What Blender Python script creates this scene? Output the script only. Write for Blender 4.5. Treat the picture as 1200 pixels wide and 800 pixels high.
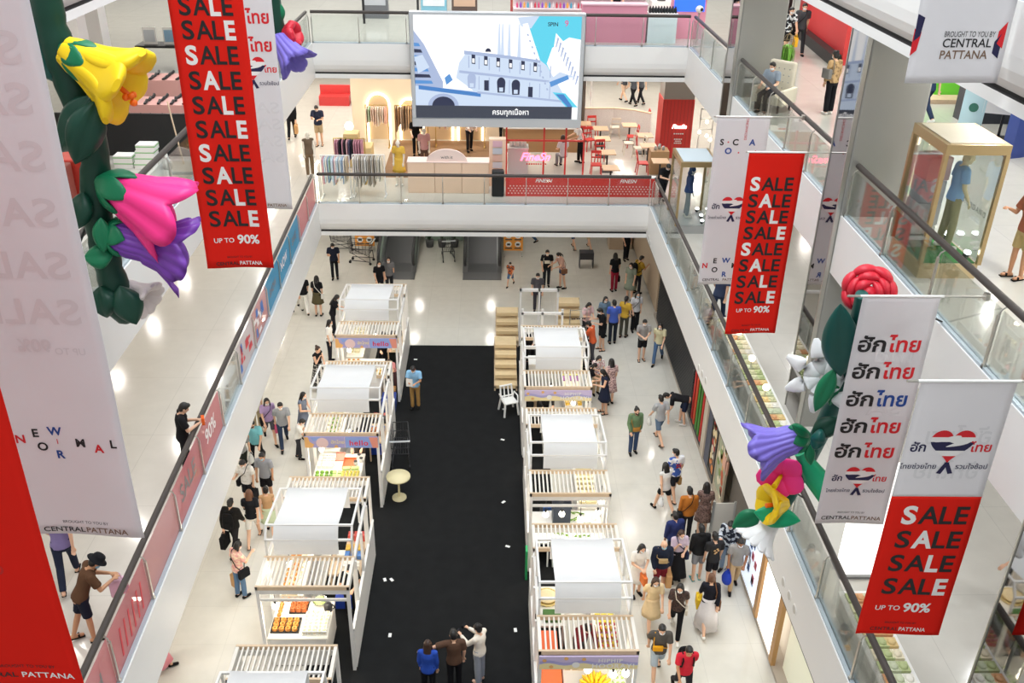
import bpy, bmesh, math, random
import numpy as np
from mathutils import Vector, Matrix, Euler

for _o in list(bpy.data.objects):
    bpy.data.objects.remove(_o)
SC = bpy.context.scene
COL = SC.collection
R = math.radians
PI = math.pi

# ------------------------------------------------------------------ camera
F_PX, PITCH, YAW, ROLL, CAM_H = 1101.4, .4959, .0255, .0172, 16.3
_cy, _sy, _cp, _sp = math.cos(YAW), math.sin(YAW), math.cos(PITCH), math.sin(PITCH)
CAM_W = Vector((_sy*_cp, _cy*_cp, -_sp))
_r0 = Vector((_cy, -_sy, 0)); _u0 = _r0.cross(CAM_W)
CAM_R = math.cos(ROLL)*_r0 + math.sin(ROLL)*_u0
CAM_U = -math.sin(ROLL)*_r0 + math.cos(ROLL)*_u0
CAM_P = Vector((0, 0, CAM_H))
cam_data = bpy.data.cameras.new('camera')
cam = bpy.data.objects.new('camera', cam_data); COL.objects.link(cam)
cam_data.sensor_width = 36; cam_data.lens = 36*F_PX/1200; cam_data.clip_end = 300; cam_data.clip_start = .1
_m = Matrix((CAM_R, CAM_U, -CAM_W)).transposed().to_4x4(); _m.translation = CAM_P
cam.matrix_world = _m
SC.camera = cam

def _ray(px, py):
    return CAM_R*((px-600)/F_PX) - CAM_U*((py-400)/F_PX) + CAM_W
def atz(px, py, z):
    d = _ray(px, py); return CAM_P + d*((z-CAM_P.z)/d.z)
def aty(px, py, y):
    d = _ray(px, py); return CAM_P + d*((y-CAM_P.y)/d.y)
def atx(px, py, x):
    d = _ray(px, py); return CAM_P + d*((x-CAM_P.x)/d.x)

# ------------------------------------------------------------------ light and exposure
SC.view_settings.view_transform = 'Standard'; SC.view_settings.look = 'None'
SC.view_settings.exposure = 0.0; SC.view_settings.gamma = 1.0; SC.view_settings.use_curve_mapping = False
world = bpy.data.worlds.new('world'); SC.world = world; world.use_nodes = True
world.node_tree.nodes['Background'].inputs[0].default_value = (.94, .975, 1.0, 1)
world.node_tree.nodes['Background'].inputs[1].default_value = .62
SC.cycles.max_bounces = 8; SC.cycles.transparent_max_bounces = 24; SC.cycles.glossy_bounces = 4
SC.cycles.use_adaptive_sampling = True
try:
    SC.cycles.use_denoising = True
except Exception:
    pass

def area(name, loc, sx, sy, watt, color=(1, .95, .88), rot=(0, 0, 0)):
    l = bpy.data.lights.new(name, 'AREA'); l.shape = 'RECTANGLE'; l.size = sx; l.size_y = sy
    l.energy = watt; l.color = color
    o = bpy.data.objects.new(name, l); COL.objects.link(o); o.location = loc; o.rotation_euler = rot
    return o
def downlights(name, loc, sx, sy, watt, color=(1, .95, .88), gap=3.4):
    """rows of round recessed ceiling lamps"""
    nx, ny = max(1, round(sx/gap)), max(1, round(sy/gap))
    for i in range(nx):
        for k in range(ny):
            l = bpy.data.lights.new(name, 'AREA'); l.shape = 'DISK'; l.size = .34; l.energy = watt/(nx*ny); l.color = color
            o = bpy.data.objects.new(name, l); COL.objects.link(o)
            o.location = (loc[0]-sx/2+sx*(i+.5)/nx, loc[1]-sy/2+sy*(k+.5)/ny, loc[2])
area('skylight', (0, 17, 26), 9, 30, 5600, (.91, .965, 1))
downlights('downlights_ground_left', (-9.5, 22, 3.6), 5, 34, 620)
downlights('downlights_ground_far', (0, 37, 3.6), 24, 10, 420)
downlights('downlights_ground_right', (5.9, 21, 3.65), .5, 18, 50)
downlights('downlights_first_left', (-10, 18, 8.5), 6, 32, 560)
downlights('downlights_first_right', (10, 15, 8.5), 5, 26, 300, (.95, .98, 1))
downlights('downlights_first_far', (0, 42, 8.5), 30, 14, 2500)
downlights('downlights_second_left', (-10, 18, 13.3), 6, 32, 480)
downlights('downlights_second_right', (10.5, 20, 13.3), 6, 30, 1200, (1, .985, .96))
downlights('downlights_second_far', (0, 40, 13.3), 30, 12, 1500)

# ------------------------------------------------------------------ materials
_M = {}
def mat(name, col, rough=.55, metal=0., emit=0., ecol=None, alpha=1., noise=0., nscale=8., bump=0., spec=.5, coat=0.):
    if name in _M: return _M[name]
    m = bpy.data.materials.new(name); m.use_nodes = True
    nt = m.node_tree; b = nt.nodes['Principled BSDF']
    c = (*col[:3], 1)
    b.inputs['Base Color'].default_value = c; b.inputs['Roughness'].default_value = rough
    b.inputs['Metallic'].default_value = metal; b.inputs['Specular IOR Level'].default_value = spec
    if coat: b.inputs['Coat Weight'].default_value = coat
    if emit:
        b.inputs['Emission Color'].default_value = (*(ecol or col)[:3], 1); b.inputs['Emission Strength'].default_value = emit
    if alpha < 1: b.inputs['Alpha'].default_value = alpha
    if noise or bump:
        tc = nt.nodes.new('ShaderNodeTexCoord'); nz = nt.nodes.new('ShaderNodeTexNoise')
        nz.inputs['Scale'].default_value = nscale; nz.inputs['Detail'].default_value = 4
        nt.links.new(tc.outputs['Object'], nz.inputs['Vector'])
        if noise:
            mx = nt.nodes.new('ShaderNodeMix'); mx.data_type = 'RGBA'
            mx.inputs[6].default_value = tuple(max(0, v*(1-noise)) for v in col[:3])+(1,)
            mx.inputs[7].default_value = tuple(min(1, v*(1+noise)) for v in col[:3])+(1,)
            nt.links.new(nz.outputs['Fac'], mx.inputs[0]); nt.links.new(mx.outputs[2], b.inputs['Base Color'])
        if bump:
            bp = nt.nodes.new('ShaderNodeBump'); bp.inputs['Strength'].default_value = bump; bp.inputs['Distance'].default_value = .01
            nt.links.new(nz.outputs['Fac'], bp.inputs['Height']); nt.links.new(bp.outputs['Normal'], b.inputs['Normal'])
    _M[name] = m; return m

def s2l(r, g, b):
    f = lambda v: (v/255/12.92) if v/255 <= .04045 else ((v/255+.055)/1.055)**2.4
    return (f(r), f(g), f(b))

def glass_mat(name, tint=(.96, .985, .975), gloss=1., film=0., filmcol=(1, 1, 1)):
    """clear pane: see-through plus a Fresnel reflection; film = share of printed film"""
    if name in _M: return _M[name]
    m = bpy.data.materials.new(name); m.use_nodes = True; nt = m.node_tree; nt.nodes.clear()
    out = nt.nodes.new('ShaderNodeOutputMaterial'); tr = nt.nodes.new('ShaderNodeBsdfTransparent'); gl = nt.nodes.new('ShaderNodeBsdfGlossy')
    tr.inputs[0].default_value = (*tint, 1); gl.inputs['Roughness'].default_value = .02
    fr = nt.nodes.new('ShaderNodeFresnel'); fr.inputs[0].default_value = 1.45
    mu = nt.nodes.new('ShaderNodeMath'); mu.operation = 'MULTIPLY'; mu.inputs[1].default_value = gloss
    mx = nt.nodes.new('ShaderNodeMixShader')
    nt.links.new(fr.outputs[0], mu.inputs[0]); nt.links.new(mu.outputs[0], mx.inputs[0])
    nt.links.new(tr.outputs[0], mx.inputs[1]); nt.links.new(gl.outputs[0], mx.inputs[2])
    last = mx
    if film:
        df = nt.nodes.new('ShaderNodeBsdfDiffuse'); df.inputs[0].default_value = (*filmcol, 1)
        tl = nt.nodes.new('ShaderNodeBsdfTranslucent'); tl.inputs[0].default_value = (*filmcol, 1)
        m1 = nt.nodes.new('ShaderNodeMixShader'); m1.inputs[0].default_value = .45
        nt.links.new(df.outputs[0], m1.inputs[1]); nt.links.new(tl.outputs[0], m1.inputs[2])
        m2 = nt.nodes.new('ShaderNodeMixShader'); m2.inputs[0].default_value = film
        nt.links.new(mx.outputs[0], m2.inputs[1]); nt.links.new(m1.outputs[0], m2.inputs[2]); last = m2
    nt.links.new(last.outputs[0], out.inputs[0])
    _M[name] = m; return m

def cloth_mat(name, col, trans=.35):
    """hanging fabric: diffuse both sides with light coming through"""
    if name in _M: return _M[name]
    m = bpy.data.materials.new(name); m.use_nodes = True; nt = m.node_tree; nt.nodes.clear()
    out = nt.nodes.new('ShaderNodeOutputMaterial'); df = nt.nodes.new('ShaderNodeBsdfDiffuse'); tl = nt.nodes.new('ShaderNodeBsdfTranslucent')
    tc = nt.nodes.new('ShaderNodeTexCoord'); nz = nt.nodes.new('ShaderNodeTexNoise'); nz.inputs['Scale'].default_value = 2.; mr = nt.nodes.new('ShaderNodeMix'); mr.data_type = 'RGBA'
    mr.inputs[6].default_value = tuple(v*.95 for v in col)+(1,); mr.inputs[7].default_value = (*col, 1)
    nt.links.new(tc.outputs['Object'], nz.inputs[0]); nt.links.new(nz.outputs['Fac'], mr.inputs[0])
    nt.links.new(mr.outputs[2], df.inputs[0]); nt.links.new(mr.outputs[2], tl.inputs[0])
    mx = nt.nodes.new('ShaderNodeMixShader'); mx.inputs[0].default_value = trans
    nt.links.new(df.outputs[0], mx.inputs[1]); nt.links.new(tl.outputs[0], mx.inputs[2]); nt.links.new(mx.outputs[0], out.inputs[0])
    _M[name] = m; return m

def tile_mat(name, col, tile, line, rough, speck=.05, linedark=.8):
    """polished stone tiles with fine joints"""
    if name in _M: return _M[name]
    m = mat(name, col, rough); nt = m.node_tree; b = nt.nodes['Principled BSDF']
    tc = nt.nodes.new('ShaderNodeTexCoord'); br = nt.nodes.new('ShaderNodeTexBrick')
    br.offset = 0; br.inputs['Scale'].default_value = 1; br.inputs['Mortar Size'].default_value = line
    br.inputs['Brick Width'].default_value = tile; br.inputs['Row Height'].default_value = tile
    br.inputs['Color1'].default_value = (*col, 1); br.inputs['Color2'].default_value = tuple(v*.965 for v in col)+(1,)
    br.inputs['Mortar'].default_value = tuple(v*linedark for v in col)+(1,)
    nt.links.new(tc.outputs['Object'], br.inputs['Vector'])
    nz = nt.nodes.new('ShaderNodeTexNoise'); nz.inputs['Scale'].default_value = 3.; nz.inputs['Detail'].default_value = 8
    nt.links.new(tc.outputs['Object'], nz.inputs['Vector'])
    mx = nt.nodes.new('ShaderNodeMix'); mx.data_type = 'RGBA'; mx.blend_type = 'MULTIPLY'; mx.inputs[0].default_value = 1
    rp = nt.nodes.new('ShaderNodeMapRange'); rp.inputs[3].default_value = 1-speck*2; rp.inputs[4].default_value = 1+speck*.6
    nt.links.new(nz.outputs['Fac'], rp.inputs[0])
    nt.links.new(br.outputs['Color'], mx.inputs[6]); nt.links.new(rp.outputs[0], mx.inputs[7]); nt.links.new(mx.outputs[2], b.inputs['Base Color'])
    return m

# ------------------------------------------------------------------ mesh helpers
class MB:
    """collects shapes; build() links them as ONE mesh object"""
    def __init__(s): s.v = []; s.f = []; s.mi = []; s.sm = []
    def add(s, vs, fs, mi=0, smooth=False):
        o = len(s.v); s.v += [tuple(v) for v in vs]
        for f in fs: s.f.append(tuple(i+o for i in f)); s.mi.append(mi); s.sm.append(smooth)
        return s
    def box(s, c, d, mi=0, rz=0, M=None):
        hx, hy, hz = d[0]/2, d[1]/2, d[2]/2
        vs = [Vector((x*hx, y*hy, z*hz)) for z in (-1, 1) for y in (-1, 1) for x in (-1, 1)]
        if M is None and rz: M = Matrix.Rotation(rz, 3, 'Z')
        vs = [(M @ v if M is not None else v)+Vector(c) for v in vs]
        return s.add(vs, [(0, 2, 3, 1), (4, 5, 7, 6), (0, 1, 5, 4), (2, 6, 7, 3), (0, 4, 6, 2), (1, 3, 7, 5)], mi)
    def bb(s, a, b, mi=0):
        return s.box([(p+q)/2 for p, q in zip(a, b)], [abs(q-p) for p, q in zip(a, b)], mi)
    def bar(s, p, q, w, h=None, mi=0, up=(0, 0, 1)):
        p, q = Vector(p), Vector(q); h = h or w; d = q-p; L = d.length
        if L < 1e-6: return s
        d.normalize(); u = Vector(up)
        if abs(d.dot(u)) > .98: u = Vector((0, 1, 0))
        x = d.cross(u).normalized(); z = x.cross(d)
        return s.box((p+q)/2, (w, L, h), mi, M=Matrix((x, d, z)).transposed())
    def rings(s, rings, mi=0, cap=True, closed=False, smooth=True):
        n = len(rings[0]); vs = [v for r in rings for v in r]; fs = []
        m = len(rings)
        for i in range(m if closed else m-1):
            a, b = i*n, ((i+1) % m)*n
            for k in range(n): fs.append((a+k, a+(k+1) % n, b+(k+1) % n, b+k))
        s.add(vs, fs, mi, smooth)
        if cap and not closed:
            s.add(rings[0], [tuple(range(n))[::-1]], mi); s.add(rings[-1], [tuple(range(n))], mi)
        return s
    def cyl(s, p, q, r0, r1=None, n=10, mi=0, cap=True, smooth=True):
        p, q = Vector(p), Vector(q); r1 = r0 if r1 is None else r1
        d = (q-p).normalized(); x = d.orthogonal().normalized(); y = d.cross(x)
        return s.rings([[c+(x*math.cos(2*PI*k/n)+y*math.sin(2*PI*k/n))*r for k in range(n)] for c, r in ((p, r0), (q, r1))], mi, cap, smooth=smooth)
    def tube(s, pts, r, n=8, mi=0, cap=True):
        pts = [Vector(p) for p in pts]; rs = r if isinstance(r, (list, tuple)) else [r]*len(pts)
        rings = []; x = None
        for i, p in enumerate(pts):
            d = (pts[min(i+1, len(pts)-1)]-pts[max(i-1, 0)]).normalized()
            if x is None: x = d.orthogonal().normalized()
            x = (x-d*x.dot(d)).normalized(); y = d.cross(x)
            rings.append([p+(x*math.cos(2*PI*k/n)+y*math.sin(2*PI*k/n))*rs[i] for k in range(n)])
        return s.rings(rings, mi, cap)
    def ell(s, c, r, n=12, m=8, mi=0, M=None, lo=-90, hi=90):
        c = Vector(c); r = (r, r, r) if isinstance(r, (int, float)) else r
        rings = []
        for i in range(m+1):
            t = R(lo+(hi-lo)*i/m); t = max(R(-89.5), min(R(89.5), t))
            ring = []
            for k in range(n):
                a = 2*PI*k/n; v = Vector((r[0]*math.cos(t)*math.cos(a), r[1]*math.cos(t)*math.sin(a), r[2]*math.sin(t)))
                ring.append((M @ v if M is not None else v)+c)
            rings.append(ring)
        return s.rings(rings, mi)
    def lathe(s, prof, c=(0, 0, 0), n=16, mi=0, cap=True):
        return s.rings([[Vector((r*math.cos(2*PI*k/n)+c[0], r*math.sin(2*PI*k/n)+c[1], z+c[2])) for k in range(n)] for r, z in prof], mi, cap)
    def prism(s, poly, vec, mi=0, smooth=False):
        vec = Vector(vec); n = len(poly); a = [Vector(p) for p in poly]; b = [p+vec for p in a]
        fs = [tuple(range(n))[::-1], tuple(range(n, 2*n))]+[(k, (k+1) % n, n+(k+1) % n, n+k) for k in range(n)]
        return s.add(a+b, fs, mi, smooth)
    def build(s, name, mats, parent=None, loc=(0, 0, 0), rz=0, recalc=True):
        me = bpy.data.meshes.new(name); me.from_pydata(s.v, [], s.f)
        for m in (mats if isinstance(mats, (list, tuple)) else [mats]): me.materials.append(m)
        me.polygons.foreach_set('material_index', s.mi); me.polygons.foreach_set('use_smooth', s.sm)
        if recalc:
            bm = bmesh.new(); bm.from_mesh(me); bmesh.ops.recalc_face_normals(bm, faces=bm.faces); bm.to_mesh(me); bm.free()
        me.update()
        o = bpy.data.objects.new(name, me); COL.objects.link(o); o.location = loc; o.rotation_euler = (0, 0, rz)
        if parent is not None: o.parent = parent
        return o

def bevel(o, w=.01, seg=2):
    bm = bmesh.new(); bm.from_mesh(o.data)
    bmesh.ops.remove_doubles(bm, verts=bm.verts, dist=1e-5)
    es = [e for e in bm.edges if len(e.link_faces) == 2 and e.calc_face_angle(0) > R(35)]
    bmesh.ops.bevel(bm, geom=es, offset=w, segments=seg, affect='EDGES', profile=.5, clamp_overlap=True)
    bm.to_mesh(o.data); bm.free(); return o

def tag(o, label, cat, group=None, kind=None):
    o['label'] = label; o['category'] = cat
    if group: o['group'] = group
    if kind: o['kind'] = kind
    return o
def struct(o): o['kind'] = 'structure'; return o
def empty(name, loc=(0, 0, 0), rz=0, label=None, cat=None, group=None):
    o = bpy.data.objects.new(name, None); COL.objects.link(o); o.location = loc; o.rotation_euler = (0, 0, rz)
    o.empty_display_size = .1
    if label: tag(o, label, cat, group)
    return o
_KIDS = {}
def copy_tree(o, loc=None, rz=None, label=None, group=None, parent=None):
    kids = [c for c in bpy.data.objects if c.parent == o] if o.name not in _KIDS else _KIDS[o.name]
    _KIDS[o.name] = kids
    c = o.copy(); COL.objects.link(c)
    if parent is not None: c.parent = parent
    if loc is not None: c.location = loc
    if rz is not None: c.rotation_euler = (0, 0, rz)
    if label: c['label'] = label
    if group: c['group'] = group
    for k in kids: copy_tree(k, parent=c)
    return c

_FONT_CACHE = {}
def text_mesh(s, size=1., bold=0., align='LEFT', shear=0., space=1.):
    """flat lettering as (verts, faces) in the x/z plane, baseline at z=0"""
    key = (s, size, bold, align, shear, space)
    if key in _FONT_CACHE: return _FONT_CACHE[key]
    cu = bpy.data.curves.new('lettering', 'FONT'); cu.body = s; cu.size = size; cu.offset = bold*size; cu.align_x = align
    cu.shear = shear; cu.space_character = space; cu.resolution_u = 4; cu.fill_mode = 'FRONT'
    ob = bpy.data.objects.new('lettering', cu); COL.objects.link(ob)
    dg = bpy.context.evaluated_depsgraph_get(); dg.update()
    me = bpy.data.meshes.new_from_object(ob.evaluated_get(dg))
    vs = [(v.co.x, 0., v.co.y) for v in me.vertices]; fs = [tuple(p.vertices) for p in me.polygons]
    bpy.data.objects.remove(ob); bpy.data.curves.remove(cu); bpy.data.meshes.remove(me)
    _FONT_CACHE[key] = (vs, fs); return vs, fs
def text_w(s, size=1., bold=0., shear=0., space=1.):
    vs, _ = text_mesh(s, size, bold, 'LEFT', shear, space)
    xs = [v[0] for v in vs]; return (min(xs), max(xs)) if xs else (0, 0)
def put_text(mb, s, x, z, cap, mi=0, width=None, align='LEFT', bold=.012, shear=0., y=0., mirror=False, space=1., fn=None):
    """adds lettering with capital height `cap` (and width if given) at (x, z) facing -y"""
    size = cap/.727
    vs, fs = text_mesh(s, size, bold, 'LEFT', shear, space)
    if not vs: return
    x0, x1 = min(v[0] for v in vs), max(v[0] for v in vs); k = (width/(x1-x0)) if width else 1.; w = (x1-x0)*k
    ox = x if align == 'LEFT' else x-w/2 if align == 'CENTER' else x-w
    out = []
    for v in vs:
        X = (v[0]-x0)*k
        if mirror: X = w-X
        P = Vector((ox+X, y, z+v[2])); out.append(fn(P) if fn else P)
    mb.add(out, fs, mi)
# ------------------------------------------------------------------ the building
M_FLOOR_G = tile_mat('ground_tiles', (.655, .63, .565), 1.2, .006, .13, .06, .86)
M_FLOOR_1 = tile_mat('walkway_tiles', (.60, .57, .515), 2.4, .006, .14, .05, .8)
M_FLOOR_2 = tile_mat('upper_tiles', (.56, .55, .50), 2.4, .006, .12, .05, .78)
M_FASCIA = mat('fascia_paint', (.80, .79, .775), .5, noise=.02, nscale=1.5)
M_GROOVE = mat('dark_groove', (.03, .028, .028), .6)
M_STEEL = mat('brushed_steel', (.55, .54, .50), .32, .9)
M_RAIL = mat('dark_handrail', (.06, .05, .045), .45, spec=.3)
M_KERB = mat('glazing_channel', (.46, .53, .58), .35, .3)
M_GLASS = glass_mat('clear_glass', (.962, .984, .974), .55)
M_WALL = mat('wall_paint', (.72, .70, .67), .6)
M_WHITE = mat('white_paint', (.83, .82, .80), .45)
M_BLACK = mat('black_paint', (.012, .012, .013), .5)
M_CARPET = mat('black_carpet', (.011, .0115, .012), .85, noise=.35, nscale=3., bump=.1, spec=.12)

G0, L1, L2, L3 = 0., 4.9, 9.8, 14.7
V1 = [(-5.25, -2), (-6.0, 30.96), (5.5, 30.96), (5.5, -2)]
V2 = [(-6.0, -2), (-6.22, 33.5), (6.82, 33.5), (6.82, -2)]

def offset(path, d):
    """polyline moved by d away from the void (the void is on its right-hand side going left wall -> far -> right wall)"""
    out = []; n = len(path); P = [Vector((*p, 0)) for p in path]
    for i in range(n):
        ns = []
        if i > 0: t = (P[i]-P[i-1]).normalized(); ns.append(Vector((-t.y, t.x, 0)))
        if i < n-1: t = (P[i+1]-P[i]).normalized(); ns.append(Vector((-t.y, t.x, 0)))
        if len(ns) == 1: m = ns[0]*d
        else:
            b = (ns[0]+ns[1]).normalized(); m = b*(d/b.dot(ns[0]))
        out.append((P[i].x+m.x, P[i].y+m.y))
    return out
def sweep(name, path, prof, z, m, mis=None, smooth=False):
    mb = MB()
    for k in range(len(prof)-1):
        (d0, z0), (d1, z1) = prof[k], prof[k+1]
        a, b = offset(path, d0), offset(path, d1)
        for i in range(len(path)-1):
            mb.add([(*a[i], z+z0), (*a[i+1], z+z0), (*b[i+1], z+z1), (*b[i], z+z1)], [(0, 1, 2, 3)], mis[k] if mis else 0)
    return struct(mb.build(name, m, recalc=False))
PROF = [(.16, .02), (0, .02), (0, -.55), (.015, -.72), (.06, -.86), (.14, -.98), (.17, -.99), (.17, -1.03), (.1, -1.035), (.1, -1.19), (.5, -1.19)]
PMI = [0, 0, 0, 0, 0, 0, 1, 1, 0, 0]
def deck(name, polys, z, m, th=.3):
    mb = MB()
    for p in polys: mb.prism([(x, y, z-th) for x, y in p], (0, 0, th))
    return struct(mb.build(name, m))

# ground floor, walls
struct(MB().bb((-17, -4, -.3), (17, 62, 0)).build('floor', M_FLOOR_G))
carpet = MB().bb((-4.05, 2, 0), (1.75, 29.78, .012)).build('black_carpet', M_CARPET)
tag(carpet, 'long black carpet laid down the aisle between the two rows of white stalls', 'carpet')
for nm, a, b in (('wall_left', (-17.2, -4, 0), (-17, 62, 19)), ('wall_right', (17, -4, 0), (17.2, 62, 19)), ('wall_back', (-17, 62, 0), (17, 62.2, 19))):
    struct(MB().bb(a, b).build(nm, M_WALL))
# upper decks with a hole for the atrium
e1, e2 = offset(V1, .02), offset(V2, .02)
deck('floor.001', [[(-17, -2), e1[0], e1[1], (-17, 30.98)], [(-17, 30.98), (17, 30.98), (17, 62), (-17, 62)], [e1[3], (17, -2), (17, 30.98), e1[2]]], L1, M_FLOOR_1)
deck('floor.002', [[(-17, -2), e2[0], e2[1], (-17, 33.52)], [(-17, 33.52), (17, 33.52), (17, 62), (-17, 62)], [e2[3], (17, -2), (17, 33.52), e2[2]]], L2, M_FLOOR_2)
PFLAT = [(.16, .02), (0, .02), (0, -1.165), (0, -1.19), (.5, -1.19)]
for nm, V, z in (('trim_1', V1, L1), ('trim_2', V2, L2)):
    sweep(nm, V[1:3], PROF, z, [M_FASCIA, M_GROOVE], PMI)
    a, b_ = V[0], V[1]; k_ = .3/(b_[1]-a[1]); sweep(nm+'_left', [a, (b_[0]+(b_[0]-a[0])*k_, b_[1]+.3)], PFLAT, z, [M_FASCIA, M_GROOVE], [0, 0, 0, 0])
    sweep(nm+'_right', [(V[2][0], V[2][1]+.3), V[3]], PFLAT, z, [M_FASCIA, M_GROOVE], [0, 0, 1 if z == L1 else 0, 0])
# undersides (plaster ceilings of each storey)
deck('ceiling', [[(-17, -2), offset(V1, .45)[0], offset(V1, .45)[1], (-17, 31.4)], [(-17, 31.4), (17, 31.4), (17, 62), (-17, 62)], [offset(V1, .45)[3], (17, -2), (17, 31.4), offset(V1, .45)[2]]], L1-1.14, M_WHITE, .05)
deck('ceiling.001', [[(-17, -2), offset(V2, .45)[0], offset(V2, .45)[1], (-17, 33.9)], [(-17, 33.9), (17, 33.9), (17, 62), (-17, 62)], [offset(V2, .45)[3], (17, -2), (17, 33.9), offset(V2, .45)[2]]], L2-1.14, M_WHITE, .05)
# third storey side strips seen at the top corners
sweep('trim_3', [(5.95, 42), (5.95, -1)], PROF, L3, [M_FASCIA, M_GROOVE], PMI)
sweep('trim_4', [(-6.75, -1), (-6.75, 42)], PROF, L3, [M_FASCIA, M_GROOVE], PMI)
deck('floor.003', [[(5.97, -1), (17, -1), (17, 42), (5.97, 42)], [(-17, -1), (-6.77, -1), (-6.77, 42), (-17, 42)]], L3, M_FLOOR_2)
deck('ceiling.002', [[(6.4, -1), (17, -1), (17, 42), (6.4, 42)], [(-17, -1), (-7.2, -1), (-7.2, 42), (-17, 42)]], L3-1.14, M_WHITE, .05)

# ------------------------------------------------------------------ glass balustrades
M_PINK = glass_mat('pink_film_glass', (1., .93, .93), .6, .55, (.80, .36, .38))
M_ROSE = glass_mat('rose_film_glass', (1., .95, .95), .6, .5, (.82, .48, .48))
M_BLUE = glass_mat('blue_film_glass', (.9, .97, 1), .6, .75, (.16, .46, .68))
M_PALE = glass_mat('pale_film_glass', (1, 1, 1), .6, .6, (.80, .74, .76))
M_FILMTXT = mat('grey_film_print', (.22, .20, .20), .6)
M_FILMRED = mat('red_film_print', (.62, .04, .06), .6)
M_FILMWHITE = mat('white_film_print', (.85, .8, .8), .6)
def balustrade(path, z, label, pitch=1.75, rail_out=.14, films=None, group=None):
    """panes, posts, handrail and channel along one straight edge"""
    (x0, y0), (x1, y1) = path
    root = empty('balustrade', ((x0+x1)/2, (y0+y1)/2, z), 0, label, 'railing', group)
    off = Vector(root.location)
    p0, p1 = Vector((x0, y0, z))-off, Vector((x1, y1, z))-off
    d = (p1-p0).normalized(); nrm = Vector((-d.y, d.x, 0)); L = (p1-p0).length
    n = max(1, round(L/pitch)); step = L/n
    rz = math.atan2(d.y, d.x)
    MB().bar(p0+nrm*.08+Vector((0, 0, .035)), p1+nrm*.08+Vector((0, 0, .035)), .11, .05).build('base_channel', M_KERB, root)
    MB().cyl(p0+nrm*rail_out+Vector((0, 0, 1.04)), p1+nrm*rail_out+Vector((0, 0, 1.04)), .055, n=12).build('handrail', M_RAIL, root)
    for k in range(n):
        a = p0+d*(k*step+.02)+nrm*.09; b = p0+d*((k+1)*step-.02)+nrm*.09
        g = MB().bar(a+Vector((0, 0, .5)), b+Vector((0, 0, .5)), .014, .88)
        fm = films(k, n) if films else None
        po = g.build('glass_pane', fm[0] if fm else M_GLASS, root)
        if fm and fm[1]:
            po['label'] = fm[1]
            if fm[2]: fm[2](po, (a+b)/2, rz)
    for k in range(n+1):
        c = p0+d*min(max(k*step, .03), L-.03)+nrm*.055
        mb = MB(); mb.bar(c+Vector((0, 0, .02)), c+Vector((0, 0, .86)), .028, .05)
        mb.tube([c+Vector((0, 0, .86)), c+nrm*.02+Vector((0, 0, .93)), c+nrm*(rail_out-.055)+Vector((0, 0, .98)), c+nrm*(rail_out-.055)+Vector((0, 0, 1.02))], .012, 6)
        mb.box(c+Vector((0, 0, .06)), (.06, .06, .07))
        mb.build('post', M_STEEL, root)
    return root

def film_print(s, cap, m, z0=.4, flip=False):
    def f(po, mid, rz):
        mb = MB()
        put_text(mb, s, 0, 0, cap, align='CENTER', bold=.02)
        Mr = Matrix.Rotation(rz, 3, 'Z')
        vs = [Mr @ Vector((v[0], v[1], v[2])) for v in mb.v]
        nr = Mr @ Vector((0, -1, 0))
        mb.v = [tuple(v+mid+nr*.012+Vector((0, 0, z0))) for v in vs]
        mb.build('film_lettering', m, po, recalc=False)
    return f
def stripes(m, n=6):
    def f(po, mid, rz):
        mb = MB(); d = Vector((math.cos(rz), math.sin(rz), 0)); nr = Vector((d.y, -d.x, 0))
        for i in range(n):
            c = mid+d*((i-(n-1)/2)*.2)+nr*.012+Vector((0, 0, .45))
            mb.bar(c-Vector((0, 0, .25)), c+Vector((0, 0, .25))+d*.06, .004, .05)
        mb.build('film_stripes', m, po)
    return f
def blobs(ms, seed):
    def f(po, mid, rz):
        rnd = random.Random(seed); mb = MB(); d = Vector((math.cos(rz), math.sin(rz), 0)); nr = Vector((d.y, -d.x, 0))
        for i in range(9):
            c = mid+d*rnd.uniform(-.6, .6)+nr*.012+Vector((0, 0, rnd.uniform(.2, .75))); w, h = rnd.uniform(.06, .2), rnd.uniform(.04, .12)
            mb.add([c-d*w-Vector((0, 0, h)), c+d*w-Vector((0, 0, h)), c+d*w*.8+Vector((0, 0, h)), c-d*w*.8+Vector((0, 0, h))], [(0, 1, 2, 3)], rnd.randrange(len(ms)))
        mb.build('film_picture', ms, po)
    return f
M_FILMBLUE = mat('blue_film_print', (.05, .16, .5), .6)
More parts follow.
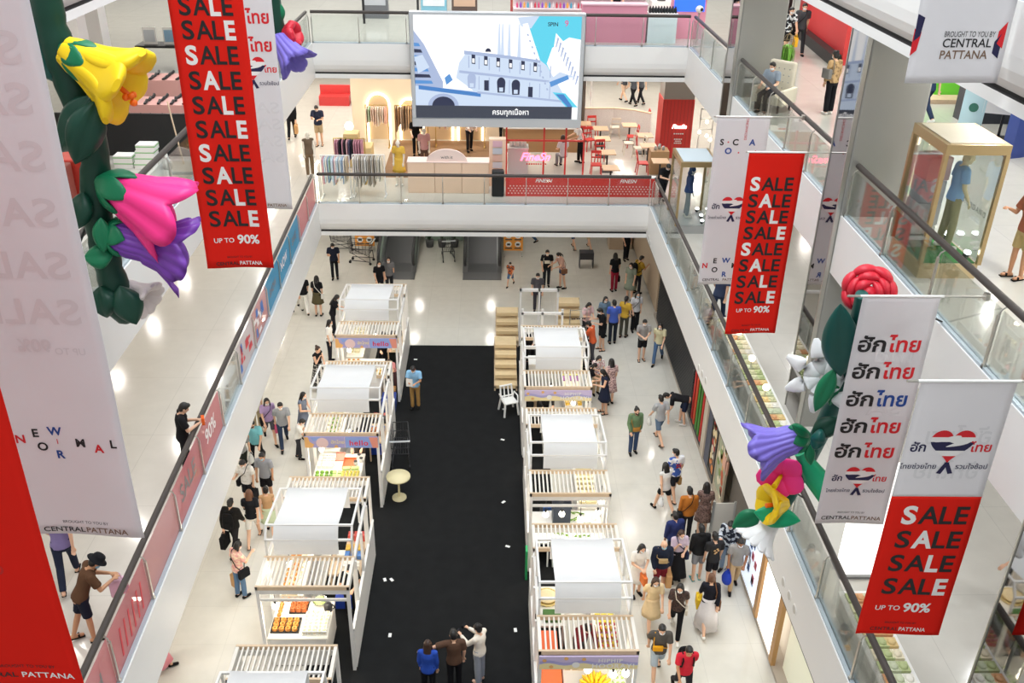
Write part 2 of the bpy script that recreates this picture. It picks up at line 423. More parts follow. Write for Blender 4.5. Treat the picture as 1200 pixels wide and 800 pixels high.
def left_films(k, n):
    j = n-1-k; j += 2 if j >= 7 else 0           # panes counted from the far corner
    tab = {0: (M_PINK, 'red printed pane at the far corner', None), 1: (M_PINK, 'red printed pane at the far corner', None),
           2: (M_BLUE, 'sky-blue printed pane', film_print('SAVE', .24, M_FILMTXT)), 3: (M_BLUE, 'sky-blue printed pane', film_print('NOW', .28, M_FILMWHITE)),
           4: (M_BLUE, 'sky-blue printed pane', film_print('SHOW', .22, M_FILMTXT)), 5: (M_ROSE, 'pane printed with small pictures', blobs([M_FILMRED, M_FILMBLUE, M_FILMWHITE], 3)),
           6: (M_PALE, 'pale pane with red and blue pictures', blobs([M_FILMRED, M_FILMBLUE], 5)), 7: (M_PALE, 'pale pane with red and blue pictures', blobs([M_FILMRED, M_FILMBLUE], 8)),
           8: (M_PINK, 'pink pane with stripes', stripes(M_FILMRED)), 9: (M_GLASS, None, None), 10: (M_PINK, 'pink pane with white lettering', film_print('90%', .34, M_FILMWHITE)),
           11: (M_PINK, 'pink pane reading SALE', film_print('SALE', .36, M_FILMTXT)), 12: (M_ROSE, 'plain rose pane', None), 13: (M_PINK, 'pink pane with stripes', stripes(M_FILMRED)),
           14: (M_PINK, 'pink pane with dark lettering', film_print('grand', .3, M_FILMTXT)), 15: (M_PINK, 'pink pane with stripes', stripes(M_FILMRED))}
    return tab.get(j, (M_ROSE, 'plain rose pane', None))
balustrade((V1[0], V1[1]), L1, 'left first-floor glass railing with pink and blue printed panes', films=left_films)
balustrade((V1[1], V1[2]), L1, 'far first-floor glass railing in front of the peach shop booth and red cafe wall', pitch=1.44)
balustrade((V1[2], V1[3]), L1, 'right first-floor glass railing beside the inflatable flower garland')
balustrade((V2[0], V2[1]), L2, 'left second-floor glass railing behind the yellow and pink inflatable flowers')
balustrade((V2[1], V2[2]), L2, 'far second-floor glass railing behind the big video screen', pitch=1.6)
balustrade((V2[2], (6.82, 28.2)), L2, 'short second-floor glass railing between the blue screen corner and the far column')
balustrade(((6.82, 26.6), (6.82, 18.12)), L2, 'second-floor glass railing in front of the seated man, between the two grey columns')
balustrade(((6.82, 17.15), (6.82, 9.28)), L2, 'nearest second-floor glass railing in front of the mannequin display case')

balustrade(((5.95, 41.9), (5.95, -.9)), L3, 'third-floor glass railing above the top right fascia')
balustrade(((-6.75, -.9), (-6.75, 41.9)), L3, 'third-floor glass railing above the top left fascia')

# round vents in the right fascia
for i, pts in enumerate([[(918, 682), (925, 698), (931, 714)], [(819, 431), (823, 438), (827, 446)], [(757, 274), (760, 279), (762, 285)]]):
    for px, py in pts:
        P = atx(px, py, 5.5)
        t = 0; n_ = Vector((-math.cos(t), 0, -math.sin(t)))
        rv = MB().cyl(n_*.008, n_*-.05, .105, n=20).cyl(n_*.010, n_*.008, .08, n=20, mi=1).build('air_vent', [M_WHITE, mat('vent_grey', (.55, .53, .5), .5)], None, P)
        tag(rv, ['round white vent on the right fascia near the shop with the lit panel', 'small round vent on the right fascia above the bending man', 'tiny round vent at the far end of the right fascia'][i], 'vent', 'round vents on the right fascia')

# ------------------------------------------------------------------ columns: grey cladding, mirror on the atrium side
M_CLAD = mat('grey_cladding', (.34, .34, .315), .34, .35, noise=.04, nscale=.6)
M_MIRROR = mat('smoked_mirror', (.40, .39, .385), .03, 1.)
for y0 in (8.3, 17.2, 26.65):
    mb = MB().bb((6.8, y0, G0), (8.05, y0+.92, 19))
    o = struct(mb.build('column', [M_CLAD])); bevel(o, .04, 2)
    struct(MB().bb((6.735, y0+.06, G0), (6.8, y0+.9, 19)).build('column_panel', M_MIRROR))
    mb = MB(); mb.bb((6.72, y0+.02, G0), (6.8, y0+.06, 19)); mb.bb((6.72, y0+.9, G0), (6.8, y0+.93, 19)); struct(mb.build('column_trim', M_STEEL))
# ------------------------------------------------------------------ hanging banners
M_BRED = cloth_mat('red_banner_cloth', s2l(238, 50, 40), .28)
M_BWHITE = cloth_mat('white_banner_cloth', (.86, .845, .86), .36)
M_INK = mat('black_ink', (.012, .011, .012), .7)
M_INKW = mat('white_ink', (.86, .84, .82), .7)
M_INKR = mat('red_ink', s2l(214, 24, 36), .7)
M_INKB = mat('blue_ink', s2l(22, 70, 150), .7)
M_NAVY = mat('navy_ink', s2l(28, 26, 70), .7)
M_BROWN = mat('bronze_ink', s2l(120, 92, 70), .7)
M_GHOST = mat('show_through_ink', (.73, .72, .735), .8)
M_GHOSTR = mat('show_through_red_ink', s2l(205, 30, 24), .8)

def wav(P, w, h, amp, ph):
    """soft billow of the cloth: small at the rod, larger towards the hem"""
    t = max(0, -P.z/h)
    return Vector((P.x, P.y+amp*t*t*math.sin(P.x/w*4.2+ph)+amp*.5*t*math.sin(P.z*2.1+ph), P.z))
class Banner:
    def __init__(s, name, x0, x1, y, ztop, zbot, label, cloth, amp=.03, ph=0., red_from=None):
        s.w, s.h = x1-x0, ztop-zbot; s.amp, s.ph = amp, ph; s.ztop = ztop; s.y = y; s.x0 = x0
        s.root = empty(name, ((x0+x1)/2, y, ztop), 0, label, 'banner', 'hanging sale banners')
        s.fn = lambda P: wav(P, s.w, s.h, s.amp, s.ph)
        def sheet(za, zb, nm, m, lab=None):
            nx, nz = 12, 40; mb = MB(); vs = []; fs = []
            for side in (0, 1):
                for j in range(nz+1):
                    for i in range(nx+1):
                        P = s.fn(Vector((-s.w/2+s.w*i/nx, 0, za+(zb-za)*j/nz))); P.y += side*.006; vs.append(P)
            N = (nx+1)*(nz+1)
            for j in range(nz):
                for i in range(nx):
                    a = j*(nx+1)+i; fs.append((a, a+nx+1, a+nx+2, a+1)); fs.append((N+a, N+a+1, N+a+nx+2, N+a+nx+1))
            for j in range(nz):
                a = j*(nx+1); fs.append((a, N+a, N+a+nx+1, a+nx+1)); a += nx; fs.append((a, a+nx+1, N+a+nx+1, N+a))
            for i in range(nx): fs.append((i, i+1, N+i+1, N+i)); a = nz*(nx+1)+i; fs.append((a, N+a, N+a+1, a+1))
            mb.add(vs, fs, 0, True); o = mb.build(nm, m, s.root, recalc=False)
            if lab: o['label'] = lab
        if red_from is None: sheet(0, -s.h, 'cloth', cloth)
        else:
            sheet(0, -s.h*red_from, 'cloth', M_BWHITE, 'white upper cloth'); sheet(-s.h*red_from, -s.h, 'cloth', M_BRED, 'red lower cloth')
        mb = MB().cyl((-s.w/2-.04, .003, .0), (s.w/2+.04, .003, 0), .02, n=8); mb.build('rod', M_WHITE, s.root)
        s.inks = {}; s.row = 0; s.hold = False
    def rod(s, xa, xb):
        x = s.x0+s.w/2
        mb = MB().cyl((xa-x, .003, 0), (xb-x, .003, 0), .018, n=8)
        mb.box((xb-x, .003, 0), (.06, .09, .1)); mb.build('bracket_arm', M_STEEL, s.root)
    def ink(s, m):
        k = (m.name, s.row)
        if k not in s.inks: s.inks[k] = (MB(), m)
        return s.inks[k][0]
    def zpx(s, px, py):                              # height on the banner of an image row
        return aty(px, py, s.y).z-s.ztop
    def text(s, t, u, z, cap, m, align='CENTER', width=None, bold=.012, mirror=False, space=1., shear=0., rz=0., back=-.006):
        if not s.hold: s.row += 1
        mb = s.ink(m); o = len(mb.v)
        put_text(mb, t, 0, 0, cap, align=align, width=width, bold=bold, mirror=mirror, space=space, shear=shear)
        ca, sa = math.cos(rz), math.sin(rz)
        for i in range(o, len(mb.v)):
            x, y, zz = mb.v[i]; X, Z = x*ca-zz*sa, x*sa+zz*ca
            P = s.fn(Vector((X+u*s.w, 0, Z+z))); mb.v[i] = (P.x, P.y+back, P.z)
    def shape(s, poly, m, back=-.006):
        mb = s.ink(m); mb.add([(lambda P: (P.x, P.y+back, P.z))(s.fn(Vector((x, 0, z)))) for x, z in poly], [tuple(range(len(poly)))])
    def sale(s, z, cap, white, u0=-.41, wid=.8, dark=M_INK, light=M_INKW, mirror=False):
        """SALE with one white letter"""
        s.row += 1; s.hold = True; ws = [.235, .30, .21, .21]; tot = sum(ws); x = u0*s.w
        for i, ch in (list(enumerate('SALE'))[::-1] if mirror else enumerate('SALE')):
            put = ws[i]/tot*wid*s.w
            s.text(ch, (x+put*.06)/s.w, z-cap/2, cap, light if i == white else dark, align='LEFT', width=put*(.88 if ch != 'A' else .97), bold=.02 if i != white else .035, mirror=mirror, back=-.003 if mirror else -.006)
            x += put
        s.hold = False
    def heart(s, u, z, W):
        """flag heart with a pair of hugging hands and a ribbon under it"""
        s.row += 1; N = 60; pts = []
        for k in range(N):
            t = 2*PI*k/N; X = 16*math.sin(t)**3; Z = 13*math.cos(t)-5*math.cos(2*t)-2*math.cos(3*t)-math.cos(4*t)
            pts.append((X/32*W, (Z-2.5)/32*W))
        zs = sorted(p[1] for p in pts); lo, hi = zs[0], zs[-1]
        def clip(poly, zc, keep_above):
            out = []
            for i in range(len(poly)):
                a, b = poly[i], poly[(i+1) % len(poly)]
                ia, ib = (a[1] >= zc) == keep_above, (b[1] >= zc) == keep_above
                if ia: out.append(a)
                if ia != ib:
                    t = (zc-a[1])/(b[1]-a[1]); out.append((a[0]+(b[0]-a[0])*t, zc))
            return out
        cuts = [lo, lo+.24*(hi-lo), lo+.40*(hi-lo), lo+.66*(hi-lo), lo+.80*(hi-lo), hi]
        ms = [M_INKR, M_INKW, M_NAVY, M_INKW, M_INKR]
        for i, m in enumerate(ms):
            for sgn in (1, -1):
                half = [p for p in pts]
                half = [(p[1], p[0]*sgn) for p in half]; half = clip(half, 0, True); half = [(p[1]*sgn, p[0]) for p in half]
                po = clip(clip(half, cuts[i], True), cuts[i+1], False)
                if len(po) > 2: s.shape([(x+u*s.w, zz+z) for x, zz in po], m)
        for (cx, cz, rx, rz, ang) in ((-.12, .06, .30, .055, .25), (.14, -.06, .28, .055, .30), (.02, .0, .12, .04, -.1)):
            po = []
            for k in range(16):
                a = 2*PI*k/16; X, Z = rx*W*math.cos(a), rz*W*math.sin(a)*(1+.5*math.cos(a))
                po.append((u*s.w+cx*W+X*math.cos(ang)-Z*math.sin(ang), z+cz*W+X*math.sin(ang)+Z*math.cos(ang)))
            s.shape(po, M_INKW, -.008)
        for sg in (-1, 1):
            b = [(-.06*sg, -.56), (.04*sg, -.56), (.19*sg, -.86), (.08*sg, -.88)] if sg == 1 else [(.06, -.56), (-.04, -.56), (-.19, -.86), (-.08, -.88)]
            s.shape([(u*s.w+x*W, z+zz*W) for x, zz in b], M_NAVY, -.009)
    def logo(s, zc, W, sub=True):
        s.heart(0, zc, W)
        s.text('ฮัก', -.5*W/s.w-.03, zc-.27*W, .24*W, M_NAVY, align='RIGHT', bold=.02)
        s.text('ไทย', .42*W/s.w, zc-.27*W, .24*W, M_INKR, align='LEFT', bold=.02)
        if sub:
            s.text('ไทยช่วยไทย', -.22*W/s.w, zc-.74*W, .13*W, M_NAVY, align='RIGHT', bold=.012)
            s.text('รวมใจช้อป', .22*W/s.w, zc-.74*W, .13*W, M_NAVY, align='LEFT', bold=.012)
    def done(s):
        for k, (mb, m) in s.inks.items():
            o = mb.build('lettering', m, s.root, recalc=False); o['label'] = m.name.replace('_', ' ').replace('ink', 'printed lettering')
        return s.root

# right-hand column of banners, hung from the second-floor rail
b = Banner('hanging_banner', 5.12, 6.24, 18.145, 10.79, 6.72, 'red sale banner with eight rows of lettering hanging before the grey column', M_BRED, .035, .4)
b.rod(5.05, 6.88)
for i, py in enumerate((215, 234.5, 253.5, 272.5, 291.5, 310.5, 329.5, 348)): b.sale(b.zpx(890, py), .285, i % 4)
z = b.zpx(880, 362.5); b.text('UP TO', -.19, z-.05, .085, M_INKW); b.text('90%', .16, z-.07, .155, M_INKW, bold=.03)
z = b.zpx(880, 386); b.text('CENTRAL', -.38, z-.03, .06, M_INK, align='LEFT', space=1.2, width=.40); b.text('PATTANA', .0, z-.03, .065, M_INKW, align='LEFT', width=.42)
b.text('BROUGHT TO YOU BY', 0, z+.1, .035, M_INK, width=.42, bold=0); b.done()

b = Banner('hanging_banner', 4.98, 6.16, 20.53, 10.86, 6.79, 'white banner with spaced coloured letters half hidden behind the small red sale banner', M_BWHITE, .02, 1.4)
b.rod(4.9, 6.88)
z = b.zpx(870, 170)
for ch, u, dz, m in (('S', -.36, 0, M_INK), ('·', -.24, 0, M_INKR), ('C', -.1, 0, M_INK), ('A', .22, 0, M_INKB), ('O', -.22, -.2, M_INKB), ('·', -.02, -.24, M_INKR), ('·', .3, -.2, M_INKR)):
    b.text(ch, u, z+dz, .14, m, bold=.03)
b.text('DISTANCING', .10, z+.12, .06, M_INKR, align='LEFT', rz=PI/2, bold=0)
b.logo(b.zpx(855, 238), .52)
z = b.zpx(850, 312)
for ch, u, dz, m in (('N', -.4, -.04, M_INKR), ('E', -.2, .08, M_INK), ('W', .02, .09, M_INKB), ('O', -.19, -.15, M_INK), ('R', .02, -.27, M_INKB), ('M', .2, -.04, M_INK), ('A', .36, -.12, M_INKR), ('L', .46, 0, M_INK)):
    b.text(ch, u, z+dz, .13, m, bold=.03)
z = b.zpx(845, 328); b.text('CENTRAL', -.42, z-.02, .065, M_INK, align='LEFT', width=.42); b.text('PATTANA', .0, z-.02, .065, M_BROWN, align='LEFT', width=.42); b.done()

b = Banner('hanging_banner', 5.15, 6.24, 11.655, 10.735, 6.735, 'white banner with five rows of large Thai words and a flag heart', M_BWHITE, .02, 2.2)
b.rod(4.93, 6.88)
for i, py in enumerate((404.5, 436, 468.5, 500, 529.5)):
    z = b.zpx(1040, py)
    b.text('ฮัก', -.43, z-.10, .235, M_INK, align='LEFT', width=.40, bold=.025); b.text('ไทย', -.04, z-.10, .235, M_INKB if i == 2 else M_INKR, align='LEFT', width=.47, bold=.025)
b.logo(b.zpx(1005, 556), .46)
b.text('BROUGHT TO YOU BY', 0, -3.80, .035, M_INK, width=.42, bold=0)
b.text('CENTRAL', -.42, -3.92, .07, M_INK, align='LEFT', width=.47); b.text('PATTANA', .02, -3.92, .07, M_BROWN, align='LEFT', width=.46)
b.text('ไทย', .1, -1.05, .3, M_GHOST, width=.6, mirror=True, back=-.003); b.text('SA', .1, -1.95, .26, M_GHOST, width=.5, mirror=True, back=-.003); b.done()

b = Banner('hanging_banner', 5.07, 6.22, 9.42, 10.70, 6.62, 'nearest right banner, white above and red below with four rows of lettering', M_BWHITE, .02, 3.0, red_from=.415)
b.rod(4.9, 6.88)
b.text('ฮักไทย', .05, b.zpx(1130, 520), .24, M_GHOST, width=.8, mirror=True, back=-.003); b.text('ฮักไทย', .02, b.zpx(1130, 560), .24, M_GHOST, width=.8, mirror=True, back=-.003)
b.logo(b.zpx(1128, 517), .55)
for i, py in enumerate((602.5, 631, 659, 686.5)): b.sale(b.zpx(1100, py), .285, i, u0=-.34, wid=.76)
z = b.zpx(1070, 712); b.text('UP TO', -.2, z-.05, .085, M_INKW); b.text('90%', .14, z-.07, .16, M_INKW, bold=.03)
z = b.zpx(1070, 737); b.text('CENTRAL', -.34, z-.03, .062, M_INK, align='LEFT', space=1.2, width=.38); b.text('PATTANA', .0, z-.03, .07, M_INKW, align='LEFT', width=.36)
b.text('BROUGHT TO YOU BY', 0, z+.1, .035, M_INK, width=.42, bold=0); b.done()

b = Banner('hanging_banner', 4.79, 5.90, 11.0, 17.6, 13.81, 'white banner at the top right showing only its hem and bronze lettering', M_BWHITE, .03, .2)
b.rod(4.7, 5.97)
z = b.zpx(1128, 40); b.text('BROUGHT TO YOU BY', .09, z-.03, .065, M_INK, width=.60, bold=0)
z = b.zpx(1127, 52); b.text('CENTRAL', .08, z-.03, .098, M_INK, width=.58); z = b.zpx(1126, 64); b.text('PATTANA', .07, z-.045, .098, M_BROWN, width=.57)
for u, py, m in ((-.5, 33, M_NAVY), (-.51, 50, M_INKR), (.44, 53, M_NAVY), (.46, 41, M_INKR)):
    z = b.zpx(1070, py); x = u*b.w
    b.row += 1; b.shape([(x, z+.16), (x+(.06 if u < 0 else -.08), z+.05), (x+(.05 if u < 0 else -.08), z-.08), (x, z-.14)] if u > 0 else [(x+.005, z+.16), (x+.09, z+.12), (x+.07, z-.08), (x+.005, z-.14)], m)
b.done()

# left-hand banners, hung from the storey above
b = Banner('hanging_banner', -4.90, -3.77, 15.0, 15.85, 9.60, 'tall red sale banner beside the yellow inflatable flower', M_BRED, .04, .9)
b.rod(-6.7, -3.7)
for i, py in enumerate((-22, 6.5, 35, 64.5, 94, 123, 151, 178.5, 205, 231, 256)): b.sale(b.zpx(265, py), .285, (i+1) % 4, u0=-.38, wid=.74)
z = b.zpx(280, 281.5); b.text('UP TO', -.2, z-.05, .085, M_INKW); b.text('90%', .16, z-.07, .16, M_INKW, bold=.03)
z = b.zpx(285, 309); b.text('CENTRAL', -.36, z-.03, .062, M_INK, align='LEFT', width=.38); b.text('PATTANA', -.01, z-.03, .07, M_INKW, align='LEFT', width=.38)
b.text('BROUGHT TO YOU BY', 0, z+.1, .035, M_INK, width=.42, bold=0); b.done()

b = Banner('hanging_banner', -5.50, -4.42, 19.85, 15.6, 8.87, 'white banner with red Thai words showing behind the tall red sale banner', M_BWHITE, .02, 1.1)
b.rod(-6.7, -4.3)
for py in (20, 53): b.text('ไทย', -.02, b.zpx(305, py)-.12, .25, M_INKR, align='LEFT', width=.47, bold=.025); b.text('ฮัก', -.45, b.zpx(305, py)-.12, .25, M_INK, align='LEFT', width=.4, bold=.025)
b.logo(b.zpx(300, 76), .55)
for i, py in enumerate((127, 146, 166, 185)): b.text('SA', .2, b.zpx(320, py)-.1, .24, M_GHOST, width=.5, mirror=True, back=-.003)
z = b.zpx(325, 242); b.text('CENTRAL', -.42, z, .065, M_INK, align='LEFT', width=.42); b.text('PATTANA', .0, z, .065, M_BROWN, align='LEFT', width=.42); b.done()

b = Banner('hanging_banner', -4.56, -3.44, 7.4, 15.75, 10.07, 'large white banner reading NEW NORMAL at the left edge', M_BWHITE, .035, 2.6)
b.rod(-6.7, -3.4)
z = b.zpx(80, 515)
for ch, u, dz, m in (('N', -.37, -.0, M_INKR), ('E', -.235, .065, M_INK), ('W', -.07, .09, M_INKB), ('O', -.2, -.085, M_INK), ('R', -.06, -.17, M_INKB), ('M', .13, -.03, M_INK), ('A', .28, -.085, M_INKR), ('L', .41, -.03, M_INK)):
    b.text(ch, u, z+dz-.04, .09, m, bold=.03)
b.text('I', -.065, z-.05, .06, M_INKR, bold=0)
for i, (py, w) in enumerate(((55, 3), (115, 2), (182, 0), (248, 1), (310, 2), (365, 3))): b.sale(b.zpx(80, py), .25, 9, u0=-.42, wid=.8, dark=M_GHOST, mirror=True)
for py in (248, 310, 365): pass
b.text('90%', -.06, b.zpx(60, 407)-.05, .13, M_GHOST, mirror=True, bold=.03); b.text('UP TO', .22, b.zpx(90, 410)-.05, .07, M_GHOST, mirror=True)
z = b.zpx(110, 622); b.text('CENTRAL', -.39, z-.02, .062, M_INK, align='LEFT', width=.41); b.text('PATTANA', -.01, z-.02, .066, M_BROWN, align='LEFT', width=.42)
b.text('BROUGHT TO YOU BY', 0, z+.09, .035, M_INK, width=.46, bold=0); b.done()

b = Banner('hanging_banner', -4.72, -3.61, 5.98, 15.65, 9.43, 'big plain red banner cut off by the bottom left corner', M_BRED, .02, 1.8)
b.rod(-6.7, -3.6)
z = b.zpx(50, 792); b.text('CENTRAL', -.42, z-.03, .06, M_INK, align='LEFT', width=.45); b.text('PATTANA', .02, z-.03, .066, M_INKW, align='LEFT', width=.47)
b.text('BROUGHT TO YOU BY', .08, z+.09, .035, M_INK, width=.5, bold=0)
b.text('OW', .0, b.zpx(5, 670), .12, M_GHOSTR, mirror=True, rz=-.3, back=-.003); b.done()
# ------------------------------------------------------------------ big video screen on the far second-floor railing
def emat(name, c, k=1.0):
    m = mat(name, (0.01, .01, .01), .4, emit=k, ecol=c); return m
SY = 33.12
scr = empty('video_screen', (.17, SY, 7.05), 0, 'large hanging video screen playing a street film with a Thai caption bar', 'screen')
SW, SH = 5.98, 3.92
M_SFRAME = mat('silver_frame', (.60, .63, .66), .35, .4)
fr = MB(); W2 = SW/2
fr.bb((-W2, 0, 0), (W2, .25, .30)); fr.bb((-W2, 0, SH-.10), (W2, .25, SH)); fr.bb((-W2, 0, .30), (-W2+.13, .25, SH-.1)); fr.bb((W2-.13, 0, .3), (W2, .25, SH-.1)); fr.bb((-W2+.13, .1, .3), (W2-.13, .25, SH-.1))
bevel(fr.build('frame', M_SFRAME, scr), .015)
for x in (-2.2, 0, 2.2):
    MB().bb((x-.05, .25, 1.9), (x+.05, .42, 2.3)).build('bracket', M_STEEL, scr)
px0, px1, pz0, pz1 = -W2+.13, W2-.13, .30, SH-.10
PW, PH = px1-px0, pz1-pz0
def P2(u, v, d): return (px0+u*PW, .095-d, pz0+v*PH)
def shp(mb, pts, d=.0, mi=0): mb.add([P2(u, v, d) for u, v in pts], [tuple(range(len(pts)))], mi)
cols = [('screen_white', (1, 1, 1), 1.15), ('screen_sky', s2l(90, 205, 230), 1.1), ('screen_blue', s2l(90, 150, 215), 1.), ('screen_pale', s2l(208, 224, 246), 1.), ('screen_lilac', s2l(176, 192, 226), .95), ('screen_dark', s2l(40, 48, 80), .9), ('screen_deep', s2l(70, 130, 200), 1.), ('screen_bar', s2l(66, 72, 88), .8)]
pic = MB(); W_, S_, B_, PL, LI, DK, DP, BR = range(8)
shp(pic, [(0, 0), (1, 0), (1, 1), (0, 1)], 0, W_)
shp(pic, [(.72, 1), (1, 1), (1, .78), (.93, .80), (.83, .70), (.80, .55), (.84, .42), (.78, .45), (.68, .8), (.70, .95)], .001, S_)
shp(pic, [(.62, .98), (.75, 1), (.70, .88), (.64, .9)], .0012, PL)
# street on the left
shp(pic, [(0, .85), (.06, .72), (.17, .36), (.17, .30), (0, .30)], .001, LI)
for k in range(7):
    v = .34+k*.06; shp(pic, [(0, v), (.11-k*.012, v+.0), (.10-k*.012, v+.03), (0, v+.035)], .0015, DK if k % 2 else B_)
shp(pic, [(0, .60), (.05, .62), (.09, .50), (.02, .44)], .002, PL)
shp(pic, [(.18, .40), (.21, .44), (.23, .38), (.19, .33)], .002, B_)
# long low wing with a big arch
shp(pic, [(0, .12), (.36, .12), (.40, .27), (.0, .32)], .002, PL)
shp(pic, [(.02, .325), (.40, .255), (.40, .215), (.02, .285)], .0025, DP)
shp(pic, [(.08, .12)]+[(.17+.095*math.cos(PI-PI*k/12), .12+.125*math.sin(PI*k/12)) for k in range(13)], .003, LI)
shp(pic, [(.10, .12)]+[(.17+.07*math.cos(PI-PI*k/12), .12+.095*math.sin(PI*k/12)) for k in range(13)], .0035, DK)
# main building
shp(pic, [(.35, .12), (.93, .12), (.93, .20), (.80, .53), (.76, .58), (.31, .64), (.27, .55), (.25, .40), (.36, .27)], .0022, PL)
shp(pic, [(.30, .665), (.55, .625), (.76, .58), (.76, .555), (.55, .595), (.30, .63)], .003, LI)
shp(pic, [(.27, .475), (.82, .385), (.82, .365), (.27, .45)], .003, LI)
shp(pic, [(.38, .27), (.90, .19), (.90, .17), (.38, .25)], .003, LI)
for k in range(6):
    u = .345+k*.075; v = .54-k*.014
    shp(pic, [(u, v), (u+.022, v-.004), (u+.022, v+.085), (u, v+.09)], .0035, DK); shp(pic, [(u+.004, v+.01), (u+.018, v+.008), (u+.018, v+.05), (u+.004, v+.05)], .004, W_)
for k in range(5):
    u = .345+k*.09; v = .30-k*.02
    if k in (0, 2, 3):
        shp(pic, [(u-.022, v)]+[(u+.026*math.cos(PI-PI*j/10), v+.10+.05*math.sin(PI*j/10)) for j in range(11)]+[(u+.022, v)], .0035, DK if k else LI)
        shp(pic, [(u-.012, v+.01), (u+.012, v+.01), (u+.012, v+.05), (u-.012, v+.05)], .004, PL)
    else: shp(pic, [(u-.014, v), (u+.014, v-.003), (u+.014, v+.1), (u-.014, v+.1)], .0035, DK)
shp(pic, [(.43, .655)]+[(.445+.018*math.cos(PI-PI*j/8), .655+.035*math.sin(PI*j/8)) for j in range(9)], .0036, DK)
for k in range(9):
    u = .325+k*.062; shp(pic, [(u, .50-k*.011), (u+.006, .50-k*.011), (u+.006, .615-k*.011), (u, .615-k*.011)], .0032, LI); shp(pic, [(u, .30-k*.012), (u+.005, .30-k*.012), (u+.005, .43-k*.011), (u, .43-k*.011)], .0032, LI)
for k in range(14): shp(pic, [(.32+k*.033, .643-k*.0065), (.332+k*.033, .641-k*.0065), (.332+k*.033, .66-k*.0065), (.32+k*.033, .662-k*.0065)], .0034, LI)
# towers
shp(pic, [(.85, .84), (.99, .60), (1, .60), (1, .26), (.90, .48), (.84, .72)], .002, W_)
for k in range(9): shp(pic, [(.86+k*.016, .80-k*.045), (.87+k*.016, .79-k*.045), (.855+k*.016, .70-k*.045), (.85+k*.016, .71-k*.045)], .0026, LI)
for u in (.52, .56, .62, .5): shp(pic, [(u, .60), (u+.022, .60), (u+.014, .92), (u+.008, .92)], .0015, PL)
shp(pic, [(.65, .92), (.68, .93), (.84, .22), (.80, .24)], .002, W_)
for k in range(10): shp(pic, [(.675+k*.014, .83-k*.058), (.685+k*.014, .83-k*.058), (.689+k*.014, .81-k*.058), (.679+k*.014, .81-k*.058)], .0027, LI)
shp(pic, [(.80, .38), (.90, .41), (.98, .42), (.88, .47), (.80, .36)], .003, PL); shp(pic, [(.83, .32), (.94, .40), (.93, .44), (.82, .37)], .0032, B_)
shp(pic, [(.84, .27), (.92, .26), (1, .12), (.93, .12)], .003, S_); shp(pic, [(.86, .25), (.91, .25), (.97, .12), (.94, .12)], .0035, DP)
shp(pic, [(0, 0), (.965, 0), (.965, .125), (0, .125)], .005, BR)
pic.build('picture', [emat(*c) for c in cols], scr, recalc=False)
cap = MB(); put_text(cap, 'ครบทุกเนื้อหา', px0+.585*PW, pz0+.04*PH, .19, align='CENTER', bold=.02, y=.085, width=1.28); cap.build('caption', emat('caption_white', (1, 1, 1), 1.1), scr, recalc=False)
cap = MB(); put_text(cap, 'SPIN', px0+.80*PW, pz0+.905*PH, .13, bold=.02, y=.085); cap.build('station_mark', emat('mark_dark', s2l(30, 50, 70), .8), scr, recalc=False)
cap = MB(); put_text(cap, '9', px0+.90*PW, pz0+.905*PH, .2, bold=.02, y=.085); cap.build('station_mark', emat('mark_pink', s2l(230, 120, 170), .9), scr, recalc=False)
# ------------------------------------------------------------------ inflatable flower garlands
def vinyl(name, c, em=0): return mat(name, c, .42, spec=.35, noise=.03, nscale=3)
V_YEL = vinyl('yellow_vinyl', s2l(246, 205, 22)); V_PINK = vinyl('pink_vinyl', s2l(250, 55, 140)); V_PUR = vinyl('purple_vinyl', s2l(122, 66, 172)); V_LAV = vinyl('lavender_vinyl', s2l(126, 112, 205))
V_DKG = vinyl('dark_green_vinyl', s2l(16, 62, 48)); V_GRN = vinyl('green_vinyl', s2l(14, 112, 74)); V_MINT = vinyl('mint_green_vinyl', s2l(20, 160, 110)); V_TEAL = vinyl('teal_vinyl', s2l(16, 82, 76))
V_RED = vinyl('red_vinyl', s2l(205, 40, 58)); V_WHT = vinyl('white_vinyl', (.80, .81, .82)); V_CRM = vinyl('cream_vinyl', (.72, .64, .62)); V_ORG = vinyl('orange_vinyl', s2l(245, 110, 20))

def pad(mb, spine, widths, thick, nrm, groove=.0, n=14, mi=0, creases=0):
    """inflated cushion along a spine: flat oval sections, optional middle crease"""
    S = [Vector(p) for p in spine]; nrm = Vector(nrm); rings = []
    for i, p in enumerate(S):
        d = (S[min(i+1, len(S)-1)]-S[max(i-1, 0)]).normalized()
        x = d.cross(nrm).normalized(); z = x.cross(d)
        w, h = widths[i], thick[i] if isinstance(thick, (list, tuple)) else thick
        ring = []
        for k in range(n):
            a = 2*PI*k/n; c, s_ = math.cos(a), math.sin(a)
            g = 1-groove*math.exp(-(c/.22)**2)-(creases*.25*(1-math.cos(c*PI*3))/2)
            ring.append(p+x*(w*c)+z*(h*s_*g))
        rings.append(ring)
    mb.rings(rings, mi); return mb
def bez(p0, p1, p2, n=9):
    p0, p1, p2 = Vector(p0), Vector(p1), Vector(p2)
    return [p0*(1-t)**2+p1*2*t*(1-t)+p2*t*t for t in [i/(n-1) for i in range(n)]]
def oval(n, w, e0=.1, e1=.1, peak=.5, pw=.75):
    out = []
    for i in range(n):
        t = i/(n-1); u = t/peak/2 if t < peak else .5+(t-peak)/(1-peak)/2
        out.append(max(w*(math.sin(PI*u)**pw), w*(e0 if t < .5 else e1)))
    return out
def frame_of(axis):
    a = Vector(axis).normalized(); x = a.cross(Vector((0, 0, 1))).normalized(); return a, x, x.cross(a)
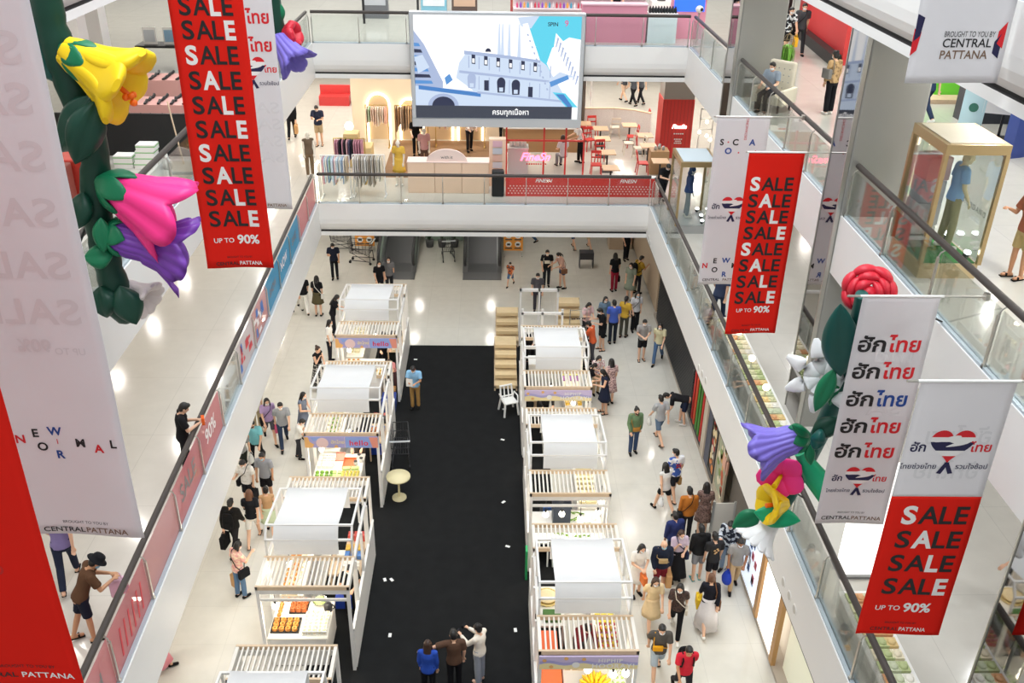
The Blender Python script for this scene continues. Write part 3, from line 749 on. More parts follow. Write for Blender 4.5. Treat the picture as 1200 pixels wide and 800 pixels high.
def petals_flower(root, name, base, axis, L, r0, rf, n, w, m, thick=.09, rot=0., back=0., label=None, round_=False):
    """trumpet of separate inflated petals; back = how far the tips fall behind the mouth"""
    a, x, y = frame_of(axis); fl = empty(name, base, 0); fl.parent = root
    if label: fl['label'] = label
    for k in range(n):
        t = 2*PI*k/n+rot; o = x*math.cos(t)+y*math.sin(t)
        sp = bez(o*r0, a*L*.75+o*r0*1.4, a*(L-back)+o*rf, 11)
        nn = len(sp)
        ws = [w*(.32+.68*math.sin(PI*min(1, (i/(nn-1))*.62+.08))**1.2) for i in range(nn)]; ws[-1] = w*.35; ws[-2] = w*.72
        if round_: ws = [w*(.3+.7*math.sin(PI*.5*min(1, i/(nn-1)/.7))) for i in range(nn)]; ws[-1] = w*.3; ws[-2] = w*.72; ws[-3] = w*.95
        mb = MB(); pad(mb, sp, ws, [thick*.6]+[thick]*(nn-3)+[thick*.8, thick*.4], o, .35)
        mb.build('petal', m, fl)
    return fl
def bell_flower(root, name, base, axis, prof, pleats, depth, lobes, lobe, m, label=None, rot=0.):
    """pleated bell: prof = (distance along axis, radius) from calyx to rim"""
    a, x, y = frame_of(axis); fl = empty(name, base, 0); fl.parent = root
    if label: fl['label'] = label
    n = pleats*6; rings = []
    full = [(d, r, 0) for d, r in prof]+[(d+.0, r*.93, 1) for d, r in prof[::-1]]
    D = prof[-1][0]
    for d, r, ins in full:
        ring = []
        for k in range(n):
            t = 2*PI*k/n+rot; f = abs(math.sin(pleats*t/2))**.6
            rr = r*(1-depth*(1-f))*(1 if not ins else .95); ad = d+lobe*(d/D)**3*(abs(math.cos(lobes*t/2))-.5)-(.03 if ins else 0)
            ring.append(a*ad+(x*math.cos(t)+y*math.sin(t))*rr*(1+.25*(d/D)**4*(abs(math.cos(lobes*t/2))-.5)))
        rings.append(ring)
    MB().rings(rings, 0).build('corolla', m, fl)
    return fl
def calyx(fl, axis, L, R0, n, m):
    a, x, y = frame_of(axis)
    for k in range(n):
        t = 2*PI*k/n+.3; o = x*math.cos(t)+y*math.sin(t)
        sp = bez(-a*.05+o*.02, o*R0*1.25+a*L*.3, a*L+o*R0*1.05, 8); mb = MB()
        pad(mb, sp, oval(8, R0*.62, .3, .05, .4), .035, o, .3); mb.build('sepal', m, fl)
def leaf(root, p0, p1, w, m, nrm=(0, -1, 0), thick=.12, sag=(0, 0, 0), label=None, groove=.55, peak=.45):
    p0, p1 = Vector(p0), Vector(p1); mid = (p0+p1)/2+Vector(sag)*2
    mb = MB(); sp = bez(p0, mid, p1, 13); pad(mb, sp, oval(13, w, .06, .03, peak, .8), oval(13, thick, .15, .1, peak, .6), nrm, groove, 18)
    o = mb.build('leaf', m, root)
    if label: o['label'] = label
    return o

# ---- left garland
GY = 12.4
def PL_(px, py, y=GY): return aty(px, py, y)-gl0
gl0 = aty(115, 250, GY); gl0 = Vector((gl0.x, gl0.y, 9.55))
gl = empty('flower_garland', gl0, 0, 'giant inflatable garland with yellow, pink and purple flowers hanging on the left railing', 'decoration')
stem_px = [(48, -25), (60, 30), (78, 85), (100, 135), (112, 190), (112, 235), (118, 275), (128, 315), (142, 360), (150, 378)]
rad = [.19, .2, .21, .21, .2, .2, .19, .2, .22, .10]
pts = [PL_(*p) for p in stem_px]
dense = []; rr = []
for i in range(len(pts)-1):
    for k in range(5):
        t = k/5; dense.append(pts[i].lerp(pts[i+1], t)); rr.append((rad[i]*(1-t)+rad[i+1]*t)*(1-.10*(k == 0)))
dense.append(pts[-1]); rr.append(.05)
MB().tube(dense, rr, 16).build('stem', V_DKG, gl)
MB().tube([PL_(30, -20), PL_(48, 40), PL_(62, 88), PL_(68, 95)], [.12, .13, .12, .04], 12).build('stem', V_TEAL, gl)
f = petals_flower(gl, 'yellow_flower', PL_(76, 58, GY-.15), (.84, -.10, -.50), 1.0, .12, .56, 6, .30, V_YEL, .11, .35, .10, round_=True); calyx(f, (.84, -.10, -.50), .42, .22, 5, V_GRN)
st = MB(); a, x, y = frame_of((.84, -.10, -.50))
st.tube([a*.5, a*.95+y*-.1], .035, 8)
for k in range(6): st.ell(a*(.9+.05*(k % 3))+x*(.05*math.cos(k))+y*(.05*math.sin(k*2)-.12), .045, 8, 6)
st.build('stamen', V_ORG, f)
f = bell_flower(gl, 'pink_flower', PL_(118, 213, GY-.2), (.80, .12, -.52), [(0, .08), (.12, .2), (.35, .32), (.62, .42), (.86, .55), (1.0, .60)], 9, .16, 5, .26, V_PINK, rot=.2); calyx(f, (.80, .12, -.52), .42, .26, 5, V_GRN)
f = bell_flower(gl, 'purple_flower', PL_(126, 272, GY-.2), (.88, .15, -.36), [(0, .12), (.1, .24), (.3, .28), (.5, .27), (.53, .30), (.72, .34), (.9, .46), (1.02, .56)], 18, .12, 5, .22, V_PUR, rot=.5); calyx(f, (.88, .15, -.36), .25, .24, 5, V_GRN)
f = petals_flower(gl, 'pale_flower', PL_(146, 335, GY+.15), (.8, -.3, -.35), .5, .08, .30, 9, .13, V_CRM, .06, .1, .05)
leaf(gl, PL_(108, 112, GY-.35), PL_(72, 178, GY-.35), .27, V_DKG, (-.5, -.8, .2), .17)
leaf(gl, PL_(112, 118, GY-.4), PL_(88, 192, GY-.5), .24, V_DKG, (.5, -.8, .2), .17)
leaf(gl, PL_(98, 225, GY-.2), PL_(92, 268, GY-.3), .18, V_DKG, (-.4, -.8, .2), .12)
leaf(gl, PL_(118, 255, GY-.3), PL_(122, 296, GY-.4), .13, V_GRN, (.2, -.9, .2), .09)
leaf(gl, PL_(132, 300, GY-.3), PL_(98, 302, GY-.4), .17, V_GRN, (0, -.9, .4), .10)
leaf(gl, PL_(118, 335, GY-.2), PL_(126, 372, GY-.3), .22, V_DKG, (-.3, -.8, .3), .16)
leaf(gl, PL_(140, 335, GY-.2), PL_(160, 380, GY-.3), .22, V_DKG, (.2, -.8, .3), .16)
MB().tube([PL_(112, 235), Vector((-6.0, GY+.2, 10.84))-gl0], .02, 6).build('tie_strap', M_BLACK, gl)

# ---- right garland
GX = 12.8
def PR_(px, py, y=GX): return aty(px, py, y)-gr0
gr0 = aty(930, 560, GX); gr0 = Vector((gr0.x, gr0.y, 3.7))
gr = empty('flower_garland', gr0, 0, 'inflatable garland with red rose, white daisy and purple bell beside the right railing', 'decoration')
MB().tube([PR_(1010, 345, GX-1.0), PR_(1000, 400, GX-0.6), PR_(985, 455, GX-0.3), PR_(965, 500), PR_(945, 540), PR_(925, 580), PR_(905, 612), PR_(893, 622)], [.09, .12, .15, .15, .14, .12, .10, .04], 12).build('stem', V_TEAL, gr)
MB().tube([PR_(938, 530, GX-0.1), PR_(955, 558, GX-0.2), PR_(975, 590, GX-.7)], [.1, .2, .16], 14).build('stem', V_MINT, gr)
# rose: spiral of curled cushions
rc = PR_(1018, 341, GX-.75); rose = empty('red_rose', rc, 0); rose.parent = gr
ax, rx, ry = frame_of((-.35, -.85, .25))
for ringi, (n, rad_, w, dz) in enumerate(((1, .0, .11, .16), (3, .11, .13, .12), (5, .20, .15, .05), (7, .29, .17, -.04))):
    for k in range(n):
        t = 2*PI*k/n+ringi*.7; o = rx*math.cos(t)+ry*math.sin(t); tt = rx*-math.sin(t)+ry*math.cos(t)
        c = o*rad_+ax*dz
        if n == 1: MB().ell(c, (w, w, w*.9), 14, 10).build('petal', V_RED, rose); continue
        mb = MB(); sp = bez(c-tt*w*1.25+o*-.05, c+o*.10, c+tt*w*1.25+o*-.05, 9)
        pad(mb, sp, oval(9, .15, .3, .3), oval(9, .075, .3, .3), o, .0, 12); mb.build('petal', V_RED, rose)
dz = petals_flower(gr, 'white_daisy', PR_(966, 440, GX-0.4), (-.5, -.84, .12), .16, .06, .62, 7, .125, V_WHT, .09, .30, .1, round_=True)
MB().ell((0, 0, 0), (.14, .10, .14), 12, 8).build('flower_centre', V_CRM, dz)
f = bell_flower(gr, 'purple_flower', PR_(944, 510, GX-0.5), (-.86, .12, -.44), [(0, .1), (.08, .19), (.22, .24), (.38, .25), (.42, .27), (.55, .31), (.68, .40), (.78, .46)], 18, .13, 5, .2, V_LAV, rot=.2); calyx(f, (-.86, .12, -.44), .2, .2, 5, V_GRN)
f = petals_flower(gr, 'pink_flower', PR_(916, 556, GX-.1), (-.40, -.88, .22), .14, .05, .40, 5, .20, V_PINK, .05, .95, .02, round_=True)
MB().tube([(0, 0, 0), (-.2, -.3, -.02)], [.03, .05], 8).build('stamen', V_YEL, f)
f = petals_flower(gr, 'yellow_flower', PR_(922, 590, GX-.35), (-.93, -.20, .12), .42, .06, .34, 6, .24, V_YEL, .06, .2, .03, round_=True)
MB().tube([(0, 0, 0), (-.38, -.10, .04)], [.03, .04], 8).build('stamen', V_ORG, f)
f = petals_flower(gr, 'white_flower', PR_(908, 610, GX-.35), (-.62, -.30, -.72), .55, .08, .40, 13, .11, V_WHT, .05, .1, .02, round_=True)
leaf(gr, PR_(985, 440, GX-0.7), PR_(985, 356, GX-1.0), .27, V_TEAL, (-.3, -.95, 0), .12, label='large dark teal leaf')
leaf(gr, PR_(978, 432, GX-0.7), PR_(955, 482, GX-0.7), .14, V_GRN, (-.3, -.9, .2), .10)
leaf(gr, PR_(980, 440, GX-0.6), PR_(972, 475, GX-0.6), .1, V_GRN, (.3, -.9, .2), .08)
leaf(gr, PR_(952, 510, GX-0.7), PR_(985, 490, GX-0.7), .17, V_DKG, (.2, -.7, .6), .12)
leaf(gr, PR_(950, 512, GX-0.8), PR_(968, 518, GX-0.9), .19, V_TEAL, (.1, -.9, -.2), .14)
leaf(gr, PR_(948, 512, GX-0.6), PR_(928, 498, GX-0.7), .08, V_GRN, (0, -.9, .3), .06)
leaf(gr, PR_(948, 520, GX-0.6), PR_(950, 545, GX-0.7), .09, V_GRN, (.2, -.9, 0), .06)
leaf(gr, PR_(884, 600, GX-.45), PR_(938, 610, GX-.5), .2, V_MINT, (.1, -.9, .35), .09, label='bright green leaf')
leaf(gr, PR_(892, 600, GX+0.3), PR_(858, 618, GX+0.3), .19, V_GRN, (-.1, -.9, .3), .10)
leaf(gr, PR_(935, 548, GX+0.1), PR_(892, 545, GX+0.3), .12, V_DKG, (0, -.9, .3), .07)
MB().tube([PR_(930, 575), Vector((5.6, 13.4, 5.9))-gr0], .015, 6).build('tie_strap', M_BLACK, gr)
MB().tube([Vector((0, 0, 0))+PR_(1022, 340, GX-.6), Vector((6.86, 12.6, 9.86))-gr0], .015, 6).build('tie_strap', M_BLACK, gr)

# ---- small far-left garland peeping out behind the white banner
g2y = 24.5
g20 = aty(338, 60, g2y); g20.z -= .6
g3 = empty('flower_garland', g20, 0, 'distant inflatable purple and red flowers by the far left corner of the upper railing', 'decoration')
def PF(px, py, y=g2y): return aty(px, py, y)-g20
MB().tube([PF(318, -10), PF(322, 20), PF(328, 45), PF(332, 62), PF(330, 75)], [.2, .2, .18, .12, .05], 10).build('stem', V_DKG, g3)
bell_flower(g3, 'purple_flower', PF(324, 42, g2y-.1), (.60, -.35, -.72), [(0, .1), (.1, .24), (.4, .3), (.6, .36), (.85, .5)], 14, .12, 5, .15, V_LAV)
petals_flower(g3, 'red_flower', PF(328, 44, g2y+.1), (.9, -.2, .25), .5, .1, .3, 5, .22, V_RED, .12)
leaf(g3, PF(326, 30), PF(318, -4), .25, V_GRN)
MB().tube([PF(320, 10), Vector((-6.0, g2y+.2, 10.84))-g20], .02, 6).build('tie_strap', M_BLACK, g3)
# ------------------------------------------------------------------ market stalls on the ground floor
M_STALLW = mat('stall_white', (.80, .785, .76), .5, noise=.02, nscale=4)
M_SLAT = mat('slat_cream', (.78, .74, .67), .55, noise=.03, nscale=6)
M_TAN = mat('raw_timber', (.66, .50, .34), .6, noise=.1, nscale=9)
M_ROOFCLOTH = cloth_mat('roof_cloth', (.90, .905, .91), .3)
M_COUNTER = mat('counter_top', (.80, .77, .70), .4)
M_BULB = mat('lamp_bulb', (1, .95, .85), .3, emit=7., ecol=(1, .93, .78))
S_LAV = mat('sign_lavender', s2l(170, 165, 215), .6); S_BLUE = mat('sign_blue', s2l(140, 165, 225), .6); S_ORG = mat('sign_orange', s2l(232, 178, 110), .6); S_PINK = mat('sign_pale_pink', s2l(235, 205, 205), .6); S_SAL = mat('sign_salmon', s2l(230, 150, 130), .6); S_RED = mat('sign_red', s2l(214, 50, 80), .6); S_YEL = mat('sign_yellow', s2l(238, 222, 170), .6); S_LIL = mat('sign_lilac', s2l(205, 190, 225), .6); S_WHT = mat('sign_white', (.85, .84, .82), .6)

SX, SY_ = 1.95, 3.8          # footprint
def sign_board(parent, xa, xb, y, z0, z1, kind):
    r = MB().bb((xa, y-.015, z0), (xb, y+.015, z1)).build('sign_board', S_LAV if kind == 'hello' else S_LIL, parent)
    w, h = xb-xa, z1-z0; yy = y-.018
    def sh(mb, pts, mi=0, d=0): mb.add([(xa+u*w, yy-d, z0+v*h) for u, v in pts], [tuple(range(len(pts)))], mi)
    def circ(u, v, ru, a0=0, a1=360, n=20): return [(u+ru*math.cos(R(a0+(a1-a0)*k/n)), v+ru*w/h*math.sin(R(a0+(a1-a0)*k/n))) for k in range(n+1)]
    mb = MB()
    if kind == 'hello':
        ms = [S_ORG, S_PINK, S_BLUE, S_SAL, S_LAV]
        sh(mb, [(0, 0), (.10, 0), (.13, .3), (.07, .55), (.05, 1), (0, 1)], 0); sh(mb, [(.08, 1), (.22, 1), (.2, .75), (.12, .6)], 2)
        sh(mb, [(u, min(1, max(0, v))) for u, v in circ(.24, .45, .085)], 1, .001); sh(mb, [(.40, 0), (.46, .0), (.44, .28), (.41, .22)], 0)
        sh(mb, [(.545, 0), (.55, 0), (.55, 1), (.545, 1)], 1); sh(mb, [(.56, 0), (.9, 0), (.9, 1), (.56, 1)], 2); sh(mb, [(.88, 1), (1, 1), (1, .0), (.93, 0), (.90, .5)], 3, .001)
        mb.build('sign_pattern', ms, r, recalc=False)
        t = MB(); put_text(t, 'hello', xa+.74*w, z0+.24*h, .5*h, align='CENTER', bold=.022, y=yy-.003, space=1.12); t.build('sign_lettering', S_RED, r, recalc=False)
        t = MB(); put_text(t, 'ฮักไทย', xa+.45*w, z0+.4*h, .3*h, align='CENTER', bold=.02, y=yy-.003); t.build('sign_lettering', S_YEL, r, recalc=False)
    else:
        ms = [S_YEL, S_LAV, S_ORG, S_WHT]
        top = [(u/20, .40+.10*math.sin(u*.9)) for u in range(21)]
        sh(mb, [(0, 0), (1, 0)]+top[::-1], 0)
        for k in range(20): sh(mb, [top[k], top[k+1], (top[k+1][0], top[k+1][1]+.22), (top[k][0], top[k][1]+.22)], 1, .001)
        for u, v in ((.05, .7), (.27, .86), (.45, .8), (.12, .2)): sh(mb, [(a, min(1, b)) for a, b in circ(u, v, .022)], 2, .002)
        sh(mb, circ(.37, .35, .04, n=14), 3, .002)
        mb.build('sign_pattern', ms, r, recalc=False)
        t = MB(); put_text(t, 'HIPHIP', xa+.72*w, z0+.56*h, .30*h, align='CENTER', bold=.015, y=yy-.004, space=1.2); put_text(t, 'HOORAY!', xa+.75*w, z0+.10*h, .36*h, align='CENTER', bold=.02, y=yy-.004, space=1.2); t.build('sign_lettering', S_WHT, r, recalc=False)
    return r

def slat_roof(parent, xa, xb, ya, yb, z, n=20):
    mb = MB()
    for k in range(n):
        x = xa+.05+(xb-xa-.1)*k/(n-1); mb.bb((x-.017, ya+.03, z-.035), (x+.017, yb-.03, z+.035))
    mb.bb((xa, ya, z-.05), (xb, ya+.05, z+.045), 1); mb.bb((xa, yb-.05, z-.05), (xb, yb, z+.045), 1)
    mb.bb((xa, ya, z-.05), (xa+.05, yb, z+.04)); mb.bb((xb-.05, ya, z-.05), (xb, yb, z+.04))
    return mb.build('slat_roof', [M_SLAT, M_TAN], parent)

def bulb(parent_loc, label, group, drop=.35, r=.07, watt=6):
    t = empty('pendant_lamp', parent_loc, 0, label, 'lamp', group)
    MB().cyl((0, 0, 0), (0, 0, -drop), .008, n=6).build('cord', M_BLACK, t)
    MB().cyl((0, 0, -drop), (0, 0, -drop-.07), .028, n=8).build('lamp_holder', M_BLACK, t)
    MB().ell((0, 0, -drop-.07-r*.9), r, 12, 8).build('bulb', M_BULB, t)
    if watt:
        l = bpy.data.lights.new('lamp_light', 'POINT'); l.energy = watt*2.0; l.color = (1, .88, .68); l.shadow_soft_size = .09
        o = bpy.data.objects.new('lamp_light', l); COL.objects.link(o); o.parent = t; o.location = (0, -.02, -drop-.28)
    return t

def stall(xa, xb, y0, outer, label, sign=None, cloth=True, front_counter=(0, 1.32), bar_z=(2.05, 2.3), side=True, raised=True, panel=True, dbl=0):
    """outer = -1 when the customer side is at xa, +1 when at xb"""
    xc = (xa+xb)/2; rt = empty('market_stall', (xc, y0+SY_/2, .0125), 0, label, 'stall', 'white timber market stalls')
    W, D = (xb-xa)/2, SY_/2; H = 2.4
    inn = -outer*W; out = outer*W
    for sx in (-1, 1):
        for yy in (-D+.035, -D+.95, D-.95, D-.035):
            MB().bb((sx*W-.035*(1+sx)+.0, yy-.035, .0), (sx*W-.035*(sx-1)-.0, yy+.035, H-.05)).build('post', M_STALLW, rt)
        MB().bb((sx*(W-.035)-.03, -D+.07, H-.16), (sx*(W-.035)+.03, D-.07, H-.06)).build('top_beam', M_STALLW, rt)
    for yy in (-D+.035, D-.035): MB().bb((-W+.07, yy-.025, H-.18), (W-.07, yy+.025, H-.06)).build('top_beam', M_STALLW, rt)
    slat_roof(rt, -W, W, -D-.01, -D+.95, H, 20); slat_roof(rt, -W, W, D-.85, D+.01, H, 20)
    if raised:
        zr, zf, zl = 2.92, 3.10, 2.84; yr, yf, yl = D-1.12, -D+1.18, -D+1.0; t = .045
        mb = MB()
        for (y, z) in ((yr, zr), (yf, zf), (yl, zl)): mb.bar((-W+.03, y, z), (W-.03, y, z), t)
        for sx in (-1, 1):
            x = sx*(W-.05)
            mb.bar((x, yr, zr), (x, yf, zf), t); mb.bar((x, yf, zf), (x, yl, zl), t); mb.bar((x, yl, zl), (x, yl, H), t); mb.bar((x, yr, zr), (x, yr+.1, H), t); mb.bar((x, yr*.3, 2.99), (x, yr*.3, H), t)
        mb.build('roof_frame', M_STALLW, rt)
        if cloth:
            ca, cb = -W+.22, W-.34
            if outer > 0: ca, cb = -W+.36, W-.26
            n = 16; vs = []; fs = []
            path = [(yr+.03, 2.35), (yr+.02, zr+.03), ((yr*.7+yf*.3), 2.95), ((yr+yf)/2, 2.995), ((yr*.3+yf*.7), 3.04), (yf, zf+.03), (yf-.03, zf), (yl-.02, zl+.02), (yl-.03, zl-.1), (yl-.04, 2.47)]
            for s_ in (0, 1):
                for (y, z) in path:
                    for i in range(n+1):
                        u = i/n; vs.append((ca+(cb-ca)*u, y+(.008 if s_ else 0)*(1), z-.006*s_-.012*math.sin(u*PI)*(1 if z > 2.9 else 0)))
            m = n+1; N = m*len(path)
            for j in range(len(path)-1):
                for i in range(n):
                    a = j*m+i; fs.append((a, a+1, a+m+1, a+m)); fs.append((N+a, N+a+m, N+a+m+1, N+a+1))
            MB().add(vs, fs, 0, True).build('roof_cloth', M_ROOFCLOTH, rt)
    if panel:
        x = inn-(.02 if inn > 0 else -.02)
        MB().bb((inn-.02, -D+.07, .03), (inn+.02, D-.07, 1.15)).build('back_panel', M_STALLW, rt)
        for yy in (-D+.95, 0, D-.95): MB().bb((inn-.03, yy-.03, 1.15), (inn+.03, yy+.03, H-.1)).build('panel_stud', M_STALLW, rt)
        MB().bb((inn-.03, -D+.07, 1.12), (inn+.03, D-.07, 1.18)).build('panel_rail', M_STALLW, rt)
    if front_counter:
        a, b_ = front_counter
        xs = (out, out-outer*(2*W*.70)); xl, xh = min(xs)+.07*(outer < 0), max(xs)-.07*(outer > 0)
        o = MB().bb((xl, -D+.10, .80), (xh, -D+b_, .86)).bb((xl+.03, -D+.13, .02), (xh-.03, -D+b_-.05, .80), 1).build('front_counter', [M_COUNTER, M_STALLW], rt); bevel(o, .008, 1)
    if side:
        xs = (out, out-outer*.62); xl, xh = min(xs)+.07*(outer < 0), max(xs)-.07*(outer > 0)
        MB().bb((xl, -D+1.42, .80), (xh, D-.10, .86)).bb((xl+.03, -D+1.45, .02), (xh-.03, D-.15, .80), 1).build('side_counter', [M_COUNTER, M_STALLW], rt)
    for z in ([bar_z[0]] if not sign else []): MB().bb((-W+.07, -D+.015, z-.03), (W-.07, -D+.055, z+.03)).build('cross_bar', M_STALLW, rt)
    if sign: sign_board(rt, -W+.02, W-.02, -D-.045, H-.38, H-.05, sign)
    return rt
LX, RX = (-4.88, -2.93), (.95, 2.90)
stall(*LX, 25.95, -1, 'farthest left market stall with a hello sign, beside the carpet end', 'hello')
stall(*LX, 20.52, -1, 'middle left market stall with a hello sign and green goods', 'hello')
stall(*LX, 14.83, -1, 'near left market stall with no sign over trays of ring snacks')
stall(*LX, 9.44, -1, 'left market stall cut off by the bottom edge of the view', front_counter=None)
stall(*RX, 22.88, 1, 'farthest right market stall with a lilac sign and a fruit counter', 'hooray')
stall(*RX, 17.98, 1, 'middle right market stall with white counter and hanging bulbs')
stall(*RX, 13.07, 1, 'near right market stall with a lilac sign and yellow corn basket', 'hooray')

# lamps under the stall beams
for i, (x, y) in enumerate(((1.35, 18.05), (1.75, 18.12), (2.2, 18.05), (2.62, 18.1), (2.75, 18.6))): bulb((x, y, 2.2 if y < 18.08 else 2.22), 'round white bulb hanging over the middle right stall counter', 'bulbs at the middle right stall', .3+.06*(i % 3), .075, 5)
for i, (x, y) in enumerate(((1.95, 13.25), (2.45, 13.2), (2.72, 13.3))): bulb((x, y, 2.2), 'glowing bulb hanging over the near right stall corn counter', 'bulbs at the near right stall', .3+.08*i, .08, 5)
for i, (x, y) in enumerate(((-4.55, 14.98), (-3.85, 15.5), (-4.5, 16.3))): bulb((x, y, 2.26), 'glowing bulb hanging over the ring snacks in the near left stall', 'bulbs at the near left stall', .35, .075, 16)
for i, (x, y) in enumerate(((-4.5, 20.75), (-3.9, 21.6), (-4.4, 23.3))): bulb((x, y, 2.26), 'bulb hanging over the green goods in the middle left stall', 'bulbs at the middle left stall', .35, .07, 14)
for i, (x, y) in enumerate(((-4.5, 26.2), (-3.8, 27.2), (-4.4, 28.6))): bulb((x, y, 2.26), 'bulb hanging inside the farthest left stall', 'bulbs at the farthest left stall', .35, .07, 12)
for i, (x, y) in enumerate(((2.4, 23.1), (1.8, 24.0), (2.3, 25.5))): bulb((x, y, 2.26), 'bulb hanging inside the farthest right stall', 'bulbs at the farthest right stall', .35, .07, 10)
for i, (x, y) in enumerate(((2.5, 20.6), (2.3, 15.6), (-4.4, 17.6))): bulb((x, y, 2.26), ['bulb under the roof cloth of the middle right stall', 'bulb under the roof cloth of the near right stall', 'bulb under the roof cloth of the near left stall'][i], None, .35, .07, 14)
# ------------------------------------------------------------------ people
SKIN = [mat('skin_light', s2l(226, 180, 150), .55), mat('skin_tan', s2l(200, 148, 112), .55), mat('skin_brown', s2l(165, 112, 80), .55)]
HAIRM = {'k': mat('black_hair', (.012, .010, .009), .5), 'b': mat('dark_brown_hair', s2l(60, 38, 26), .5), 'g': mat('brown_hair', s2l(105, 70, 48), .5)}
MASKM = {'w': mat('white_mask', (.80, .82, .84), .6), 'b': mat('blue_mask', s2l(150, 195, 215), .6), 'k': mat('black_mask', (.02, .02, .022), .6)}
M_EYE = mat('dark_eye', (.01, .008, .007), .3); M_LIP = mat('lip', s2l(165, 85, 80), .5)
def fab(hexc):
    c = s2l(int(hexc[0:2], 16), int(hexc[2:4], 16), int(hexc[4:6], 16)); return mat('fabric_'+hexc, c, .8, noise=.08, nscale=14, spec=.2)
def fab2(hexa, hexb, scale=22):
    """printed fabric"""
    nm = 'print_%s_%s' % (hexa, hexb)
    if nm in _M: return _M[nm]
    f = lambda h: s2l(int(h[0:2], 16), int(h[2:4], 16), int(h[4:6], 16))
    m = mat(nm, f(hexa), .8); nt = m.node_tree; b = nt.nodes['Principled BSDF']
    tc = nt.nodes.new('ShaderNodeTexCoord'); nz = nt.nodes.new('ShaderNodeTexNoise'); nz.inputs['Scale'].default_value = scale; cr = nt.nodes.new('ShaderNodeValToRGB')
    cr.color_ramp.interpolation = 'CONSTANT'; cr.color_ramp.elements[0].color = (*f(hexa), 1); cr.color_ramp.elements[1].position = .53; cr.color_ramp.elements[1].color = (*f(hexb), 1)
    nt.links.new(tc.outputs['Object'], nz.inputs[0]); nt.links.new(nz.outputs['Fac'], cr.inputs[0]); nt.links.new(cr.outputs[0], b.inputs['Base Color'])
    return m

def capsule(mb, p, q, r0, r1, n=9, flat=1., flatdir=None, cap=2):
    p, q = Vector(p), Vector(q); d = (q-p); L = d.length
    if L < 1e-5: d = Vector((0, 0, 1))
    d.normalize(); x = (flatdir-d*flatdir.dot(d)).normalized() if flatdir is not None else d.orthogonal().normalized(); y = d.cross(x); rings = []
    def ring(c, r): rings.append([c+x*(r*flat*math.cos(2*PI*k/n))+y*(r*math.sin(2*PI*k/n)) for k in range(n)])
    for i in range(cap, 0, -1): a = PI/2*i/(cap+.15); ring(p-d*(r0*math.sin(a)), r0*math.cos(a))
    ring(p, r0); ring(q, r1)
    for i in range(1, cap+1): a = PI/2*i/(cap+.15); ring(q+d*(r1*math.sin(a)), r1*math.cos(a))
    mb.rings(rings)
def fused(mb, name, m, parent, voxel, smooth=3, fac=.5):
    """one continuous skin over the overlapping volumes"""
    me = bpy.data.meshes.new(name); me.from_pydata(mb.v, [], mb.f)
    bm = bmesh.new(); bm.from_mesh(me); bmesh.ops.recalc_face_normals(bm, faces=bm.faces); bm.to_mesh(me); bm.free()
    ob = bpy.data.objects.new(name, me); COL.objects.link(ob)
    r = ob.modifiers.new('r', 'REMESH'); r.mode = 'VOXEL'; r.voxel_size = voxel; r.use_smooth_shade = True
    if smooth: s = ob.modifiers.new('s', 'SMOOTH'); s.factor = fac; s.iterations = smooth
    dg = bpy.context.evaluated_depsgraph_get(); dg.update()
    ne = bpy.data.meshes.new_from_object(ob.evaluated_get(dg)); ne.name = name
    bpy.data.objects.remove(ob); bpy.data.meshes.remove(me)
    ne.materials.clear(); ne.materials.append(m)
    ne.polygons.foreach_set('use_smooth', [True]*len(ne.polygons))
    o = bpy.data.objects.new(name, ne); COL.objects.link(o); o.parent = parent
    return o

POSES = {  # lean, (right arm swing, abduct, elbow, inward), (left arm ...), (right leg swing, knee), (left leg ...), head pitch, hand curl
 'stand': (2, (2, 7, 12, 5), (4, 7, 14, 5), (1, 2), (-2, 2), 8, 25),
 'relax': (2, (6, 9, 25, 12), (-4, 8, 10, 5), (6, 8), (-3, 2), 5, 30),
 'walk': (4, (-22, 7, 16, 5), (22, 7, 22, 8), (24, 8), (-20, 22), 6, 30),
 'walk2': (4, (20, 7, 22, 8), (-20, 7, 16, 5), (-20, 24), (22, 6), 6, 30),
 'phone': (4, (24, 8, 88, 28), (20, 8, 82, 26), (2, 3), (-3, 3), 24, 45),
 'phone1': (3, (24, 8, 95, 20), (0, 8, 12, 5), (4, 5), (-3, 2), 22, 45),
 'front': (3, (12, 10, 68, 40), (12, 10, 68, 40), (2, 2), (-2, 2), 10, 35),
 'chin': (3, (30, 8, 128, 18), (14, 8, 80, 40), (3, 4), (-3, 2), 10, 45),
 'reach': (12, (42, 8, 40, 10), (30, 8, 55, 15), (4, 5), (-6, 4), 22, 30),
 'busy': (22, (40, 8, 45, 15), (44, 8, 50, 15), (3, 6), (-3, 6), 20, 35),
 'bend': (82, (70, 6, 30, 8), (80, 6, 30, 10), (16, 14), (6, 14), -10, 30),
 'rail': (26, (46, 12, 72, 40), (46, 12, 72, 40), (4, 4), (-14, 6), 18, 35),
 'photo': (0, (40, 8, 70, 18), (40, 8, 70, 18), (2, 2), (-2, 2), 10, 55),
 'hug': (2, (2, 8, 14, 5), (16, 68, 20, -45), (2, 2), (-4, 3), 4, 30),
 'carry': (3, (4, 8, 16, 4), (4, 8, 50, 20), (14, 6), (-12, 12), 6, 80),
 'sit': (4, (20, 10, 60, 20), (20, 10, 60, 20), (82, 84), (78, 80), 8, 35),
}
class Fig: pass
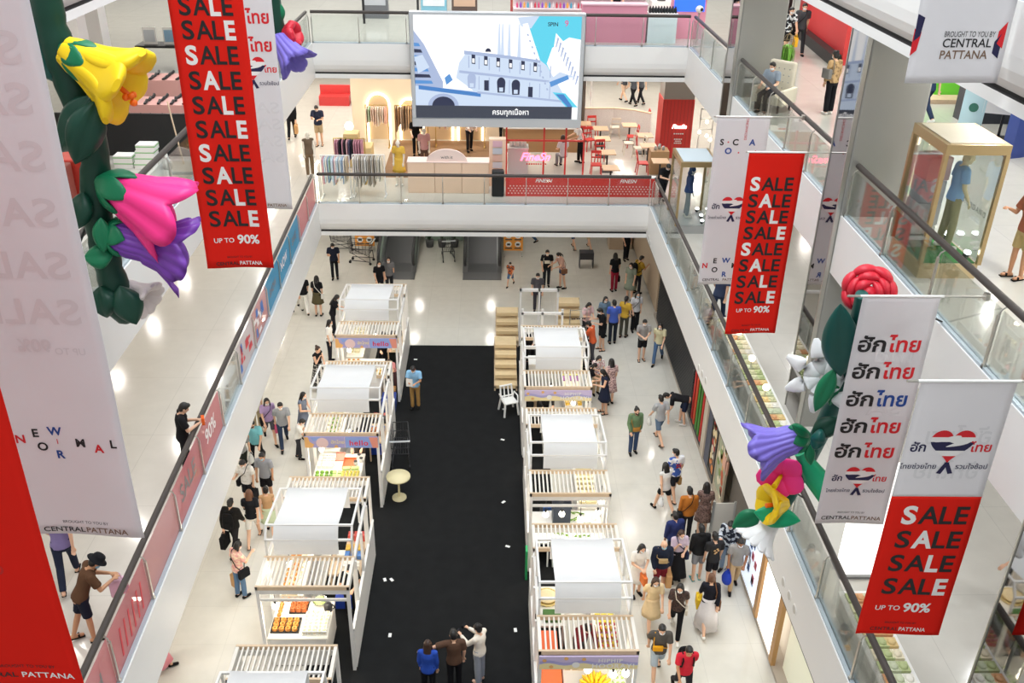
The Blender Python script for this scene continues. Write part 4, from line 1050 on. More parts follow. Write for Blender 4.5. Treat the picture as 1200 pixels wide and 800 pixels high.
def person(px, py, z, head, label, top='222222', bot='222233', pose='stand', fem=0, h=1.66, style='tee', leg='trousers', hair='k', cut=None, mask='w', skin=0, shoe='181818', hat=None, turn=0, sandals=False, at=None, cat='person', group=None, sitz=None, fine=True):
    """a clothed figure standing at image point (px, py) of level z, facing `head` degrees (0 = away from the camera, 90 = left, 180 = towards it)"""
    base = Vector(at) if at is not None else atz(px, py, z)
    if abs(base.z) < 1e-6 and -4.05 < base.x < 1.9 and base.y < 29.9: base.z = .0125
    lean, ra, la, rl, ll, hp, curl = POSES[pose] if isinstance(pose, str) else pose
    k = h/1.70; root = empty('person', base, R(head), label, cat, group); root.scale = (k, k, k)
    SW = .158 if fem else .178; HW = .088; q = 1. if not fem else .93
    piv = Vector((0, 0, .93)); Mx = Matrix.Rotation(-R(lean), 3, 'X')
    U = lambda p: piv+Mx @ (Vector(p)-piv)
    # legs first, to find the sole
    legs = []
    for sx, (sw, kn) in ((1, rl), (-1, ll)):
        hip = Vector((sx*HW, 0, .90)); a = R(sw); kne = hip+Vector((sx*.008, math.sin(a), -math.cos(a)))*.42
        b_ = R(sw-kn); ank = kne+Vector((0, math.sin(b_), -math.cos(b_)))*.41; legs.append((sx, hip, kne, ank, b_))
    low = min(l[3].z for l in legs)-.083; dz = -low
    if sitz is not None: dz = sitz/k-.93+.10
    sh = Vector((0, 0, dz))
    body = MB(); fl = Vector((1, 0, 0))
    tor = [(.80, .10, .085), (.86, .150*q, .108), (.94, .160 if not fem else .165, .112), (1.02, .145*q, .100), (1.10, .132*q, .093), (1.20, .148*q, .103), (1.30, .162*q, .110), (1.38, .150*q, .094), (1.43, .09, .066)]
    if fem: tor[6] = (1.29, .150, .118)
    def ringz(zc, rx, ry, infl=0., n=16): return [U((math.cos(2*PI*i/n)*(rx+infl), math.sin(2*PI*i/n)*(ry+infl)+(.0), zc))+sh for i in range(n)]
    body.rings([ringz(*t) for t in tor])
    nb, hc = U((0, .005, 1.40)), None
    Hm = Mx @ Matrix.Rotation(R(turn), 3, 'Z') @ Matrix.Rotation(-R(hp), 3, 'X')
    neck = U((0, .012, 1.465)); hc = neck+Hm @ Vector((0, .022, .105)); H = lambda v: hc+Hm @ Vector(v)+sh
    capsule(body, nb+sh, H((0, -.012, -.06)), .056*q, .050*q, 10)
    for c, r in (((0, 0, .015), (.076, .094, .098)), ((0, .018, -.045), (.058, .070, .068)), ((0, .055, -.088), (.030, .026, .022)), ((0, .095, -.022), (.014, .018, .022)), ((.078, -.005, -.01), (.010, .018, .028)), ((-.078, -.005, -.01), (.010, .018, .028))):
        body.ell(H(c), r, 12, 8, M=Hm)
    arms = []
    for sx, (sw, ab, el, tw) in ((1, ra), (-1, la)):
        shd = U((sx*SW, 0, 1.385)); a = R(sw); A = R(ab)
        ud = Vector((sx*math.sin(A), math.sin(a)*math.cos(A), -math.cos(a)*math.cos(A)))
        elb = shd+(Mx @ ud)*.275; e = R(sw+el); t = R(tw)
        fd = Vector((-sx*math.sin(t)+sx*math.sin(A)*.4, math.sin(e)*math.cos(t), -math.cos(e)*math.cos(t))).normalized(); fd = Mx @ fd
        wr = elb+fd*.245; arms.append((sx, shd+sh, elb+sh, wr+sh, fd))
        capsule(body, U((sx*.05, 0, 1.39))+sh, shd+sh, .052*q, .056*q); capsule(body, shd+sh, elb+sh, .050*q, .039*q); capsule(body, elb+sh, wr+sh, .039*q, .027*q)
        # hand: palm, thumb, four fingers
        side = (Mx @ Vector((sx, 0, 0))); side = (side-fd*side.dot(fd)).normalized(); nrm = fd.cross(side)*sx   # palm normal
        if nrm.dot(Mx @ Vector((-sx, 0, 0))) < -.2: nrm = -nrm
        wd = fd.cross(nrm).normalized(); pe = wr+fd*.085
        capsule(body, wr+fd*.01+sh, pe+sh, .030, .036, 9, .45, nrm)
        for i, (o, L) in enumerate(((-.031, .062), (-.0105, .074), (.0105, .070), (.031, .056))):
            f0 = pe+wd*o; c1, c2 = R(curl*.6), R(curl*1.5); d1 = fd*math.cos(c1)+nrm*math.sin(c1); d2 = fd*math.cos(c2)+nrm*math.sin(c2)
            f1 = f0+d1*(L*.6); capsule(body, f0+sh, f1+sh, .0095, .009, 6, cap=1); capsule(body, f1+sh, f1+d2*(L*.5)+sh, .009, .0078, 6, cap=1)
        tb = wr+fd*.030-wd*.026; td = (fd*.75-wd*.55+nrm*.35).normalized(); capsule(body, tb+sh, tb+td*.035+sh, .0125, .011, 6, cap=1); capsule(body, tb+td*.035+sh, tb+td*.035+(fd*.9+nrm*.4-wd*.1).normalized()*.028+sh, .011, .009, 6, cap=1)
    feet = []
    for sx, hip, kne, ank, b_ in legs:
        capsule(body, hip+sh, kne+sh, .082, .052); capsule(body, kne+sh, kne.lerp(ank, .35)+sh, .050, .050); capsule(body, kne.lerp(ank, .35)+sh, ank+sh, .050, .034)
        fdn = Vector((sx*.12, math.cos(b_*.5), math.sin(min(0, b_))*.55 if b_ < -.2 else 0.)).normalized()
        heel = ank+Vector((0, 0, -.038))-fdn*.035; toe = heel+fdn*.165
        capsule(body, heel+sh, toe+sh, .036, .030, 8); capsule(body, ank+sh, heel+fdn*.05+sh, .036, .034, 8); feet.append((heel+sh, toe+sh, fdn))
    sm = SKIN[skin]
    fused(body, 'body', sm, root, .0095, 1)
    # ---- clothes
    long_ = style in ('long', 'jacket', 'hoodie'); g = .014 if style != 'jacket' else .026
    T = MB(); zt = tor[1:] if leg not in ('dress',) else tor[1:]
    lo_tor = [t for t in tor if t[0] >= (.86 if style != 'crop' else 1.0)]
    rs = [ringz(a, b, c, g+(.012 if i == 0 else 0)+(.01 if style in ('jacket', 'hoodie') and i < 3 else 0)) for i, (a, b, c) in enumerate(lo_tor[:-1])]
    rs.append(ringz(1.425, .10, .074, g*.6)); T.rings(rs)
    for sx, s0, e0, w0, fd in arms:
        if style in ('sleeveless', 'strap'):
            if style == 'sleeveless': capsule(T, U((sx*.05, 0, 1.39))+sh, s0.lerp(e0, .02), .056*q+g*.6, .058*q+g*.5)
            continue
        capsule(T, U((sx*.05, 0, 1.385))+sh, s0, .056*q+g, .060*q+g)
        if long_: capsule(T, s0, e0, .058*q+g, .046*q+g); capsule(T, e0, e0.lerp(w0, .93), .046*q+g, .034*q+g*.8, cap=1)
        else: T.cyl(s0, s0.lerp(e0, .72), .060*q+g, .054*q+g+.008, 10)
    if style == 'hoodie': T.ell(H((0, -.09, -.10)), (.10, .06, .06), 10, 7, M=Hm)
    tm = top if not isinstance(top, str) else fab(top)
    fused(T, 'shirt' if style not in ('jacket', 'hoodie') else 'jacket', tm, root, .016, 2)
    bm_ = bot if not isinstance(bot, str) else fab(bot)
    if leg in ('skirt', 'dress', 'longskirt'):
        zl = {'skirt': .56, 'dress': .52, 'longskirt': .22}[leg]; n = 24; zz = [1.03, .94, .86, .74, .64, zl]; zz = [z_ for z_ in zz if z_ >= zl]
        rr = []
        kx = max(abs(l[2].y) for l in legs)
        for z_ in zz:
            t = max(0, (.94-z_)/.4); rx = .168+.07*t; ry = .126+.062*t+kx*.35*t
            rr.append([Vector((math.cos(2*PI*i/n)*(rx+.012*t*math.sin(i*PI/2)), math.sin(2*PI*i/n)*(ry+.012*t*math.sin(i*PI/2)), z_))+sh if z_ < .93 else U((math.cos(2*PI*i/n)*rx, math.sin(2*PI*i/n)*ry, z_))+sh for i in range(n)])
        rr2 = [[v*1 for v in r_] for r_ in rr[::-1]]
        for r_ in rr2:
            cx = sum((v for v in r_), Vector())/len(r_)
            for i, v in enumerate(r_): r_[i] = cx+(v-cx)*.95
        MB().rings(rr+rr2, 0, False, True).build('skirt', bm_, root)
    else:
        P = MB(); P.rings([[Vector((math.cos(2*PI*i/14)*rx, math.sin(2*PI*i/14)*ry, z_))+sh if z_ < .95 else U((math.cos(2*PI*i/14)*rx, math.sin(2*PI*i/14)*ry, z_))+sh for i in range(14)] for z_, rx, ry in ((.79, .12, .10), (.84, .162, .122), (.93, .172, .126), (1.02, .155, .112))])
        for (sx, hip, kne, ank, b_) in legs:
            wl = .012 if leg != 'wide' else .026
            capsule(P, hip+sh, hip.lerp(kne, .5)+sh, .094, .078)
            if leg == 'shorts': P.cyl(hip.lerp(kne, .3)+sh, hip.lerp(kne, .86)+sh, .088, .082, 10)
            elif leg == 'hot': P.cyl(hip.lerp(kne, .2)+sh, hip.lerp(kne, .5)+sh, .090, .090, 10)
            else: capsule(P, hip.lerp(kne, .5)+sh, kne+sh, .078, .056+wl, cap=1); capsule(P, kne+sh, kne.lerp(ank, .35)+sh, .057+wl, .055+wl, cap=1); P.cyl(kne.lerp(ank, .35)+sh, kne.lerp(ank, .97)+sh, .055+wl, .044+wl*1.2, 10)
        fused(P, 'trousers' if leg in ('trousers', 'wide') else 'shorts', bm_, root, .016, 2)
    # ---- shoes
    for heel, toe, fdn in feet:
        S = MB()
        if sandals:
            S.bar(heel+Vector((0, 0, -.030))-fdn*.03, toe+Vector((0, 0, -.030))+fdn*.03, .075, .016); S.bar(heel.lerp(toe, .65)+Vector((-.042, 0, -.0)), heel.lerp(toe, .65)+Vector((.042, 0, -.0)), .03, .055)
            S.build('sandal', fab(shoe), root)
        else:
            capsule(S, heel+Vector((0, 0, -.002)), toe+Vector((0, 0, -.002)), .043, .037, 10, cap=3); S.build('shoe', fab(shoe), root)
    # ---- head dressing
    cut = cut or ('long' if fem else 'short'); hm = HAIRM[hair]; Hh = MB()
    Hh.ell(H((0, -.014, .030)), (.086, .098, .096), 14, 9, M=Hm); Hh.ell(H((0, -.045, -.015)), (.078, .066, .085), 12, 8, M=Hm)
    if cut == 'short': Hh.ell(H((0, .05, .085)), (.062, .05, .035), 10, 7, M=Hm)
    if cut in ('long', 'mid'):
        L = .34 if cut == 'long' else .17
        Hh.rings([[H((math.cos(2*PI*i/12)*w_, y_+math.sin(2*PI*i/12)*d_, z_)) for i in range(12)] for z_, w_, y_, d_ in ((.05, .08, -.05, .05), (-.06, .088, -.065, .045), (-.06-L*.5, .092, -.085, .035), (-.06-L*.9, .075, -.085, .028), (-.06-L, .04, -.08, .015))])
        for sx in (-1, 1): capsule(Hh, H((sx*.072, .01, .03)), H((sx*.090, .005, -.13)), .024, .024, 7); capsule(Hh, H((sx*.090, .005, -.13)), H((sx*.088, .03, -.13-L*.35)), .024, .014, 7)
    if cut == 'pony': capsule(Hh, H((0, -.10, .03)), H((0, -.14, -.12)), .034, .022, 8); capsule(Hh, H((0, -.14, -.12)), H((0, -.12, -.22)), .024, .008, 8)
    if cut == 'bun': Hh.ell(H((0, -.09, .085)), .045, 10, 8, M=Hm)
    if cut == 'bob':
        for sx in (-1, 0, 1): capsule(Hh, H((sx*.06, -.04, .02)), H((sx*.068, -.04, -.09)), .035, .032, 8)
    if cut != 'none': fused(Hh, 'hair', hm, root, .012, 2)
    if mask: MB().ell(H((0, .040, -.050)), (.062, .062, .050), 12, 8, M=Hm).build('face_mask', MASKM[mask], root)
    else: MB().ell(H((0, .082, -.066)), (.022, .008, .007), 8, 6, M=Hm).build('mouth', M_LIP, root)
    for sx in (-1, 1): MB().ell(H((sx*.030, .082, .012)), (.012, .008, .006), 8, 6, M=Hm).build('eye', M_EYE, root)
    if hat:
        kind, hx = hat; C_ = MB()
        if kind == 'bucket': C_.rings([[H((math.cos(2*PI*i/18)*r_, -.008+math.sin(2*PI*i/18)*r_*1.1, z_)) for i in range(18)] for z_, r_ in ((.035, .155), (.045, .150), (.058, .098), (.11, .093), (.135, .08), (.14, .03))])
        elif kind == 'cap':
            C_.rings([[H((math.cos(2*PI*i/18)*r_, -.008+math.sin(2*PI*i/18)*r_*1.12, z_)) for i in range(18)] for z_, r_ in ((.035, .095), (.08, .095), (.12, .075), (.138, .03))]); C_.ell(H((0, .11, .045)), (.07, .075, .012), 12, 6, M=Hm)
        else: C_.ell(H((0, -.02, .045)), (.098, .112, .098), 14, 9, M=Hm); C_.ell(H((0, -.05, -.05)), (.088, .085, .10), 12, 8, M=Hm)
        C_.build('hat' if kind != 'scarf' else 'headscarf', fab(hx), root)
    F = Fig(); F.root = root; F.arms = arms; F.U = U; F.sh = sh; F.k = k; F.H = H
    Mw = Matrix.Rotation(R(head), 3, 'Z'); F.w = lambda v: Mw @ (Vector(v)*k)+base; F.Mw = Mw; F.head = head
    F.hand = lambda sx: F.w([a for a in arms if a[0] == sx][0][3]+[a for a in arms if a[0] == sx][0][4]*.10)
    return F

# ---- things people carry (each a thing of its own)
M_KRAFT = mat('kraft_paper', s2l(196, 150, 98), .7, noise=.05)
def carry_bag(F, sx, label, m, w=.28, h=.32, d=.12, kind='shopping_bag', cat='bag', drop=.12, plastic=False):
    P = F.hand(sx); t = empty(kind, (P.x, P.y, P.z-drop-h), R(F.head+90), label, cat)
    n = 12; mb = MB()
    if plastic:
        mb.rings([[Vector((math.cos(2*PI*i/n)*w/2*s_, math.sin(2*PI*i/n)*d/2*s_*1.3, z_)) for i in range(n)] for z_, s_ in ((0, .6), (.03, .95), (h*.4, 1.05), (h*.75, .8), (h, .45))])
    else: mb.bb((-w/2, -d/2, 0), (w/2, d/2, h))
    o = mb.build('bag_body', m, t)
    if not plastic: bevel(o, .012, 1)
    for y in (-d*.35, d*.35): MB().tube([(-w*.25, y, h-.01), (-w*.18, y*.5, h+drop*.75), (0, 0, h+drop), (w*.18, y*.5, h+drop*.75), (w*.25, y, h-.01)], .008, 6).build('handle', m, t)
    return t
def shoulder_bag(F, sx, label, m, w=.26, h=.20, d=.10, cross=True, kind='shoulder_bag', y=.02, z=.86):
    """bag on the hip with a strap over the (other) shoulder"""
    k = F.k; c = F.U((sx*.21, y, z))+F.sh; t = empty(kind, F.w(c), R(F.head), label, 'bag')
    loc = lambda v: (Vector(v)+F.sh-c)*k
    o = MB().bb((-d/2*k, -w/2*k, -h/2*k), (d/2*k, w/2*k, h/2*k)).build('bag_body', m, t); bevel(o, .02, 2)
    s2 = -sx if cross else sx
    front = [F.U((sx*.19, .05, z+.1)), F.U((sx*.10, .135, 1.12)), F.U((s2*.05 if cross else sx*.13, .130, 1.28)), F.U((s2*.10, .05, 1.465)), F.U((s2*.09, -.06, 1.45)), F.U((s2*.03 if cross else sx*.13, -.135, 1.28)), F.U((sx*.12, -.13, 1.1)), F.U((sx*.19, -.04, z+.1))]
    MB().tube([loc(v) for v in front], .011, 6).build('strap', m, t)
    return t
def backpack(F, label, m):
    k = F.k; c = F.U((0, -.21, 1.17))+F.sh; t = empty('backpack', F.w(c), R(F.head), label, 'bag'); loc = lambda v: (Vector(v)+F.sh-c)*k
    mb = MB(); pad(mb, [loc(F.U((0, -.205, z))) for z in (.95, .98, 1.06, 1.18, 1.30, 1.37, 1.40)], [.10*k, .14*k, .155*k, .15*k, .14*k, .12*k, .07*k], [.05*k, .075*k, .085*k, .08*k, .07*k, .055*k, .03*k], F.Mw.transposed() @ (F.Mw @ Vector((0, -1, 0))), 0, 16)
    mb.build('bag_body', m, t)
    mb = MB(); pad(mb, [loc(F.U((0, -.29, z))) for z in (.98, 1.02, 1.10, 1.16)], [.08*k, .11*k, .11*k, .09*k], [.02*k, .03*k, .03*k, .015*k], (0, -1, 0), 0, 12); mb.build('pocket', m, t)
    for sx in (-1, 1): MB().tube([loc(F.U(v)) for v in ((sx*.10, -.13, 1.38), (sx*.11, .0, 1.455), (sx*.115, .11, 1.34), (sx*.13, .10, 1.15), (sx*.15, -.02, 1.04), (sx*.11, -.13, 1.0))], .018*k, 6).build('strap', m, t)
    return t
def pouch(F, label, m, z=1.05, x=0.0):
    c = F.U((x, .165, z))+F.sh; t = empty('waist_pouch', F.w(c), R(F.head), label, 'bag'); k = F.k; loc = lambda v: (Vector(v)+F.sh-c)*k
    o = MB().bb((-.11*k, -.03*k, -.065*k), (.11*k, .035*k, .065*k)).build('bag_body', m, t); bevel(o, .02, 2)
    MB().tube([loc(v) for v in (F.U((x+.08, .15, z+.02)), F.U((.15, .10, 1.22)), F.U((.13, .03, 1.46)), F.U((.05, -.13, 1.34)), F.U((-.14, -.11, 1.1)), F.U((-.16, .08, 1.03)), F.U((x-.09, .15, z)))], .010, 6).build('strap', m, t)
    return t
def in_hand(F, sx, name, label, cat, size, m, ahead=.02):
    a = [q for q in F.arms if q[0] == sx][0]; P = F.w(a[3]+a[4]*(.09+ahead)); 
    o = MB().box((0, 0, 0), size).build(name, m, None, P, R(F.head)); bevel(o, .006, 1); tag(o, label, cat); return o
# ------------------------------------------------------------------ the crowd
P_ = person; G_ = 0.
# ground floor, left of the stalls
P_(393, 327, G_, 185, 'person in navy shirt and dark trousers walking by the far shopping carts', '1c2030', '15161c', 'phone1', skin=1)
P_(446, 350, G_, 200, 'person in black top and white mask behind the farthest left stall', '16161a', '22222a', 'relax', fem=1)
F = P_(457, 345, G_, 190, 'person in grey top with a grey bag behind the farthest left stall', '77777a', '24262c', 'relax', fem=1)
shoulder_bag(F, -1, 'grey shoulder bag on the person in grey behind the farthest left stall', fab('6a6c70'))
P_(347, 362, G_, 10, 'person in white trousers half hidden behind the left fascia edge', 'd8d2c8', 'e6e2da', 'walk', fem=1)
F = P_(358, 367, G_, 15, 'person in black top and white trousers walking away, seen from behind', '17171b', 'e9e6e0', 'walk2', fem=1, leg='wide')
F = P_(374, 370, G_, 350, 'person in black top and olive skirt with a white bag, seen from behind', '16161a', '5a5138', 'stand', fem=1, leg='skirt')
shoulder_bag(F, 1, 'small white bag on the person in the olive skirt', fab('e8e4dc'), .2, .18, .08)
P_(375, 456, G_, 235, 'person in sleeveless black top holding a hand to the chin by the left stall', '15151a', fab2('17171b', 'b9b5ae', 18), 'chin', fem=1, style='sleeveless', leg='longskirt', cut='bun', hair='b', mask=None)
P_(392, 392, G_, 275, 'dark-haired person in black leaning at the farthest left stall counter', '14141a', '1a1a20', 'reach', fem=1)
P_(388, 424, G_, 265, 'person in white top standing beside the hello stall at the carpet end', 'e4e2de', '23232c', 'stand', fem=1)
P_(358, 513, G_, 250, 'person in sleeveless slate-blue dress and white mask by the middle left stall', '717a8c', '717a8c', 'front', fem=1, style='sleeveless', leg='dress')
P_(352, 537, G_, 270, 'child in white shirt standing beside the middle left stall', 'e8e6e0', '35363c', 'reach', h=1.42)
F = P_(334, 523, G_, 195, 'person in grey tee and jeans carrying a pink bag', '9a9ca0', '2d3a52', 'walk')
carry_bag(F, 1, 'small pink bag held by the person in grey tee and jeans', fab('e86a90'), .18, .2, .08, drop=.08)
F = P_(318, 518, G_, 205, 'person in lilac top and grey skirt with a black shoulder bag', 'b69ac6', '55555c', 'walk2', fem=1, leg='shorts', cut='mid')
shoulder_bag(F, 1, 'black shoulder bag on the person in the lilac top', fab('151518'))
P_(303, 506, G_, 20, 'person in cream top behind the one in the lilac top', 'd9d2bd', 'b8a888', 'stand', cut='short', h=1.6)
P_(303, 545, G_, 180, 'person in turquoise shirt and black mask walking towards the camera', '7fc8d2', '17171b', 'walk', mask='k')
F = P_(287, 556, G_, 175, 'person in grey shirt and dark shorts close to the left fascia edge', '8a8c8e', '20241f', 'walk2', leg='shorts')
carry_bag(F, -1, 'clear plastic bag held by the person in dark shorts near the left edge', fab('dfe0dc'), .24, .28, .12, plastic=True)
P_(315, 587, G_, 170, 'person in grey tee, black shorts and blue mask', '94969c', '141418', 'relax', leg='shorts', mask='b', skin=1)
F = P_(294, 594, G_, 165, 'person in white printed tee with a black crossbody bag', fab2('eceae6', 'dcd9d2', 8), '1c1c22', 'phone1', leg='shorts')
shoulder_bag(F, 1, 'black crossbody bag on the person in the white tee', fab('141418'))
carry_bag(F, -1, 'black bag hanging from the hand of the person in the white tee', fab('17171b'), .3, .34, .12)
P_(299, 634, G_, 5, 'person with long brown hair, black top and white shorts seen from behind', '1b1c22', 'eae7df', 'walk', fem=1, leg='shorts', hair='g', skin=0, sandals=True)
F = P_(277, 646, G_, 350, 'person in black jacket with a backpack, seen from behind', '1d1b1a', '232124', 'walk2', style='jacket')
backpack(F, 'black backpack on the person in the black jacket', fab('121214'))
carry_bag(F, -1, 'big black shopping bag carried by the person with the backpack', fab('111113'), .34, .36, .14)
F = P_(318, 626, G_, 10, 'person in tan top and pale green skirt seen from behind', 'c39a70', 'c4d0ae', 'walk2', fem=1, style='sleeveless', leg='skirt', cut='bun', h=1.55)
F = P_(284, 699, G_, 320, 'person in pink floral top and blue jeans reading a phone', fab2('e7a9a0', 'f0d3b8', 16), '5b7898', 'phone1', fem=1, cut='bob')
shoulder_bag(F, 1, 'black shoulder bag on the person in the pink floral top', fab('17171a'), .3, .24, .1)
carry_bag(F, -1, 'brown paper shopping bag held by the person in the pink floral top', M_KRAFT, .32, .38, .14)
P_(185, 783, G_, 300, 'person in pink skirt mostly hidden under the left walkway', 'e6a0ac', 'ef9aa8', 'walk', fem=1, leg='longskirt')

# on the carpet
F = P_(487, 479, G_, 172, 'person in light blue shirt and khaki trousers standing on the black carpet', '8fbfe4', 'a8834e', 'phone', skin=1)
in_hand(F, 1, 'paper_sheet', 'white paper held by the person in the light blue shirt', 'paper', (.21, .01, .28), fab('f0efec'))
P_(503, 818, G_, 355, 'person with long dark hair in a royal blue jumper on the carpet', '2b4fb0', '15151a', 'stand', fem=1, style='long', leg='trousers', hair='b', h=1.62)
P_(533, 809, G_, 8, 'person in brown tee with an arm round the one in royal blue', '5a4234', '16161a', 'hug', h=1.70)
F = P_(562, 798, G_, 55, 'person in cream blouse and grey trousers taking a photo on the carpet', 'efe6d8', '9fa4ac', 'photo', fem=1, style='long', leg='wide', cut='bun', shoe='e0b8a0')
in_hand(F, 1, 'camera', 'small dark camera held up by the person in the cream blouse', 'camera', (.12, .06, .08), fab('1a1a1e'))
in_hand(F, -1, 'phone', 'phone held up by the person in the cream blouse', 'phone', (.08, .012, .15), fab('3a3a44'))

# far end
P_(629, 365, G_, 178, 'person in grey and orange uniform standing behind the wooden shelves', fab2('4c4a50', '55535a', 3), '3a3840', 'stand')
F = P_(640, 336, G_, 180, 'person in black with a cream chest bag at the far end', '17171b', '24262c', 'relax')
pouch(F, 'cream chest bag on the person in black at the far end', fab('ddd5c4'), 1.2)
F = P_(658, 338, G_, 110, 'person in dusty pink top and denim shorts pointing at the far end', 'c9a090', '3d4d68', 'reach', fem=1, leg='hot', cut='pony')
shoulder_bag(F, -1, 'brown bag on the person in the dusty pink top', fab('8a6048'))
P_(598, 335, G_, 160, 'small child in orange top running by the travelator', fab2('c8662e', '3a3a40', 9), '5a7aa0', 'walk', h=1.12, leg='shorts', mask='w')
F = P_(719, 341, G_, 15, 'person in black top and dark red trousers with a black bag', '17171b', '9c2338', 'stand', fem=1)
carry_bag(F, 1, 'black handbag held by the person in dark red trousers', fab('141417'), .26, .24, .12)
F = P_(746, 344, G_, 300, 'person in mustard shirt with a black backpack by the far shop', 'c09838', '26262c', 'phone1')
backpack(F, 'black backpack on the person in the mustard shirt', fab('131316'))
P_(737, 352, G_, 150, 'person in grey-green dress beside the one in the mustard shirt', '8c9484', '8c9484', 'stand', fem=1, leg='dress')
F = P_(743, 388, G_, 190, 'person in pale grey tee and black trousers with a crossbody strap', 'c4c2c4', '19191d', 'relax', fem=1, leg='wide', mask='b')
shoulder_bag(F, 1, 'black crossbody bag on the person in the pale grey tee', fab('17171a'))
P_(751, 422, G_, 185, 'person in grey tee and black shorts walking with the one in jeans', '9d9a98', '1c1c20', 'front', leg='shorts', sandals=True)
P_(770, 425, G_, 160, 'person in cream cardigan and jeans beside the dark shutter', 'cfc8a4', '4c6688', 'walk', fem=1)
P_(717, 402, G_, 5, 'person in cobalt blue tee seen from behind in the crowd', '4860b4', '1e2430', 'stand', h=1.72)
P_(730, 395, G_, 330, 'person in mustard top with a ponytail in the crowd', 'c8a03c', '4a483e', 'relax', fem=1, cut='pony')
P_(704, 410, G_, 100, 'person in black sports shirt looking at a phone in the crowd', '141418', '1a1a1e', 'phone', leg='shorts', h=1.72, sandals=True)
P_(693, 426, G_, 60, 'person in grey uniform with orange shoulders at the far right stall', 'd8623a', '4a484e', 'reach')
P_(686, 400, G_, 205, 'person in pale pink top and white mask behind the uniformed one', 'd9b7b7', '2a2a30', 'phone', fem=1)
P_(706, 394, G_, 195, 'person in blue-grey top at the back of the crowd', '6f8598', '2a2c34', 'stand', fem=1)
P_(683, 432, G_, 80, 'person in black headscarf and black dress at the far right stall', '141417', '141417', 'reach', fem=1, leg='longskirt', style='long', hat=('scarf', '121215'))
P_(698, 462, G_, 195, 'person in white printed tee and tan trousers by the right stalls', fab2('ecebe8', 'b05060', 30), 'c0a888', 'phone', fem=1, cut='mid', h=1.55)
P_(688, 470, G_, 265, 'girl in black with short hair at the right stalls', '17171b', '1d1d22', 'reach', fem=1, cut='bob', h=1.48)
P_(707, 484, G_, 100, 'person with long hair in a navy dress and sandals at the right stalls', '20263c', '20263c', 'phone', fem=1, style='sleeveless', leg='dress', sandals=True)
P_(714, 473, G_, 20, 'person in floral dress behind the one in the navy dress', fab2('d8b8b0', '8a6a70', 24), fab2('d8b8b0', '8a6a70', 24), 'stand', fem=1, leg='dress')
F = P_(741, 531, G_, 190, 'person in green jacket, pink top and jeans facing the camera', '66805e', '37496a', 'relax', fem=1, style='jacket', mask='k', cut='bun')
pouch(F, 'tan waist bag on the person in the green jacket', fab('a87838'), .98)
F = P_(771, 517, G_, 20, 'person in grey tee and denim shorts walking away by the shops', 'a9abae', '5d7088', 'walk', leg='shorts', sandals=True)
carry_bag(F, -1, 'pale plastic bag held by the person in denim shorts', fab('d9d9d4'), .2, .24, .1, plastic=True)
P_(801, 497, G_, 80, 'person in black bending down by the shop wall', '1c1c20', '1d2740', 'bend', leg='shorts', mask=None, shoe='e4e0dc')
F = P_(788, 584, G_, 20, 'person in white and blue sports jersey beside the one in black shorts', fab2('e6e6ea', '3a5cae', 5), '23262e', 'carry', leg='shorts', sandals=True, turn=40)
carry_bag(F, 1, 'tan bag held by the person in the sports jersey', fab('b08a58'), .22, .24, .1)
mb = MB(); put_text(mb, '25', 0, 0, .13, align='CENTER', bold=.04)
nb = mb.build('shirt_number', mat('number_red', s2l(190, 40, 50), .7), F.root, recalc=False); nb.rotation_euler = (0, 0, 0); nb.location = F.U((0, -.128, 1.16))+F.sh
F = P_(776, 600, G_, 25, 'person in white vest and black hot pants with long hair', 'e2dfdb', '17171b', 'walk2', fem=1, style='sleeveless', leg='hot')
carry_bag(F, -1, 'white plastic bag held by the person in hot pants', fab('e8e8ea'), .2, .26, .1, plastic=True)
# lower right
F = P_(802, 632, G_, 5, 'person in amber-brown top with a bag strap, seen from behind', 'b06a28', '1b1b20', 'stand', style='long')
shoulder_bag(F, -1, 'black bag slung on the person in the amber top', fab('161619'))
P_(821, 626, G_, 355, 'person in brown printed dress seen from behind', fab2('8a6e64', '5a4440', 26), fab2('8a6e64', '5a4440', 26), 'stand', fem=1, leg='dress')
F = P_(786, 660, G_, 15, 'person in navy jacket seen behind the one in lilac', '2b3566', '20242e', 'stand', style='jacket', h=1.6)
F = P_(790, 680, G_, 190, 'person in lilac blouse and black skirt with a crossbody strap', 'c8b6c6', '16161b', 'chin', fem=1, leg='longskirt', cut='bob', hair='b')
shoulder_bag(F, -1, 'navy crossbody bag on the person in the lilac blouse', fab('232a44'))
F = P_(771, 694, G_, 180, 'bald person in navy jacket and maroon tee with a tan chest bag', '1f2638', '7a1f2c', 'relax', style='jacket', cut='none', leg='shorts', mask='b', h=1.68)
pouch(F, 'tan chest bag on the person in the navy jacket', fab('b49a70'), 1.16)
carry_bag(F, -1, 'brown paper bag held by the person in the navy jacket', M_KRAFT, .3, .38, .14)
F = P_(745, 697, G_, 195, 'person with long black hair in a white dress by the near right stall', 'e9e5e0', 'e9e5e0', 'front', fem=1, leg='dress')
carry_bag(F, 1, 'orange and white bag held by the person in the white dress', fab('d8743c'), .26, .26, .1)
P_(761, 735, G_, 185, 'person with long hair in a cream dress walking towards the camera', 'dcc39a', 'dcc39a', 'walk', fem=1, leg='dress', hair='b')
F = P_(790, 743, G_, 165, 'person in brown patterned blouse and black trousers', fab2('4c3630', '2e2220', 30), '131317', 'walk2', fem=1, mask='w', shoe='e6e2dc')
shoulder_bag(F, -1, 'cream crossbody bag on the person in the brown blouse', fab('d8cfc0'), .2, .16, .07)
P_(815, 678, G_, 5, 'person in black hoodie and grey shorts seen from behind', '202022', '8a8c92', 'stand', style='hoodie', leg='shorts', sandals=True, shoe='2aa0a0')
